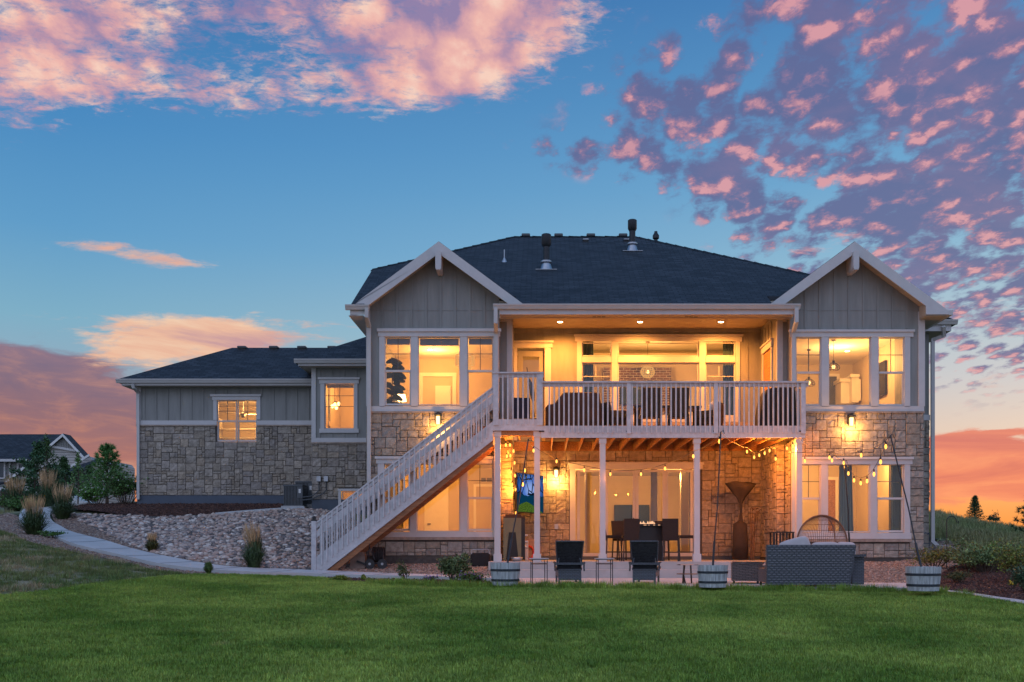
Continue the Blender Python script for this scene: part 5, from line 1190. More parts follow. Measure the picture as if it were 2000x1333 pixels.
def pole(x0, y0, Y0, x1, y1, Y1, lab, r=.014):
    a, b = at(x0,y0,Y0), at(x1,y1,Y1); t = empty('light_pole', a, lab, 'pole', 'poles holding up the string lights')
    m = MB(); mid = a.lerp(b, .45); m.tube([a, a.lerp(b, .2)], r*1.6, 8); m.tube([a.lerp(b,.2), mid + Vector((.02,0,0)), b], r, 8); m.build('rod', M['iron'], t)
    m = MB(); m.tube([b, b+Vector((.05,0,.03)), b+Vector((.07,0,-.04))], .008, 5); m.build('hook', M['iron'], t); return b
pt1 = pole(991, 1104, 21.2, 1032, 858, 22.4, 'thin leaning pole standing in the left half barrel')
pt2 = pole(1392, 1112, 20.2, 1408, 844, 20.6, 'thin upright pole standing in the middle half barrel')
pt3 = pole(1801, 1116, 18.6, 1739, 851, 19.4, 'thin leaning pole standing in the right half barrel')
pt4 = pole(1660, 1075, 23.2, 1649, 902, 23.2, 'thin pole rising behind the wicker sofa')
sl = empty('string_light', at(1408, 844, 20.6), 'orange glowing bulb string looped between deck posts and poles', 'string lights')
def cordline(pts, sag=.0, n=10):
    m = MB(); out = []
    for a, b in zip(pts, pts[1:]):
        a, b = Vector(a), Vector(b); d = (b-a).length
        for i in range(n+1):
            t = i/n; out.append(a.lerp(b, t) + Vector((0,0,-4*sag*d*t*(1-t))))
    m.tube(out, .006, 4); m.build('cord', M['dark'], sl)
def bulb(x, y, Y, drop=.0, w=3.0):
    p = at(x, y, Y); plight(p.x, p.y, p.z-.10, w, (1, .28, .03), .03, 'bulb_light')
    m = MB(); m.lathe([(.0001,-.055),(.016,-.045),(.026,-.015),(.022,.015),(.012,.034),(.014,.04),(.0001,.04)], p, 10); b = m.build('bulb', M['bulb'], sl, smooth=True)
    m = MB(); m.lathe([(.0001,.037),(.017,.037),(.017,.085),(.006,.095)], p, 8); m.tube([p+Vector((0,0,.09)), p+Vector((0,0,.11+drop))], .004, 4); m.build('socket', M['dark'], b)
SETS = [  # bulbs of one run and the depth of each
 [(988,869,27.2),(996,869,27.4),(1003,881,27.6),(990,891,27.4),(997,890,27.6),(1005,904,27.9),(998,922,28.0),(1006,929,28.1),(1001,946,28.2),(1007,956,28.2),(1025,918.5,23.5),(1042,880,25.5),(1021,946,23.0),(1008,1002,28.0)],
 [(1087,901,26.9),(1141,918,26.7),(1192,926,26.6),(1252,926,26.0),(1299,915,25.0),(1354,891,23.4),(1405,862,20.9)],
 [(1459,882,27.0),(1473,893,27.6),(1483,889,27.5),(1493.5,885,27.3),(1503,880,27.1),(1515,896,25.4),(1537,875.5,26.9),(1548.5,871,26.7)],
 [(1572,900,25.8),(1620,893.5,24.2),(1625,899,24.2),(1648,904,23.2),(1682,889,21.5),(1730,872,19.6)],
 [(1657,924.5,22.8),(1668,938,22.4),(1681,943.5,21.9),(1693.5,939.5,21.4),(1707,926,20.7),(1720,902,20.0)]]
for s_, w_ in zip(SETS, (20, 9, 42, 6, 5)):
    for b_ in s_: bulb(*b_, w=w_)
u = lambda x, y, Y: at(x, y, Y) + Vector((0,0,.11))
cordline([at(984,848,26.7), u(988,869,27.2), u(1003,881,27.6), u(990,891,27.4), u(1005,904,27.9), u(998,922,28.0), u(1006,929,28.1), u(1001,946,28.2), u(1007,956,28.2), at(1009,980,28.1), u(1008,1002,28.0)], .02, 5)
cordline([at(992,850,27.2), u(996,869,27.4), u(997,890,27.6), at(1003,960,28.1)], .01, 5)
cordline([pt1, u(1042,880,25.5)-Vector((0,0,0)), at(1087,896,26.9), u(1141,918,26.7), u(1192,926,26.6), u(1252,926,26.0), u(1299,915,25.0), u(1354,891,23.4), u(1405,862,20.9), pt2], .02, 8)
cordline([pt1, u(1025,918.5,23.5), u(1021,946,23.0)], .02, 8)
cordline([pt2, at(1438,866,24.5), u(1459,882,27.0), u(1473,893,27.6), u(1483,889,27.5), u(1493.5,885,27.3), u(1503,880,27.1), u(1537,875.5,26.9), u(1548.5,871,26.7)], .012, 6)
cordline([u(1503,880,27.1), u(1515,896,25.4)+Vector((0,0,.15)), at(1545,884,26.4), u(1572,900,25.8)+Vector((0,0,.1)), u(1620,893.5,24.2), pt4], .01, 6)
cordline([at(1562,858,26.4), u(1620,893.5,24.2)+Vector((0,0,.02)), u(1682,889,21.5), u(1730,872,19.6), pt3], .03, 8)
cordline([pt4, u(1657,924.5,22.8), u(1668,938,22.4), u(1681,943.5,21.9), u(1693.5,939.5,21.4), u(1707,926,20.7), u(1720,902,20.0), pt3], .015, 6)

# ================================================================= patio furniture
def place(root, x, Y, z, rot=0, label=None):
    root.location = (ax(x, Y), Y, z); root.rotation_euler = (0, 0, R(rot))
    if label: root['label'] = label
# lounger: local +Y towards the foot, back raised at y=0
def lounger():
    t = empty('sun_lounger', (0,0,0), 'x', 'sun lounger', 'charcoal wicker sun loungers on the patio')
    m = MB(); m.box(-.27,.27,.30,1.9,.30,.36); m.build('seat', M['wicker_dk'], t)
    m = MB(); m.plate([(-.245,.34,.36),(.245,.34,.36),(.285,.03,.90),(-.285,.03,.90)], (0,.03,.02)); m.build('backrest', M['wicker_dk'], t)
    m = MB(); m.tube([(-.285,.025,.91),(.285,.025,.91)], .016, 8); m.tube([(-.248,.33,.35),(-.29,.02,.915)], .014, 6); m.tube([(.248,.33,.35),(.29,.02,.915)], .014, 6); m.build('back_frame', M['wicker'], t)
    m = MB(); m.box(-.235,.235,.02,.05,.10,.31); m.box(-.235,-.205,.05,1.85,.16,.30); m.box(.205,.235,.05,1.85,.16,.30); m.build('skirt', M['wicker'], t)
    m = MB(); m.box(-.30,.30,.0,.07,.42,.465); m.box(-.24,.24,.005,.03,.315,.335); m.tube([(-.24,.1,.43),(-.22,.2,.56)], .012, 5); m.tube([(.24,.1,.43),(.22,.2,.56)], .012, 5); m.build('cross_bar', M['wicker'], t)
    for s in (-1, 1):
        m = MB()
        for i in range(9):
            a = -1.9 + i*.42; b = a + .42
            m.beam((s*.305, .10+.085*math.cos(a), .385+.075*math.sin(a)), (s*.305, .10+.085*math.cos(b), .385+.075*math.sin(b)), .05, .03, up=(1,0,0))
        m.beam((s*.305,.12,.46),(s*.305,.75,.47),.05,.03); m.build('armrest', M['wicker'] if s > 0 else M['wicker_br'], t)
        for y in (.05, 1.8): m = MB(); m.box(s*.22-.022, s*.22+.022, y-.02, y+.02, 0, .30); m.build('leg', M['wicker'], t)
    return t
l1 = lounger(); l2 = copy_tree(l1)
place(l1, 1113, 21.3, ZP, 1, 'charcoal wicker sun lounger between the two small metal tables')
place(l2, 1258, 21.3, ZP, -9, 'charcoal wicker sun lounger in front of the bar stools, right of the second small table')
def side_table():
    t = empty('side_table', (0,0,0), 'x', 'side table', 'small round metal side tables by the loungers')
    m = MB(); m.lathe([(.0001,.535),(.21,.535),(.212,.555),(.20,.56),(.0001,.55)], (0,0,0), 28); m.build('table_top', M['linen'], t, smooth=2)
    for x, y in ((-.17,-.06),(.17,-.06),(-.13,.12),(.13,.12)): m = MB(); m.tube([(x,y,0),(x,y,.535)], .010, 6); m.build('leg', M['dark'], t)
    m = MB(); P = [(-.17,-.06),(.17,-.06),(.13,.12),(-.13,.12),(-.17,-.06)]; m.tube([(x,y,.44) for x,y in P], .010, 5, cap=False); m.tube([(x,y,.53) for x,y in P], .010, 5, cap=False); m.build('ring', M['dark'], t); return t
s1 = side_table(); s2 = copy_tree(s1)
place(s1, 1052.5, 21.4, ZP, 3, 'small round metal side table left of the first sun lounger'); place(s2, 1180.5, 21.4, ZP, -4, 'small round metal side table between the two sun loungers')
t = empty('wooden_table', (ax(1334,22.2), 22.2, ZP), 'low two-tier table on a forked wooden leg, left of the middle barrel', 'side table'); X, Y = ax(1334,22.2), 22.2
m = MB(); m.lathe([(.0001,.40),(.24,.40),(.24,.412),(.0001,.412)], (X+.1,Y,ZP), 24); m.build('table_top', M['glass'], t)
m = MB(); m.lathe([(.0001,.20),(.24,.20),(.24,.215),(.0001,.215)], (X+.1,Y,ZP), 24); m.build('shelf', M['cane'], t)
m = MB(); m.tube([(X,Y,ZP),(X+.01,Y,ZP+.2),(X+.03,Y,ZP+.4)], [.022,.02,.024], 7); m.tube([(X+.05,Y,ZP),(X+.01,Y,ZP+.18)], .018, 7); m.tube([(X+.2,Y+.1,ZP),(X+.18,Y+.1,ZP+.4)], .018, 7); m.build('leg', M['bark'], t)
# ottoman
def rbox(m, x0, x1, y0, y1, z0, z1, r=.04, tint=None):
    bm = bmesh.new(); bmesh.ops.create_cube(bm, size=1)
    for v in bm.verts: v.co = Vector(((x0+x1)/2 + v.co.x*(x1-x0), (y0+y1)/2 + v.co.y*(y1-y0), (z0+z1)/2 + v.co.z*(z1-z0)))
    bmesh.ops.bevel(bm, geom=bm.edges[:], offset=r, segments=3, affect='EDGES'); bm.verts.ensure_lookup_table()
    m.add([tuple(v.co) for v in bm.verts], [tuple(v.index for v in f.verts) for f in bm.faces], tint); bm.free(); return m
t = empty('ottoman', (ax(1462,22.4), 22.4, ZP), 'brown wicker ottoman between the right half barrel pole and the wicker sofa', 'ottoman'); t['label'] = 'brown wicker ottoman tucked beside the left end of the wicker sofa'
X = ax(1462,22.4); m = MB(); P = [(X-.43,22.05),(X+.12,21.95),(X+.55,22.3),(X+.55,22.75),(X-.3,22.85)]
m.plate([(x,y,ZP+.06) for x,y in P], (0,0,.36)); m.build('base', M['wicker_br'], t)
m = MB(); c = Vector((X+.08,22.4,0)); m.plate([(c.x+(x-c.x)*1.02, c.y+(y-c.y)*1.02, ZP+.42) for x,y in P], (0,0,.03)); m.plate([(c.x+(x-c.x)*.96, c.y+(y-c.y)*.96, ZP+.45) for x,y in P], (0,0,.025)); m.build('top', M['wicker_br'], t)
for x, y in P[:4]: m = MB(); m.box(c.x+(x-c.x)*.9-.02, c.x+(x-c.x)*.9+.02, c.y+(y-c.y)*.9-.02, c.y+(y-c.y)*.9+.02, ZP, ZP+.06); m.build('leg', M['dark'], t)
# sofa seen from behind
Ys = 20.4; XA, XB_ = ax(1497,Ys), ax(1671,Ys); so2 = empty('wicker_sofa', ((XA+XB_)/2, Ys, ZP), 'charcoal wicker sofa seen from behind with pale cushions', 'sofa')
m = MB(); zt = az(1064.5,Ys)
m.plate([(XA,Ys,ZP+.03),(XB_-.10,Ys,ZP+.03),(XB_,Ys-.05,zt),(XA-.01,Ys-.05,zt)], (0,.10,0)); m.build('backrest', M['wicker'], so2)
m = MB(); nr = 17
for i in range(nr):
    f = (i+.5)/nr; z = ZP+.03 + (zt-ZP-.03)*f; yf = Ys - .05*f; xr = XB_ - .10*(1-f) - .03; x = XA + .02 + (.05 if i % 2 else 0)
    while x < xr - .04: m.prism([(x, z-.006), (min(x+.062, xr), z-.006), (min(x+.056, xr), z+.006), (x+.006, z+.006)], yf-.007, yf-.0005); x += .098
m.build('weave', M['weave'], so2)
m = MB(); m.box(XA+.02, XB_-.1, Ys+.11, Ys+.85, ZP+.08, ZP+.36); m.build('seat_base', M['wicker'], so2)
for s, xx in ((-1, XA), (1, XB_)):
    m = MB(); a, b = (xx+.24, xx+.36) if s < 0 else (xx-.04, xx+.22)
    m.box(a, b, Ys+.02, Ys+.95, ZP+.60, ZP+.645); m.box(a+.01, b-.01, Ys+.12, Ys+.2, ZP+.04, ZP+.60); m.box(a+.01, b-.01, Ys+.55, Ys+.9, ZP+.04, ZP+.60); m.build('armrest', M['wicker'], so2)
for x in (XA+.06, XB_-.16, XA+.9): 
    for y in (Ys+.06, Ys+.8): m = MB(); m.box(x-.02, x+.02, y-.02, y+.02, ZP, ZP+.08); m.build('leg', M['dark'], so2)
m = MB(); rbox(m, XA+.1, XB_-.1, Ys+.12, Ys+.85, ZP+.36, ZP+.48, .04); m.build('seat_cushion', M['linen'], so2, smooth=True)
def cushion(name, c, w, h, d, rot, tilt, lab):
    m = MB(); bm = bmesh.new(); bmesh.ops.create_uvsphere(bm, u_segments=24, v_segments=14, radius=1)
    Mx = Matrix.Rotation(R(tilt), 3, 'X'); My = Matrix.Rotation(R(rot), 3, 'Y'); vs = []
    for v in bm.verts:
        x, y, z = v.co; k = lambda q: math.copysign(abs(q)**.42, q)
        p = Vector((k(x)*w/2*(1), y*d/2, k(z)*h/2)); p = My @ (Mx @ p); vs.append(Vector(c) + p)
    m.add(vs, [tuple(v.index for v in f.verts) for f in bm.faces]); bm.free()
    return one(name, m, M['linen'], lab, 'cushion', 'pale cushions on the wicker sofa', smooth=True)
cushion('cushion', (ax(1553,Ys+.3), Ys+.3, az(1071,Ys+.3)), .64, .40, .16, -16, -12, 'pale grey cushion standing up tilted at the left of the sofa back')
cushion('cushion', (ax(1612,Ys+.3), Ys+.3, az(1078,Ys+.3)), .58, .40, .18, -1, -10, 'pale puffy cushion in the middle of the sofa back')
cushion('cushion', (ax(1652,Ys+.45), Ys+.45, az(1078,Ys+.45)), .40, .40, .18, 2, -8, 'pale cushion at the right end of the sofa in front of the armrest')
# domed cane chair
Yd = 22.6; Xd = ax(1605,Yd); t = empty('dome_chair', (Xd, Yd, ZP), 'round cane chair with an open wire dome rising behind the sofa', 'chair')
zc = az(1062,Yd); rx, rz_ = .555, az(1007,Yd)-az(1062,Yd)
m = MB(); 
for i in range(40):
    a = math.pi*i/39*1.0
    # ribs from rim to crown over the rear half
    m.tube([(Xd+rx*math.cos(a)*math.cos(q), Yd+.45*math.sin(a)*math.cos(q), zc+rz_*math.sin(q)) for q in [j*math.pi/2/9 for j in range(10)]], .0045, 4)
for q in (.25,.5,.75,1.0,1.25): m.tube([(Xd+rx*math.cos(a)*math.cos(q), Yd+.45*math.sin(a)*math.cos(q), zc+rz_*math.sin(q)) for a in [j*math.pi/16 for j in range(17)]], .005, 4)
m.build('cage', M['cane'], t)
m = MB(); m.tube([(Xd+rx*math.cos(a), Yd-.02, zc+rz_*math.sin(a)) for a in [j*math.pi/24 for j in range(25)]], .020, 6); m.tube([(Xd+.18+.12*math.cos(a), Yd+.02+.43*math.sin(a)*.0+.43*(1-abs(math.cos(a))), zc+rz_*math.sin(a)*.98) for a in [j*math.pi/2/12 for j in range(13)]], .016, 6); m.build('hoop', M['cane'], t)
m = MB(); m.lathe([(rx,.0),(rx*.97,-.25),(rx*.7,-.42),(.0001,-.46)], (Xd,Yd,zc), 28, sy=.85); m.build('bowl', M['wicker_br'], t, smooth=True)
m = MB(); m.lathe([(.0001,-.18),(rx*.85,-.18),(rx*.92,-.10),(rx*.8,-.04),(.0001,-.03)], (Xd,Yd,zc), 24, sy=.8); m.build('seat_cushion', M['linen'], t, smooth=True)
m = MB(); 
for a in range(4): m.tube([(Xd+.36*math.cos(a*1.57+.7), Yd+.3*math.sin(a*1.57+.7), ZP), (Xd+.25*math.cos(a*1.57+.7), Yd+.2*math.sin(a*1.57+.7), zc-.42)], .018, 6)
m.build('stand', M['cane'], t)
# black rail table on the upper slab
Yt = 26.75; t = empty('metal_table', (ax(1531,Yt), Yt, ZS), 'black metal slatted table standing on the slab behind the sofa', 'table')
x0, x1 = ax(1509.5,Yt), ax(1552,Yt); zt = az(1039,Yt); m = MB(); m.box(x0, x1, Yt, Yt+.5, zt-.03, zt); m.build('table_top', M['black'], t)
for i in range(4):
    xx = x0+.035 + (x1-x0-.07)*i/3; m = MB(); m.box(xx-.025, xx+.025, Yt+.01, Yt+.05, ZS, zt-.031); m.box(xx-.02, xx+.02, Yt+.42, Yt+.46, ZS, zt-.031); m.build('leg', M['black'], t)

# fire table and bar stools
Yf = 28.1; Xf = ax(1268,Yf); ft = empty('fire_table', (Xf, Yf, ZS), 'black bar height fire table with small flames burning on top', 'fire table')
zt = ZS + 1.0
m = MB(); m.box(Xf-.62, Xf+.62, Yf-.45, Yf+.45, zt-.05, zt); m.build('table_top', M['black'], ft)
m = MB(); m.box(Xf-.33, Xf+.33, Yf-.28, Yf+.28, ZS, zt-.051); m.build('base', M['black'], ft)
m = MB(); m.box(Xf-.25, Xf+.25, Yf-.12, Yf+.12, zt+.001, zt+.012); m.build('burner', M['iron'], ft)
m = MB(); rr = random.Random(3)
for i in range(15):
    x = Xf - .27 + .40*i/14; h = rr.uniform(.03,.10) if i not in (6,7,11) else .02
    m.lathe([(.018,0),(.024,h*.3),(.011,h*.7),(.0001,h)], (x+rr.uniform(-.01,.01), Yf+rr.uniform(-.05,.05), zt+.012), 6)
m.build('flame', M['flame'], ft, smooth=True); plight(Xf, Yf, zt+.15, 1.5, (1,.5,.2), .05, 'fire_light')
m = MB()
for i, w in enumerate((.08,.03,.05,.06)): m.box(Xf-.2+i*.13, Xf-.2+i*.13+w, Yf-.453, Yf-.4505, zt-.035, zt-.022)
m.build('glow_slot', M['flame'], ft)
M['wicker_st'] = wicker('wicker_umber', (.034, .026, .024), (.024, .018, .017), .05, .02)
def stool():
    t = empty('bar_stool', (0,0,0), 'x', 'bar stool', 'dark wicker bar stools round the fire table')
    m = MB(); rbox(m, -.22,.22,-.20,.24,.62,.70,.02); m.build('seat', M['wicker_st'], t)
    m = MB(); m.plate([(-.20,-.20,.55),(.20,-.20,.55),(.215,-.30,1.13),(-.215,-.30,1.13)], (0,.035,0)); m.build('backrest', M['wicker_st'], t)
    for x, y in ((-.19,-.18),(.19,-.18),(-.19,.2),(.19,.2)): m = MB(); m.beam((x*1.12,y*1.15,0),(x,y,.62),.032,.032, up=(0,1,0)); m.build('leg', M['dark'], t)
    m = MB(); z = .24
    for a, b in (((-.205,-.2),(.205,-.2)),((.205,-.2),(.205,.22)),((.205,.22),(-.205,.22)),((-.205,.22),(-.205,-.2))): m.beam((*a,z),(*b,z),.022,.028)
    m.build('foot_rail', M['dark'], t); return t
st0 = stool()
for i, (x, Y, a, lab) in enumerate(((1231,27.35,4,'bar stool with its back to the lawn at the left front of the fire table'),(1311,27.35,-12,'bar stool with its back to the lawn at the right front of the fire table'),
        (1196,28.05,-84,'bar stool turned sideways at the left end of the fire table'),(1341,28.05,82,'bar stool turned sideways at the right end of the fire table'),
        (1214,29.2,-165,'bar stool facing out at the left rear of the fire table'),(1292,29.2,170,'bar stool facing out at the right rear of the fire table'))):
    o = st0 if i == 0 else copy_tree(st0); place(o, x, Y, ZS, a, lab)

# smoker cabinet under the deck's left end
Yk = 27.6; x0, x1 = ax(983,Yk), ax(1018,Yk); t = empty('smoker_cabinet', ((x0+x1)/2, Yk, ZS), 'olive cabinet smoker on tapered legs beside the leftmost deck post', 'grill')
zt = az(1012,Yk); m = MB(); m.box(x0, x1+.1, Yk, Yk+.6, zt+.001, zt+.045); m.box(x0+.05, x1, Yk+.1, Yk+.5, zt+.046, zt+.10); m.build('lid', M['fabric_brown'], t)
m = MB(); zm = az(1040,Yk); m.prism([(x0,zt),(x1,zt),(x1,ZS+.02),(x1-.07,ZS+.02),(x1-.15,zm),(x0+.15,zm),(x0+.07,ZS+.02),(x0,ZS+.02)], Yk, Yk+.04); m.build('front_panel', M['olive'], t)
m = MB(); m.box(x0+.02, x1+.10, Yk+.05, Yk+.55, ZS+.05, zt); m.build('body', M['black'], t)
m = MB()
for z in (.3, .12, -.02): m.tube([(x1+.10,Yk+.2,z),(x1+.17,Yk+.2,z)], .035, 8)
m.build('knob', M['steel'], t)
# outdoor television
tvp = empty('television', (ax(1036,29.2), 29.2, .9), 'bright patio television showing a tree over blue hills', 'television')
A, B = Vector((ax(1009,28.55), 28.55, 0)), Vector((ax(1061.5,29.9), 29.9, 0)); z0, z1 = az(1001,28.6), az(923,28.6); d = (B-A); nn_ = Vector((d.y, -d.x, 0)).normalized(); nn_ = nn_ if nn_.y < 0 else -nn_
tl = Vector((0,0,-.03))
m = MB(); m.plate([A+Vector((0,0,z0)), B+Vector((0,0,z0)), B+Vector((0,0,z1)), A+Vector((0,0,z1))], -nn_*.06); m.build('case', M['black'], tvp)
m = MB(); e = d.normalized()*.02; q = nn_*.006
m.face([A+e+q+Vector((0,0,z0+.02)), B-e+q+Vector((0,0,z0+.02)), B-e+q+Vector((0,0,z1-.02)), A+e+q+Vector((0,0,z1-.02))], uv=[(0,0),(1,0),(1,1),(0,1)])
sm = bpy.data.materials.new('tv_picture'); sm.use_nodes = True; nt = sm.node_tree; nt.nodes.clear(); tc = N(nt,'ShaderNodeTexCoord'); sp = N(nt,'ShaderNodeSeparateXYZ'); L(nt, tc.outputs['UV'], sp.inputs[0]); U, V = sp.outputs[0], sp.outputs[1]
rr2 = math_(nt,'ADD', math_(nt,'POWER', math_(nt,'ABSOLUTE', math_(nt,'SUBTRACT',U,.5)), 2), math_(nt,'POWER', math_(nt,'ABSOLUTE', math_(nt,'SUBTRACT',V,.6)), 2))
skyc = ramp(nt, rr2, [(0,(.35,.50,.95)),(.06,(.10,.24,.75)),(.25,(.01,.07,.28))])
nzm = N(nt,'ShaderNodeTexNoise', _Scale=3, _Detail=3); L(nt, tc.outputs['UV'], nzm.inputs[0])
mnt = math_(nt,'LESS_THAN', V, math_(nt,'MULTIPLY_ADD', nzm.outputs[0], .35, .30)); c_ = mix(nt, skyc.outputs[0], (.003,.045,.10), mnt)
hill = math_(nt,'LESS_THAN', V, math_(nt,'SUBTRACT', .27, math_(nt,'MULTIPLY', math_(nt,'POWER', math_(nt,'ABSOLUTE', math_(nt,'SUBTRACT',U,.35)), 1.3), .5))); nh = N(nt,'ShaderNodeTexNoise', _Scale=40, _Detail=2); L(nt, tc.outputs['UV'], nh.inputs[0])
hc = ramp(nt, nh.outputs[0], [(.4,(.03,.07,.01)),(.6,(.12,.22,.03))]); c_ = mix(nt, c_, hc.outputs[0], hill)
wv = N(nt,'ShaderNodeTexVoronoi', feature='DISTANCE_TO_EDGE', _Scale=5); mpv = N(nt,'ShaderNodeMapping'); mpv.inputs['Scale'].default_value=(1,.6,1); mpv.inputs['Rotation'].default_value=(0,0,.6); L(nt, tc.outputs['UV'], mpv.inputs[0]); L(nt, mpv.outputs[0], wv.inputs[0])
br_ = math_(nt,'MULTIPLY', math_(nt,'LESS_THAN', wv.outputs[0], .045), math_(nt,'GREATER_THAN', V, .45)); c_ = mix(nt, c_, (.003,.006,.015), br_)
lf = N(nt,'ShaderNodeTexVoronoi', _Scale=26); L(nt, tc.outputs['UV'], lf.inputs[0]); lfm = math_(nt,'MULTIPLY', math_(nt,'LESS_THAN', lf.outputs[0], .22), math_(nt,'GREATER_THAN', math_(nt,'ADD', V, math_(nt,'MULTIPLY', nzm.outputs[0], .4)), 1.0)); c_ = mix(nt, c_, (.5,.38,.02), lfm)
em = N(nt,'ShaderNodeEmission', _Strength=.75); L(nt, c_, em.inputs[0]); ou = N(nt,'ShaderNodeOutputMaterial'); L(nt, em.outputs[0], ou.inputs[0])
m.build('screen', sm, tvp)
m = MB(); mid = A.lerp(B,.45)+Vector((0,0,(z0+z1)/2)) - nn_*.07; m.beam((RX0+.03, 29.6, mid.z), mid - nn_*.05, .05, .05); m.box(RX0+.005, RX0+.05, 29.5, 29.7, mid.z-.15, mid.z+.15); m.build('mount_arm', M['black'], tvp)
# small things by the cabinet
Y = 27.0; t = one('pet_bowl', MB().lathe([(.11,0),(.16,.11),(.15,.11),(.10,.02),(.0001,.02)], (ax(1010,Y),Y,ZS), 20, sx=1.0, sy=.7), M['steel'], 'shiny steel pet bowl on the slab in front of the olive cabinet', 'bowl', smooth=True)
m = MB(); m.box(ax(1026,28.4), ax(1031.5,28.4), 28.4, 28.85, ZS, az(1056,28.4)); one('white_panel', m, M['white'], 'narrow white panel leaning beside the olive cabinet', 'panel')
Y = 29.3; t = empty('hose_reel', (ax(1038,Y),Y,ZS), 'round tan reel with red cord standing behind the second deck post', 'reel')
m = MB(); m.tube([(ax(1037,Y),Y,ZS+.32),(ax(1037,Y),Y+.12,ZS+.32)], .31, 24); m.build('disc', M['plastic_beige'], t); m = MB(); m.tube([(ax(1034,Y)+.12*math.cos(a),Y-.03,ZS+.22+.18*math.sin(a)) for a in [i*.4 for i in range(17)]], .035, 6); m.build('cord', M['red'], t)
# covered heater
Yh = 29.35; Xh = ax(1447,Yh); t = empty('covered_heater', (Xh,Yh,ZS), 'covered patio heater, a brown cone on a wrapped pole', 'patio heater')
m = MB(); zt = az(945,Yh); zn = az(984,Yh)
vs = []; n = 28
for r_, z_, sh in ((.0001,zt+.03,0),(.30,zt+.025,0),(.45,zt-.01,.02),(.30,zt-.20,.05),(.13,zt-.40,.03),(.045,zn-.0,.0),(.035,az(1000,Yh),.0),(.06,az(1019,Yh),.01)):
    for k in range(n): a = 2*math.pi*k/n; rr = r_*(1+sh/max(r_,.1)*math.sin(a*4)*.6); vs.append((Xh+.0+rr*math.cos(a), Yh+rr*math.sin(a)*.7, z_ + .03*math.sin(a*2)*(r_ > .2)))
m.add(vs, [(i*n+k, i*n+(k+1)%n, (i+1)*n+(k+1)%n, (i+1)*n+k) for i in range(7) for k in range(n)]); m.build('cover', M['fabric_tan'], t, smooth=True)
m = MB(); m.lathe([(.06,az(1018,Yh)-ZS),(.20,az(1024,Yh)-ZS),(.22,.5),(.235,.03),(.0001,.02)], (Xh-.02,Yh,ZS), 24, sy=.8); m.build('base_cover', M['fabric_tan'], t, smooth=True)
m = MB(); m.tube([(Xh,Yh,az(1020,Yh)),(Xh+.01,Yh,zn)], .03, 8); m.build('pole', M['iron'], t)
t = empty('stake_bundle', (ax(1473,29.2),29.2,ZS), 'bundle of long brown sticks leaning in the corner beside the covered heater', 'sticks')
rr = random.Random(9)
for i in range(13):
    m = MB(); a = Vector((ax(rr.uniform(1463,1472),29.2), 29.2+rr.uniform(-.1,.15), ZS)); b = Vector((ax(rr.uniform(1466,1490),29.5), 29.5+rr.uniform(0,.3), az(rr.uniform(994,1012),29.5))); m.tube([a, a.lerp(b,.5)+Vector((rr.uniform(-.03,.03),0,0)), b], .007, 5); m.tube([b, b+Vector((.03,0,.04)), b+Vector((.07,0,.02))], .014, 5); m.build('stick', M['bark'] if i % 3 else M['cane'], t)
# yard things by the stairs
X, Y = G(699, 1112); z = hz(X,Y); t = empty('hose_box', (X,Y,z), 'beige resin hose box on the gravel under the staircase', 'hose box')
m = MB(); w = .22; vs = [(X-w,Y,z),(X+w*.85,Y,z),(X+w*.85,Y+.35,z),(X-w,Y+.35,z),(X-w*.9,Y+.02,z+.36),(X+w*.8,Y+.02,z+.36),(X+w*.8,Y+.33,z+.36),(X-w*.9,Y+.33,z+.36)]; m.add(vs, [(0,3,2,1),(4,5,6,7),(0,1,5,4),(1,2,6,5),(2,3,7,6),(3,0,4,7)]); m.build('body', M['plastic_beige'], t)
m = MB(); m.prism([(X-w*.95,z+.361),(X+w*.85,z+.361),(X+w*.6,z+.44),(X-w*.7,z+.44)], Y, Y+.35); m.build('lid', M['plastic_beige'], t); m = MB(); m.beam((X-.02,Y-.03,z+.2),(X+.2,Y-.06,z+.12),.06,.05); m.build('crank', M['dark'], t)
X, Y = G(734, 1112); z = hz(X,Y); t = empty('hose_cart', (X,Y,z), 'wheeled hose cart with coiled black hose beside the beige box', 'hose cart')
for dx in (-.16, .17):
    m = MB(); m.tube([(X+dx,Y-.02,z+.13),(X+dx,Y+.05,z+.13)], .13, 20); wh = m.build('wheel', M['dark'], t); m = MB(); m.tube([(X+dx,Y-.026,z+.13),(X+dx,Y-.02,z+.13)], .035, 10); m.build('hub', M['steel'], wh)
m = MB()
for i in range(7): m.tube([(X-.08+i*.045, Y+.15+.13*math.cos(a), z+.38+.19*math.sin(a)) for a in [j*.5 for j in range(14)]], .022, 6)
m.build('hose', M['fabric_dark'], t)
m = MB(); m.tube([(X-.2,Y,z+.12),(X-.17,Y+.02,z+.68),(X-.1,Y+.02,z+.72)], .015, 6); m.tube([(X+.2,Y,z+.12),(X+.18,Y+.02,z+.45)], .015, 6); m.tube([(X-.2,Y+.02,z+.14),(X+.22,Y+.02,z+.14)], .015, 6); m.tube([(X-.17,Y-.02,z+.6),(X-.02,Y-.05,z+.24)], .012, 6); m.build('frame', M['iron'], t)
X, Y = G(938, 1105); Y = min(Y, 27.1); z = hz(X,Y); X = ax(938,Y); t = empty('storage_crate', (X,Y,z), 'black storage box with a bent metal handle against the stone base', 'box')
m = MB(); rbox(m, X-.25, X+.25, Y, Y+.35, z, z+.36, .03); m.build('body', M['fabric_dark'], t); m = MB(); m.tube([(X-.23,Y+.02,z+.33),(X-.22,Y+.02,z+.43),(X-.18,Y+.02,z+.45),(X+.2,Y+.02,z+.46),(X+.23,Y+.02,z+.42),(X+.24,Y+.02,z+.33)], .012, 6); m.build('handle', M['steel'], t)
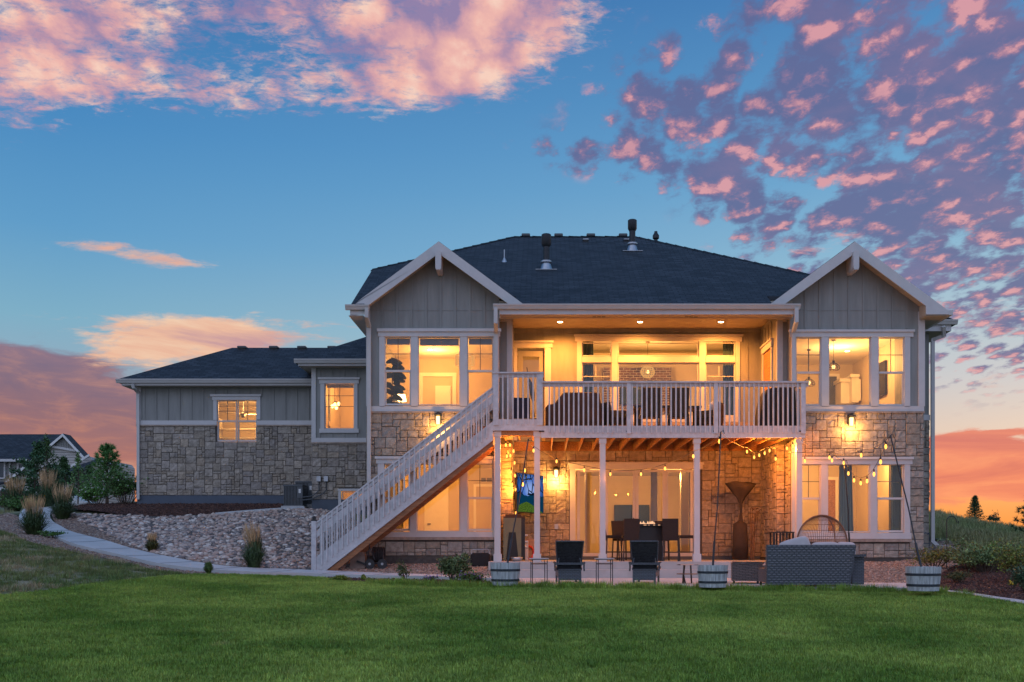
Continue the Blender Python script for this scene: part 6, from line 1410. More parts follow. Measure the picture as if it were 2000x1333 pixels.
# air conditioners
def acunit(x, Y, w, h, lab, z):
    X = ax(x,Y); t = empty('air_conditioner', (X,Y,z), lab, 'air conditioner', 'air conditioner units by the little bay')
    m = MB(); m.box(X-w/2-.06, X+w/2+.06, Y-.05, Y+w+.05, z-.08, z+.03); m.build('pad', M['concrete'], t)
    m = MB(); m.box(X-w/2+.02, X+w/2-.02, Y+.02, Y+w-.02, z+.03, z+h-.04); m.build('coil', M['dark'], t)
    m = MB(); n = 13
    for i in range(n): xx = X-w/2 + w*(i+.5)/n; m.box(xx-.012, xx+.012, Y, Y+.019, z+.06, z+h-.06)
    for i in range(n): yy = Y + w*(i+.5)/n; m.box(X+w/2-.019, X+w/2, yy-.012, yy+.012, z+.06, z+h-.06)
    m.build('grille', M['grey_panel'], t)
    m = MB(); rbox(m, X-w/2-.01, X+w/2+.01, Y-.01, Y+w+.01, z+h-.06, z+h, .015); m.box(X-w/2, X+w/2, Y-.003, Y+w, z+.03, z+.06); m.box(X+w*.22, X+w/2+.004, Y-.008, Y+.01, z+h*.4, z+h-.06); m.build('cabinet', M['grey_panel'], t)
    m = MB(); m.box(X+w*.3, X+w*.42, Y-.012, Y-.0085, z+h*.62, z+h*.8); m.build('data_plate', M['white'], t)
acunit(572, 33.0, .62, .72, 'grey air conditioner unit in front at the corner of the little bay', 1.28); acunit(594, 33.75, .60, .80, 'dark air conditioner unit tucked behind the front one', 1.36)
for x, lab in ((624, 'left grey electrical box on the little bay stone'), (638, 'right grey electrical box on the little bay stone')):
    X = ax(x,YM); t = empty('electrical_box', (X,YM,az(941,YM)), lab, 'electrical box', 'electrical boxes with conduit'); m = MB(); m.box(X-.065, X+.065, YM-.14, YM-.04, az(941,YM), az(931,YM)); m.build('box', M['steel'], t)
    m = MB(); m.tube([(X,YM-.08,az(941,YM)),(X,YM-.08,az(958,YM)),(X-.1,YM-.1,az(965,YM)),(ax(610,YM),YM-.12,az(970+(x-624)*.4,YM)),(ax(592,YM),YM-.1,az(972+(x-624)*.4,YM))], .018, 6); m.build('conduit', M['grey_panel'], t)
one('wall_outlet', MB().box(ax(1083,YB), ax(1090,YB), YB-.075, YB-.04, az(1034,YB), az(1024,YB)), M['steel'], 'grey outlet cover on the stone below the patio wall lantern', 'outlet')

# ================================================================= things on the deck
def gcover(pts_f, Y, d, mat, lab):      # fabric cover: front outline pushed back, top drawn in
    t = MB(); P = [at(x,y,Y) for x,y in pts_f]; n = len(P); c = sum(P, Vector())/n
    Bk = [p + Vector((0,d,0)) for p in P]; Fr = [p.lerp(c, .06) + Vector((0,-.05,0)) for p in P]
    t.add(Fr + P + Bk, [tuple(range(n))] + [(i, (i+1)%n, n+(i+1)%n, n+i) for i in range(n)] + [(n+i, n+(i+1)%n, 2*n+(i+1)%n, 2*n+i) for i in range(n)])
    return one('covered_grill', t, mat, lab, 'covered grill')
gcover([(1065,858),(1065,797),(1070,791),(1082,789),(1092,778),(1099,768),(1104,766.5),(1166,766.5),(1171,769),(1175,800),(1176,858)], 28.0, .65, M['fabric_brown'], 'grill under a brown fabric cover at the left of the deck')
gcover([(1479,858),(1482,820),(1486,795),(1491,772),(1498,761),(1508,757),(1545,757),(1552,760),(1555,790),(1557,858)], 27.3, .6, M['fabric_dark'], 'grill under a dark fabric cover at the right corner of the deck')
def dchair():
    t = empty('dining_chair', (0,0,0), 'x', 'dining chair', 'high-backed wicker dining chairs on the deck')
    m = MB(); rbox(m, -.28,.28,-.24,.26,.36,.45,.02); m.build('seat', M['wicker_ol'], t)
    m = MB(); m.plate([(-.25,-.24,.40),(.25,-.24,.40),(.27,-.34,1.14),(-.27,-.34,1.14)], (0,.06,0)); m.build('backrest', M['wicker_ol'], t)
    for x, y in ((-.25,-.21),(.25,-.21),(-.25,.22),(.25,.22)): m = MB(); m.box(x-.025,x+.025,y-.025,y+.025,0,.36); m.build('leg', M['dark'], t)
    for s in (-1,1): m = MB(); m.box(s*.27-.03, s*.27+.03, -.22,.2,.62,.65); m.box(s*.27-.02,s*.27+.02,.14,.18,.45,.62); m.build('armrest', M['wicker_ol'], t)
    return t
dc0 = dchair(); dc1 = copy_tree(dc0)
place(dc0, 1269, 27.9, ZD, 2, 'high-backed wicker dining chair behind the rail, left of the pair'); place(dc1, 1325, 27.9, ZD, -3, 'high-backed wicker dining chair behind the rail, right of the pair')
Y = 28.75; t = empty('dining_table', (ax(1298,Y),Y,ZD), 'dark dining table behind the two high-backed chairs on the deck', 'table')
m = MB(); m.box(ax(1236,Y), ax(1366,Y), Y-.45, Y+.45, ZD+.70, ZD+.75); m.build('table_top', M['black'], t)
for x in (1243, 1359):
    for y in (Y-.38, Y+.38): m = MB(); m.box(ax(x,Y)-.03, ax(x,Y)+.03, y-.03, y+.03, ZD, ZD+.70); m.build('leg', M['black'], t)
def lchair():
    t = empty('lounge_chair', (0,0,0), 'x', 'lounge chair', 'low wicker lounge chairs at the ends of the deck table')
    m = MB(); rbox(m, -.3,.3,-.3,.3,.2,.40,.02); m.build('seat', M['wicker_ol'], t)
    m = MB(); m.plate([(-.3,-.3,.2),(.3,-.3,.2),(.32,-.4,.80),(-.32,-.4,.80)], (0,.07,0)); m.build('backrest', M['wicker_ol'], t)
    for s in (-1,1): m = MB(); m.box(s*.3-.03,s*.3+.03,-.3,.28,.40,.58); m.build('armrest', M['wicker_ol'], t)
    for x, y in ((-.26,-.26),(.26,-.26),(-.26,.26),(.26,.26)): m = MB(); m.box(x-.025,x+.025,y-.025,y+.025,0,.2); m.build('leg', M['dark'], t)
    return t
lc0 = lchair(); lc1 = copy_tree(lc0)
place(lc0, 1200, 28.3, ZD, -62, 'low wicker lounge chair between the brown grill cover and the deck table'); place(lc1, 1384, 28.3, ZD, 60, 'low wicker lounge chair at the right end of the deck table')
for x, lab in ((1190, 'striped throw pillow on the lounge chair left of the deck table'), (1390, 'striped throw pillow on the lounge chair right of the deck table')):
    m = MB(); rbox(m, ax(x,28.3)-.06, ax(x,28.3)+.06, 28.1, 28.5, ZD+.5, ZD+.85, .05); one('throw_pillow', m, M['linen'], lab, 'pillow', 'striped pillows on the deck chairs', smooth=True)
m = MB(); Y = 27.5; rbox(m, ax(1002,Y), ax(1035,Y), Y, Y+.45, ZL, az(777,Y), .02); one('deck_box', m, pmat('navy_fabric', (.012,.014,.03), .8, .3, 5, .08, 40), 'dark navy box standing in front of the deck door', 'box')
t = empty('folded_parasol', (ax(1036,27.6),27.6,ZL), 'folded dark patio parasol leaning in front of the deck door', 'parasol')
a, b = at(1041,790,27.6), at(1029,718,27.6); m = MB(); m.tube([at(1044,815,27.6), a, b], .012, 6); m.build('pole', M['iron'], t)
m = MB(); m.tube([at(1042,784,27.6), at(1040,770,27.6), at(1037,752,27.6), at(1035,741,27.6)], [.03,.07,.06,.015], 8); m.build('canopy', M['grey_panel'], t)

# ================================================================= roof things
def onroof(x, y):      # photograph point on the main front slope
    k = (H0-y)/F; Y = (6.41 - .54*27.1)/(k - .54); return Vector((ax(x,Y), Y, k*Y))
def boxvent(p, w, d, h, lab, grp, mat='grey_panel'):
    t = empty('roof_vent', p, lab, 'roof vent', grp); m = MB(); m.box(p.x-w/2, p.x+w/2, p.y, p.y+d, p.z-.1, p.z+h*.55); m.build('base', M['dark'], t)
    m = MB(); rbox(m, p.x-w/2-.02, p.x+w/2+.02, p.y-.05, p.y+d, p.z+h*.5, p.z+h, .015); m.build('hood', M[mat], t)
for i, x in enumerate((1027, 1091, 1154, 1217)):
    boxvent(Vector((ax(x,34.75), 34.75, 10.50-.05)), .25, .3, .17, 'low box vent on the main roof ridge, %s of four from the left' % ('first','second','third','fourth')[i], 'box vents along the main ridge')
for i, x in enumerate((472, 534, 589, 648)):
    boxvent(Vector((ax(x,36.7), 36.7, 7.04)), .27, .3, .15, 'low box vent on the wing roof ridge, %s of four from the left' % ('first','second','third','fourth')[i], 'box vents along the wing ridge')
for x, y, lab in ((1144, 472, 'tiny metal vent just below the ridge, under the third box vent'), (1224, 472, 'tiny metal vent just below the ridge, beside the taller flue')):
    boxvent(onroof(x,y), .16, .15, .09, lab, 'tiny roof vents', 'steel')
def flue(x, yb, yt, r, lab):
    p = onroof(x, yb); h = (yb-yt)*p.y/F; t = empty('flue_pipe', p, lab, 'flue pipe', 'tall metal flues on the main roof')
    m = MB(); m.lathe([(r,-.2),(r,h*.8)], p, 18); m.build('pipe', M['iron'], t, smooth=2)
    m = MB(); m.lathe([(r*1.05,h*.62),(r*1.45,h*.70),(r*1.45,h*.98),(r*1.2,h),(.0001,h)], p, 18); m.build('cap', M['iron'], t, smooth=2)
    m = MB(); m.lathe([(r*2.2,-.16),(r*1.3,.12),(r*1.7,.16),(r*1.7,.20),(r*1.02,.24)], p, 18); m.box(p.x-r*3.2, p.x+r*3.2, p.y-.22, p.y-.0, p.z-.10, p.z-.085); m.build('flashing', M['steel'], t, smooth=2)
flue(1067, 524, 458, .10, 'tall metal flue low on the main roof slope, the left one'); flue(1235, 488, 430, .10, 'tall metal flue near the ridge end, the right one')
p = onroof(985, 511); m = MB(); m.lathe([(.10,-.05),(.03,.10),(.018,.12),(.018,.36),(.0001,.36)], p, 10); one('vent_pipe', m, M['steel'], 'thin vent pipe on a cone flashing, left on the main slope', 'vent pipe')
p = Vector((ax(1281,34.6), 34.6, 9.75)); m = MB(); m.lathe([(.06,0),(.06,.62),(.11,.66),(.11,.76),(.06,.84),(.05,.9),(.0001,.9)], p, 12); one('vent_pipe', m, M['iron'], 'short capped vent pipe behind the right hip of the main roof', 'vent pipe')
# ================================================================= scattering for the uncountable
def scatter(name, zone_obj, src, density, smin, smax, seed, tilt=.3, align=False, label=None, zoff=0.0, zsq=(1,1,1)):
    """points on the sheet, one small mesh on each"""
    ng = bpy.data.node_groups.new(name, 'GeometryNodeTree')
    ng.interface.new_socket('Geometry', in_out='INPUT', socket_type='NodeSocketGeometry'); ng.interface.new_socket('Geometry', in_out='OUTPUT', socket_type='NodeSocketGeometry')
    gi = ng.nodes.new('NodeGroupInput'); go = ng.nodes.new('NodeGroupOutput')
    d = ng.nodes.new('GeometryNodeDistributePointsOnFaces'); d.inputs['Density'].default_value = density; d.inputs['Seed'].default_value = seed
    oi = ng.nodes.new('GeometryNodeObjectInfo'); oi.inputs['Object'].default_value = src; oi.inputs['As Instance'].default_value = True
    ip = ng.nodes.new('GeometryNodeInstanceOnPoints')
    rv = ng.nodes.new('FunctionNodeRandomValue'); rv.data_type = 'FLOAT_VECTOR'; rv.inputs[0].default_value = (-tilt, -tilt, 0); rv.inputs[1].default_value = (tilt, tilt, 6.283); rv.inputs['Seed'].default_value = seed+1
    rs = ng.nodes.new('FunctionNodeRandomValue'); rs.data_type = 'FLOAT'; rs.inputs[2].default_value = smin; rs.inputs[3].default_value = smax; rs.inputs['Seed'].default_value = seed+2
    lk = ng.links.new; lk(gi.outputs[0], d.inputs['Mesh']); lk(d.outputs['Points'], ip.inputs['Points']); lk(oi.outputs['Geometry'], ip.inputs['Instance'])
    lk(rv.outputs[0], ip.inputs['Rotation']); lk(rs.outputs[1], ip.inputs['Scale']); lk(ip.outputs[0], go.inputs[0])
    me = zone_obj.data.copy(); o = bpy.data.objects.new(name, me); COL.objects.link(o)
    md = o.modifiers.new('scatter', 'NODES'); md.node_group = ng
    return tag(o, label=label, kind='stuff')
def src(mb, name, mat, smooth=False):
    o = mb.build(name, mat, smooth=smooth); COL.objects.unlink(o); return o
def tuft(seed, n, rad, h0, h1, w, lean=.5, segs=2):
    m = MB(); rr = random.Random(seed)
    for k in range(n):
        a = rr.uniform(0, 6.283); r_ = rad*math.sqrt(rr.random()); x, y = r_*math.cos(a), r_*math.sin(a); h = rr.uniform(h0, h1); b = rr.uniform(0, 6.283); ln = rr.uniform(.1, lean)*h
        dx, dy = math.cos(b)*ln, math.sin(b)*ln; c = b + 1.57; wx, wy = math.cos(c)*w/2, math.sin(c)*w/2; t = rr.uniform(.6, 1.25); t = (t*rr.uniform(.85,1.15), t, t*rr.uniform(.8,1.1))
        m.add([(x-wx,y-wy,-.01),(x+wx,y+wy,-.01),(x+dx*.4+wx*.8,y+dy*.4+wy*.8,h*.6),(x+dx*.4-wx*.8,y+dy*.4-wy*.8,h*.6),(x+dx,y+dy,h)], [(0,1,2,3),(3,2,4)], t)
    return m
def gmat(name, c1, c2, patch=.35, rough=.55, dry=None, rand=.25):
    m, nt, b = nodes(name); tc = N(nt,'ShaderNodeTexCoord'); geo = N(nt,'ShaderNodeNewGeometry')
    n1 = N(nt,'ShaderNodeTexNoise', _Scale=patch, _Detail=4, _Roughness=.6); L(nt, geo.outputs['Position'], n1.inputs[0])
    r = ramp(nt, n1.outputs[0], [(.36,c1),(.64,c2)]); out = r.outputs[0]
    if dry:
        n2 = N(nt,'ShaderNodeTexNoise', _Scale=.9, _Detail=6, _Roughness=.7); L(nt, geo.outputs['Position'], n2.inputs[0])
        q = ramp(nt, n2.outputs[0], [(dry[1],(0,0,0)),(dry[1]+.10,(1,1,1))]); out = mix(nt, out, dry[0], q.outputs[0])
    a = N(nt,'ShaderNodeVertexColor', layer_name='tint'); out = mix(nt, out, a.outputs[0], 1.0, 'MULTIPLY')
    oi = N(nt,'ShaderNodeObjectInfo'); hs = N(nt,'ShaderNodeHueSaturation'); L(nt, math_(nt,'MULTIPLY_ADD', oi.outputs['Random'], rand*2, 1-rand), hs.inputs['Value']); L(nt, out, hs.inputs['Color'])
    L(nt, hs.outputs[0], b.inputs['Base Color']); b.inputs['Roughness'].default_value = rough; b.inputs['Specular IOR Level'].default_value = .3
    return m
M['grass'] = gmat('grass_blade', (.13,.25,.028), (.36,.48,.085), .40, .55, ((.36,.38,.11), .62))
M['grassdry'] = gmat('dry_grass_blade', (.10,.17,.045), (.19,.22,.08), .5, .8, ((.44,.35,.22), .52))
M['grasshill'] = gmat('hill_grass_blade', (.20,.25,.10), (.30,.31,.15), .25, .8, ((.38,.30,.18), .56))
g1 = src(tuft(1, 90, .13, .035, .075, .007, .8), 'grass_tuft', M['grass'])
nearz = ZONES['lawn_soil']
scatter('lawn_grass', nearz, g1, 120, .5, 1.0, 3, .15, label='short green lawn grass covering the foreground')
# longer uncut fringe against the patio
g2 = src(tuft(2, 60, .10, .08, .17, .007, .7), 'grass_tuft', M['grass'])
edge_t = [G(x, y) for x, y in ((720,1141),(850,1146),(960,1148),(1100,1150),(1400,1153.5),(1640,1157),(1800,1159.5),(1880,1165))]; edge_b = [(p[0], p[1]-.45) for p in edge_t]
fz = zone('grass_fringe', edge_t, edge_b, M['lawnbase'], .0, 80, 3, world=True)
scatter('fringe_grass', fz, g2, 70, .5, 1.35, 8, .15, label='longer uncut grass along the patio edge')
g3 = src(tuft(3, 60, .14, .03, .12, .007, .9), 'grass_tuft', M['grassdry'])
scatter('dry_grass', ZONES['dry_turf'], g3, 26, .5, 1.2, 4, .2, label='patchy half dry meadow grass at the left')
g4 = src(tuft(4, 60, .24, .07, .28, .010, 1.0), 'grass_tuft', M['grasshill'])
scatter('hill_grass', ZONES['hill_turf'], g4, 9, .5, 1.3, 5, .2, label='tall wild grass on the slope at the right')
hb = zone('hill_crest', [(1790,1004),(1830,1005),(1900,1020),(1960,1029),(2010,1038),(2150,1058)], [(1790,1012),(1830,1013),(1900,1028),(1960,1037),(2010,1046),(2150,1066)], M['hillb'], .0, 60, 6)
scatter('crest_grass', hb, g4, 7, .6, 1.4, 15, .2, label='wild grass standing along the hill crest')
bl_ = zone('yard_left', [(-300,1012),(-100,1003),(0,1001),(60,992),(110,984),(160,978)], [(-300,1040),(-100,1015),(-20,1008),(40,1000),(90,990),(150,980)], M['drygrassb'], .0, 40, 6)
scatter('yard_grass', bl_, g4, 5, .4, .9, 25, .2, label='rough grass behind the path at the far left')
# stones: river rock, gravel, mulch
def stone_src(seed, sx, sy, sz, mat, sub=2):
    m = MB(); m.blob((0,0,0), (sx,sy,sz), seed, sub, .45); return src(m, 'pebble', mat, smooth=True)
def rmat(name, cols, rough=.75):
    m, nt, b = nodes(name); oi = N(nt,'ShaderNodeObjectInfo'); r = ramp(nt, oi.outputs['Random'], [(i/len(cols), c) for i, c in enumerate(cols)], 'CONSTANT')
    tc = N(nt,'ShaderNodeTexCoord'); nz = N(nt,'ShaderNodeTexNoise', _Scale=9, _Detail=4); L(nt, tc.outputs['Object'], nz.inputs[0]); q = ramp(nt, nz.outputs[0], [(.3,(.75,)*3),(.7,(1.1,)*3)])
    L(nt, mix(nt, r.outputs[0], q.outputs[0], 1.0, 'MULTIPLY'), b.inputs['Base Color']); b.inputs['Roughness'].default_value = rough; return m
M['river'] = rmat('river_rock', [(.46,.36,.30),(.28,.225,.195),(.58,.47,.39),(.38,.26,.21),(.19,.16,.15),(.68,.60,.52),(.46,.31,.24),(.37,.31,.27),(.50,.36,.29)])
M['peagravel'] = rmat('pea_gravel', [(.33,.22,.16),(.24,.15,.11),(.42,.31,.24),(.29,.23,.19),(.19,.13,.105),(.38,.26,.18),(.46,.38,.31)])
M['mulchchip'] = rmat('mulch_chip', [(.095,.040,.027),(.055,.024,.018),(.13,.058,.038),(.08,.036,.028),(.035,.018,.014),(.17,.085,.055)], .9)
for i, (sx, sy, sz, dn, a, b) in enumerate(((.085,.06,.042,36,.5,1.25),(.06,.056,.04,46,.5,1.3),(.11,.08,.052,8,.6,1.2))):
    scatter('river_rock', ZONES['rock_soil'], stone_src(i, sx, sy, sz, M['river']), dn, a, b, 30+i, .35, label='rounded river rocks filling the sloping bed beside the stairs')
pg = stone_src(5, .034, .024, .017, M['peagravel'], 1)
for zn, dn in (('gravel_bed', 420), ('gravel_side', 330), ('gravel_border', 260), ('gravel_left', 260)):
    scatter('gravel', ZONES[zn], pg, dn, .5, 1.35, 40+dn, .5, label='loose tan gravel')
mc = stone_src(6, .05, .015, .010, M['mulchchip'], 1)
for zn, dn in (('mulch_bed', 260), ('mulch_strip', 320), ('mulch_side', 300)): scatter('mulch', ZONES[zn], mc, dn, .5, 1.5, 50+dn, .7, label='dark shredded bark mulch')

# ================================================================= plants
def feather(x, yb, H, W, lab, plume=1.0, green=(.9,1,.8), seed=0, lean=0):
    X, Y = G(x, yb); z = hz(X, Y); rr = random.Random(seed*7+1); t = empty('feather_grass', (X,Y,z), lab, 'ornamental grass', 'feathery ornamental grasses with straw plumes')
    m = MB(); h = H*.74
    for k in range(560):
        a = rr.uniform(0,6.283); r0 = W*.18*math.sqrt(rr.random()); out = rr.uniform(.1,1)**.8*W*.56; hh = h*rr.uniform(.45,1.0)*(1-.45*(out/(W*.5))**2); w = .009
        P = [Vector((X+math.cos(a)*r0, Y+math.sin(a)*r0, z-.02)), Vector((X+math.cos(a)*(r0+out*.35), Y+math.sin(a)*(r0+out*.35), z+hh*.6)), Vector((X+math.cos(a)*(r0+out*.75), Y+math.sin(a)*(r0+out*.75), z+hh)), Vector((X+math.cos(a)*(r0+out*1.1), Y+math.sin(a)*(r0+out*1.1), z+hh*(.98 if out < W*.3 else .78)))]
        s = Vector((-math.sin(a), math.cos(a), 0)); s = (s + Vector((rr.uniform(-.5,.5), rr.uniform(-.5,.5), 0))).normalized()*w; ti = rr.uniform(.6,1.3)
        m.add([P[0]-s, P[0]+s, P[1]+s, P[1]-s, P[2]+s*.7, P[2]-s*.7, P[3]], [(0,1,2,3),(3,2,4,5),(5,4,6)], tuple(ti*g for g in green))
    m.build('foliage', M['leaf'], t)
    if plume:
        m = MB()
        for k in range(int(165*plume)):
            a = rr.uniform(0,6.283); r0 = W*.1*rr.random(); out = W*.36*math.sqrt(rr.random()); hh = H*rr.uniform(.72,1.04); b = Vector((X+math.cos(a)*r0, Y+math.sin(a)*r0, z+.1)); e = Vector((X+math.cos(a)*(r0+out)+lean*H*.2, Y+math.sin(a)*(r0+out), z+hh)); q = b.lerp(e, .64); q.x -= lean*H*.06
            s = Vector((rr.uniform(-1,1), rr.uniform(-1,1), 0)).normalized(); ti = rr.uniform(.65,1.35)
            m.add([b-s*.003, b+s*.003, q+s*.004, q-s*.004], [(0,1,2,3)], (ti*.8,)*3)
            for j in range(2):
                s2 = Vector((rr.uniform(-1,1), rr.uniform(-1,1), 0)).normalized()*.007; m.add([q, q.lerp(e,.35)+s2, e, q.lerp(e,.35)-s2], [(0,1,2,3)], (ti,)*3)
        m.build('plume', M['plume'], t)
feather(28, 998, 1.3, .95, 'ornamental grass with rusty plume at the far left edge', seed=1)
feather(93, 993, 1.4, .8, 'ornamental grass with tall straw plume behind the path', seed=3)
feather(122, 1014, 1.15, .85, 'ornamental grass between the path bend and the mulch bed', .8, seed=4)
feather(66, 1045, 1.15, .85, 'ornamental grass in front of the path bend with broad straw plume', seed=2)
feather(497, 1112, 1.22, .62, 'slender ornamental grass in the river rock left of the stairs', 1.0, seed=5, lean=-.35)
feather(297, 1078, .52, .36, 'small reddish grass clump in the river rock', .9, (1.5,.9,.5), seed=6)
feather(407, 1121, .42, .20, 'tiny green grass sprig at the lower edge of the path', 0, (1.3,1.5,.7), seed=7)
feather(665, 1136, .22, .42, 'low yellow grass clump in the mulch below the stairs', .0, (4.2,3.6,1.0), seed=8)
feather(710, 1134, .20, .12, 'tiny yellow grass sprig in the mulch strip', .0, (3.6,3.2,1.0), seed=9)
def bush(name, x, yb, W, H, lab, cat='shrub', tint=(1,1,1), n=900, leaf=.05, D=None, stems=12, flower=None, mat='leaf', grp=None, open_=.0, seed=1, world=None):
    X, Y = world or G(x, yb); z = hz(X, Y); rr = random.Random(seed); D = D or W; t = empty(name, (X,Y,z), lab, cat, grp)
    m = MB(); lf = MB(); fl = MB(); tips = []
    cl = [(rr.uniform(-.36,.36)*W, rr.uniform(-.36,.36)*D, H*rr.uniform(.35,.85)) for _ in range(max(5, int(stems)))]
    for c in cl:
        b = Vector((X+c[0]*.25, Y+c[1]*.25, z-.02)); e = Vector((X+c[0], Y+c[1], z+c[2])); mid = b.lerp(e,.5)+Vector((rr.uniform(-.05,.05),rr.uniform(-.05,.05),.03)); m.tube([b, mid, e], [.012,.008,.003], 4)
        for q in range(3):
            e2 = e + Vector((rr.uniform(-.2,.2)*W, rr.uniform(-.2,.2)*D, rr.uniform(-.05,.2)*H)); m.tube([mid.lerp(e, .3+.3*q), e2], [.005,.002], 3); tips.append((mid, e2))
    for k in range(n):
        a, b = rr.choice(tips); p = a.lerp(b, rr.uniform(.15,1.05)) + Vector((rr.gauss(0,.07)*W, rr.gauss(0,.07)*D, rr.gauss(0,.055)*H))
        if p.z < z+.01: p.z = z + .01 + rr.random()*.05
        ti = rr.uniform(.55,1.4); d = Vector((rr.uniform(-1,1), rr.uniform(-1,1), rr.uniform(-.2,1)))
        l = leaf*rr.uniform(.6,1.3); s = d.cross(Vector((rr.uniform(-1,1),rr.uniform(-1,1),.5))).normalized()*l*.28; d = d.normalized()*l
        lf.add([p, p+d*.5+s, p+d, p+d*.5-s], [(0,1,2,3)], tuple(ti*c for c in tint))
        if flower and k % flower[1] == 0: fl.blob(p+d+Vector((0,0,.01)), (flower[2],)*3, k, 1, .3)
    m.build('stems', M['bark'], t); lf.build('leaves', M[mat], t)
    if flower: fl.build('flowers', flower[0], t)
    return t
M['purple'] = pmat('purple_petal', (.26,.12,.38), .7, .3, 20, 0); M['yellow'] = pmat('yellow_petal', (.65,.45,.02), .7, .2, 20, 0); M['whitefl'] = pmat('white_petal', (.6,.58,.55), .7, .2, 20, 0)
bush('leafy_shrub', 790, 1134, .40, .42, 'small open leafy shrub in the mulch strip below the storage box', tint=(1.7,1.5,1.2), n=380, leaf=.05, stems=8, seed=11)
bush('flower_clump', 843, 1139, .42, .16, 'low clump of small purple flowers at the lawn edge', 'flowers', (1.2,1.3,1.2), 260, .035, .25, 8, (M['purple'], 7, .014), seed=12)
bush('lavender_shrub', 886, 1136, .72, .62, 'large grey green feathery shrub beside the left half barrel', tint=(2.3,2.1,2.0), n=1900, leaf=.07, D=.5, stems=22, seed=13)
bush('aster_clump', 920, 1145, .62, .32, 'loose clump of pale green stems with purple flowers by the left barrel', 'flowers', (1.9,2.0,1.4), 700, .06, .4, 14, (M['purple'], 14, .015), seed=14)
bush('rust_shrub', 1822, 1112, 1.15, .55, 'rusty brown leafed shrub behind the right half barrel', tint=(3.2,2.1,1.1), n=1500, leaf=.055, stems=20, seed=15)
bush('sage_shrub', 1925, 1118, 1.75, .82, 'big airy grey green shrub on the mulch bed at the right', tint=(3.0,2.9,2.6), n=3000, leaf=.06, D=1.1, stems=34, seed=16)
bush('broad_shrub', 1893, 1112, 1.1, .62, 'tan flecked loose shrub left of the big grey green one', tint=(3.6,3.0,2.0), n=1500, leaf=.06, D=1.0, stems=26, seed=26)
bush('green_shrub', 1952, 1110, 1.1, .6, 'green leafed bush behind the big grey green shrub', tint=(2.2,3.0,1.6), n=1600, leaf=.07, stems=20, seed=36)
bush('amber_shrub', 1990, 1140, 1.1, .85, 'amber tinged shrub with a few yellow flowers at the right edge', tint=(3.2,2.6,1.1), n=2000, leaf=.055, D=.8, stems=24, seed=17)
bush('blue_juniper', 2010, 1160, .75, .55, 'dark blue green low juniper at the right picture edge', tint=(1.1,1.4,1.6), n=1600, leaf=.05, stems=16, seed=18)
bush('marigold_clump', 1980, 1151, .22, .16, 'small clump of yellow flowers under the amber shrub', 'flowers', (1.3,1.6,.8), 160, .03, .2, 6, (M['yellow'], 14, .018), seed=27)
bush('heather_clump', 1872, 1140, .60, .30, 'low greyish brown bush on the mulch near the right barrel', tint=(1.6,1.2,1.0), n=900, leaf=.045, D=.5, stems=14, seed=19)
bush('creeping_weed', 100, 1052, .6, .20, 'low bright green weeds beside the path bend', tint=(1.2,2.0,.8), n=420, leaf=.06, stems=9, seed=20)
bush('green_mound', 12, 1000, 1.3, .6, 'low green mound of leaves at the far left edge', tint=(1.4,2.0,1.0), n=900, leaf=.08, stems=12, seed=22)
bush('rose_bush', 246, 985, 1.7, 1.15, 'dark green bush with white flowers at the corner of the wing', tint=(1.4,2.0,1.2), n=3000, leaf=.08, D=1.2, stems=26, flower=(M['whitefl'], 60, .022), mat='leaf', seed=21)
bush('low_bush', 188, 985, 1.2, .6, 'low leafy bush in front of the bushy pine', tint=(1.8,2.6,1.2), n=1300, leaf=.08, stems=16, seed=23, flower=(M['whitefl'], 50, .03))
# shepherd's hook
X, Y = G(1849, 1110); z = hz(X,Y); m = MB(); zt = (H0-1018)*Y/F; r_ = .12
m.tube([(X,Y,z-.05),(X,Y,zt)] + [(X+r_-r_*math.cos(a), Y, zt+r_*math.sin(a)) for a in [i*math.pi/10 for i in range(1,10)]] + [(X+2*r_+.01,Y,zt-.03),(X+2*r_+.05,Y,zt-.06),(X+2*r_+.055,Y,zt-.0)], .011, 7)
one('shepherd_hook', m, M['iron'], 'thin black shepherd hook standing in the gravel at the right', 'plant hook')
X, Y = G(1836, 1092); m = MB(); z = hz(X,Y); m.beam((X-.05,Y,z+.30),(X+.04,Y+.1,z+.02),.05,.02); one('garden_light', m, M['steel'], 'small pale stake tilted in the gravel behind the rusty shrub', 'garden stake')
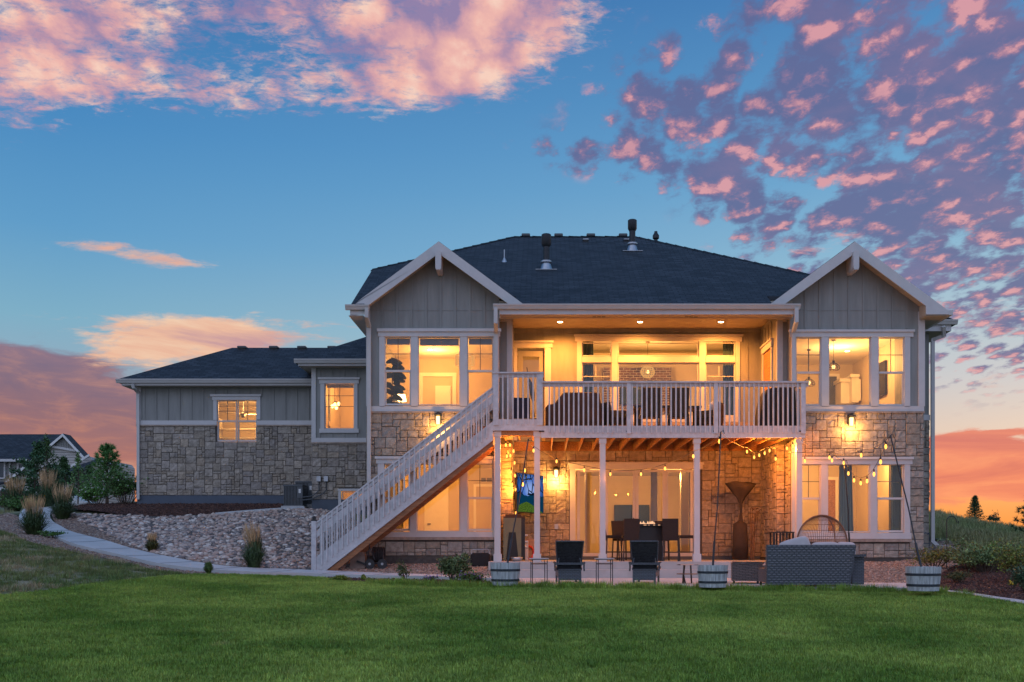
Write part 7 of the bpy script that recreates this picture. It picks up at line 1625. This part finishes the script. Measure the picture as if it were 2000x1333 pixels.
# ================================================================= trees
def leafcloud(m, c, r, n, leaf, tint, rr, nar=.3):
    for k in range(n):
        d = Vector((rr.gauss(0,1), rr.gauss(0,1), rr.gauss(0,1))).normalized()*(rr.random()**.5); p = Vector(c) + Vector((d.x*r[0], d.y*r[1], d.z*r[2])); e = Vector((rr.uniform(-1,1), rr.uniform(-1,1), rr.uniform(-.6,1))).normalized(); l = leaf*rr.uniform(.6,1.3)
        s = e.cross(Vector((rr.uniform(-1,1),rr.uniform(-1,1),.3))).normalized()*l*nar; e = e*l; ti = rr.uniform(.55,1.4); m.add([p, p+e*.5+s, p+e, p+e*.5-s], [(0,1,2,3)], tuple(ti*q for q in tint))
def tree(x, yb, Y, H, W, lab, tint=(1,1,1), n=3200, leaf=.14, seed=1, lo=.12):
    X = ax(x, Y); z = hz(X, Y); rr = random.Random(seed); t = empty('tree', (X,Y,z), lab, 'tree', 'trees between the two houses'); m = MB(); lf = MB()
    top = Vector((X+rr.uniform(-.1,.1)*W, Y, z+H*.93)); m.tube([(X,Y,z-.1),(X+.04,Y,z+H*.4),top], [.035*H*.5,.02*H*.5,.01], 7); nb = 26
    for k in range(nb):
        f = lo + (1-lo)*k/nb; b = Vector((X,Y,z)).lerp(top, f); a = k*2.4 + rr.uniform(-.4,.4); R_ = W*.5*(math.sin(min(1, (f-lo)/(1-lo)*1.1+.14)*math.pi)**.7)*rr.uniform(.6,1.15); e = b + Vector((math.cos(a)*R_, math.sin(a)*R_, H*.08+rr.uniform(0,.06)*H)); m.tube([b, b.lerp(e,.5)+Vector((0,0,.04*H)), e], [.02,.012,.004], 4)
        for q in range(3): leafcloud(lf, b.lerp(e, .5+.27*q), (W*.10,W*.10,H*.055), int(n/nb/3), leaf, tint, rr)
    m.build('trunk', M['bark'], t); lf.build('crown', M['leafdark'], t)
tree(66, 975, 47, 2.7, 2.6, 'dark broad tree in front of the neighbouring house, left one', (1.0,1.5,1.3), 4200, .13, 2, .05)
tree(94, 975, 48, 3.1, 1.9, 'taller airy dark tree in front of the neighbouring gable', (1.4,1.7,1.2), 1500, .11, 3, .05)
tree(128, 975, 46, 2.1, 1.3, 'low rounded dark tree between the neighbouring house and the pine', (.9,1.3,.9), 2600, .11, 4, .05)
tree(152, 975, 44, 2.1, .8, 'pale airy young tree left of the bushy pine', (2.6,3.0,2.0), 800, .09, 5, .1)
tree(172, 978, 52, 2.0, 1.6, 'small grey green tree behind the bushy pine', (1.2,1.6,1.2), 1500, .12, 6, .1)
# bushy pine: needle brushes on whorled limbs
def pine(x, Y, H, W, lab, seed=1, tint=(1,1,1), x_in=None):
    X = ax(x, Y); z = hz(X, Y); rr = random.Random(seed); t = empty('pine_tree', (X,Y,z), lab, 'pine tree'); m = MB(); nd = MB(); m.tube([(X,Y,z-.1),(X,Y,z+H*.97)], [.07,.015], 8)
    def brush(c, d, r):
        for k in range(34):
            e = (d*rr.uniform(.3,1.2) + Vector((rr.gauss(0,1),rr.gauss(0,1),rr.gauss(0,1)))*.8).normalized()*r*rr.uniform(.7,1.2); s = e.cross(Vector((rr.uniform(-1,1),rr.uniform(-1,1),rr.uniform(-1,1)))).normalized()*.010; ti = rr.uniform(.6,1.5); nd.add([c-s, c+s, c+e], [(0,1,2)], tuple(ti*q for q in tint))
    for k in range(46):
        f = .04 + .94*k/46; R_ = W*.5*(1-f)**.55*rr.uniform(.75,1.1)+.06; a = k*2.4; b = Vector((X,Y,z+f*H)); e = b + Vector((math.cos(a)*R_, math.sin(a)*R_, R_*.45)); m.tube([b, b.lerp(e,.6), e], [.02,.014,.006], 4)
        for q in range(6): p = b.lerp(e, .3+.14*q) + Vector((rr.gauss(0,.06),rr.gauss(0,.06),rr.gauss(0,.04))); brush(p, (e-b).normalized()+Vector((0,0,.6)), .16)
    for q in range(8): brush(Vector((X,Y,z+H*(.85+.02*q))), Vector((0,0,1)), .16)
    m.build('trunk', M['bark'], t); nd.build('crown', M['leafneedle'], t)
M['leafneedle'] = pmat('needle_green', (.08,.16,.06), .6, .35, 5, .0, 60, tint=True)
pine(209, 39.5, 2.15, 1.6, 'bushy green pine tree at the left of the wing', 4, (1.5,1.7,1.1))
pine(2034, 34, 1.75, 1.6, 'pine tree cut off by the right picture edge', 6, (.55,.8,.9))
def spruce(x, Y, H, W, lab):
    X = ax(x,Y); z = hz(X,Y); rr = random.Random(5); t = empty('spruce_tree', (X,Y,z), lab, 'spruce tree'); m = MB(); nd = MB(); m.tube([(X,Y,z-.1),(X,Y,z+H)], [.05,.008], 6)
    for k in range(64):
        f = .05+.9*k/64; R_ = W*.5*(1-f)*rr.uniform(.75,1.15)+.03; a = k*2.4; b = Vector((X,Y,z+f*H)); e = b + Vector((math.cos(a)*R_, math.sin(a)*R_, R_*.15)); m.tube([b, e], [.012,.003], 3)
        for q in range(9):
            p = b.lerp(e, .15+.1*q)
            for j in range(6): d = (e-b).normalized()*.6 + Vector((rr.gauss(0,.6),rr.gauss(0,.6),rr.gauss(-.1,.5))); d = d.normalized()*.11; s = d.cross(Vector((rr.uniform(-1,1),rr.uniform(-1,1),1))).normalized()*.018; nd.add([p-s,p+s,p+d], [(0,1,2)], (rr.uniform(.5,1.0),)*3)
    m.build('trunk', M['bark'], t); nd.build('crown', M['leafneedle'], t)
spruce(1904, 57, 1.45, 1.15, 'lone small spruce on the hill crest against the orange sky')
bush('crest_bush', 1938, 1029, .8, .5, 'small dark bush on the hill crest right of the spruce', tint=(.7,.9,.8), n=500, leaf=.09, stems=9, seed=31, world=(ax(1938,55), 55))
bush('crest_bush', 1945, 1029, .5, .8, 'sparse twiggy sapling on the hill crest right of the spruce', tint=(1.4,1.2,1.0), n=60, leaf=.09, stems=5, seed=32, world=(ax(1946,56), 56))

# ================================================================= neighbouring house
M['lap2'] = brickmat('lap_siding_pale', (.50,.47,.43), (.46,.43,.39), (.16,.15,.14), 40, .17, .016, .01, .7, uv=False, noise_amt=.1)
NY = 68.0; nb = empty('neighbour_house', (ax(90,NY), NY+5, 2.0), 'grey neighbouring house with dark roof and gable far left', 'house')
def nbx(name, mat, f, **k): m = MB(); f(m); return m.build(name, mat, nb, **k)
A_ = lambda x, Y=NY: ax(x, Y); Z_ = lambda y, Y=NY: az(y, Y)
nbx('wall', M['lap2'], lambda m: (m.prism([(A_(20),1.2),(A_(20),Z_(938)),(A_(127),Z_(853)),(A_(166),Z_(897)),(A_(166),1.2)], NY, NY+.6)))
nbx('wall', M['siding'], lambda m: m.box(A_(-90), A_(56), NY+.6, NY+8, 1.2, Z_(899,NY+.6)))
nbx('gable_panel', M['siding'], lambda m: (m.prism([(A_(106),Z_(872.5)),(A_(127),Z_(855)),(A_(148),Z_(881))], NY-.05, NY-.002), [m.box(A_(x)-.03, A_(x)+.03, NY-.08, NY-.051, Z_(877), Z_(863 if 112 < x < 136 else 870)) for x in range(109, 145, 5)]))
nbx('gable_belt', M['trim'], lambda m: m.beam((A_(104),NY-.08,Z_(873)), (A_(149),NY-.08,Z_(881)), .14, .14))
nbx('roof', M['shingle'], lambda m: (rface(m, [(A_(-110), NY+.1, Z_(897)), (A_(57), NY+.1, Z_(897)), (A_(126,NY+3.5), NY+3.5, Z_(848.5,NY+3.5)), (A_(-110), NY+3.5, Z_(848.5,NY+3.5))]), rface(m, [(A_(-110), NY+3.5, Z_(848.5,NY+3.5)), (A_(126,NY+3.5), NY+3.5, Z_(848.5,NY+3.5)), (A_(126,NY+3.5), NY+8, 5.0), (A_(-110), NY+8, 5.0)])))
nbx('roof', M['shingle'], lambda m: (rface(m, [(A_(127), NY-.3, Z_(848)), (A_(170), NY-.3, Z_(894.5)), (A_(170), NY+.8, Z_(894.5)), (A_(127), NY+.8, Z_(848))]), rface(m, [(A_(127), NY-.3, Z_(848)), (A_(127), NY+.8, Z_(848)), (A_(14), NY+.8, Z_(944)), (A_(14), NY-.3, Z_(944))])))
nbx('rake_board', M['white'], lambda m: (m.prism([(A_(14),Z_(943)),(A_(127),Z_(848.5)),(A_(127),Z_(854)),(A_(14),Z_(949))], NY-.36, NY-.3), m.prism([(A_(127),Z_(848.5)),(A_(170),Z_(895)),(A_(168),Z_(899)),(A_(127),Z_(854))], NY-.36, NY-.3)))
nbx('fascia', M['trim'], lambda m: m.box(A_(-110), A_(56), NY-.05, NY+.05, Z_(902), Z_(897)))
nbx('roof', M['shingle'], lambda m: (rface(m, [(A_(129,NY-2), NY+1, Z_(893,NY-2)), (A_(201,NY-2), NY-2, Z_(893.5,NY-2)), (A_(133,NY-4), NY-4, Z_(936,NY-4)), (A_(96,NY-4), NY-4, Z_(930,NY-4))]), ))
nbx('wall', M['lap2'], lambda m: m.prism([(A_(140),1.0),(A_(140),Z_(933)),(A_(199),Z_(897)),(A_(205),Z_(905)),(A_(205),1.0)], NY-1.8, NY+5))
nbx('gable_belt', M['trim'], lambda m: m.box(A_(168), A_(192), NY-1.88, NY-1.8, Z_(918), Z_(915)))
nbx('rake_board', M['white'], lambda m: m.prism([(A_(133),Z_(935)),(A_(201),Z_(892.5)),(A_(201),Z_(897)),(A_(136),Z_(939))], NY-2.1, NY-2.02))
nbx('porch_roof', M['shingle'], lambda m: rface(m, [(A_(-100), NY-2.5, Z_(953)), (A_(21), NY-2.5, Z_(953)), (A_(19), NY, Z_(941)), (A_(-100), NY, Z_(941))]))
nbx('porch_fascia', M['trim'], lambda m: m.box(A_(-100), A_(21,NY-2.5), NY-2.6, NY-2.51, Z_(958,NY-2.5), Z_(952.5,NY-2.5)))
nbx('porch_post', M['bark'], lambda m: (m.box(A_(5,NY-2.5)-.12, A_(5,NY-2.5)+.12, NY-2.5, NY-2.2, 1.0, Z_(958,NY-2.5)),))
nbx('roof', M['shingle'], lambda m: rface(m, [(A_(162), NY-2.6, Z_(945)), (A_(192), NY-2.6, Z_(945)), (A_(188), NY-1.8, Z_(930)), (A_(166), NY-1.8, Z_(930))]))
w_ = nbx('window', M['trim'], lambda m: [m.box(A_(a), A_(b), NY+.5, NY+.6, Z_(d), Z_(c)) for a,b,c,d in ((25,39,903,906),(25,39,921,924),(25,29,906,921),(36,39,906,921),(29,36,913,914))]); m = MB(); m.face([(A_(29),NY+.56,Z_(921)),(A_(36),NY+.56,Z_(921)),(A_(36),NY+.56,Z_(906)),(A_(29),NY+.56,Z_(906))]); m.build('pane', M['slate_mat'], w_)
w_ = nbx('window', M['trim'], lambda m: m.box(A_(-12), A_(3), NY+.45, NY+.6, Z_(935), Z_(893))); m = MB(); m.box(A_(-9), A_(0), NY+.44, NY+.449, Z_(932), Z_(898)); m.build('pane', M['slate_mat'], w_)
nbx('corner_board', M['trim'], lambda m: m.box(A_(10), A_(13), NY+.5, NY+.6, 1.5, Z_(900)))
# parked car roof and yellow bin beyond the path
Y = 52; X = ax(128,Y); zc_ = az(977,Y)-.62; car = empty('parked_car', (X,Y,zc_-.6), 'white parked car mostly hidden behind the ornamental grasses', 'car')
m = MB(); m.prism([(X-.95,zc_),(X-.9,zc_+.55),(X-.42,zc_+.90),(X+.2,zc_+.93),(X+.55,zc_+.62),(X+1.1,zc_+.50),(X+1.2,zc_+.1),(X+1.2,zc_-.3),(X-.95,zc_-.3)], Y, Y+1.7); m.build('body', M['white'], car)
m = MB(); m.prism([(X-.72,zc_+.56),(X-.42,zc_+.82),(X+.16,zc_+.84),(X+.42,zc_+.58)], Y-.01, Y-.001); m.build('window', M['slate_mat'], car)
for dx in (-.6,.8): m = MB(); m.tube([(X+dx,Y-.02,zc_-.3),(X+dx,Y+.2,zc_-.3)], .32, 16); m.build('wheel', M['dark'], car)
Y = 50; m = MB(); X0_, X1_ = ax(46,Y), ax(84,Y); z_ = az(986,Y); m.plate([(X0_,Y,z_-.5),(X1_,Y,z_-.5),(X1_,Y,z_+.42),(X0_,Y,z_+.42)], (0,1.2,0)); m.box(X0_-.04, X1_+.04, Y-.05, Y+1.25, z_+.42, z_+.48); one('yellow_container', m, pmat('yellow_paint', (.38,.34,.05), .6, .15, 3, .02), 'low yellow container beyond the path behind the grasses', 'container')
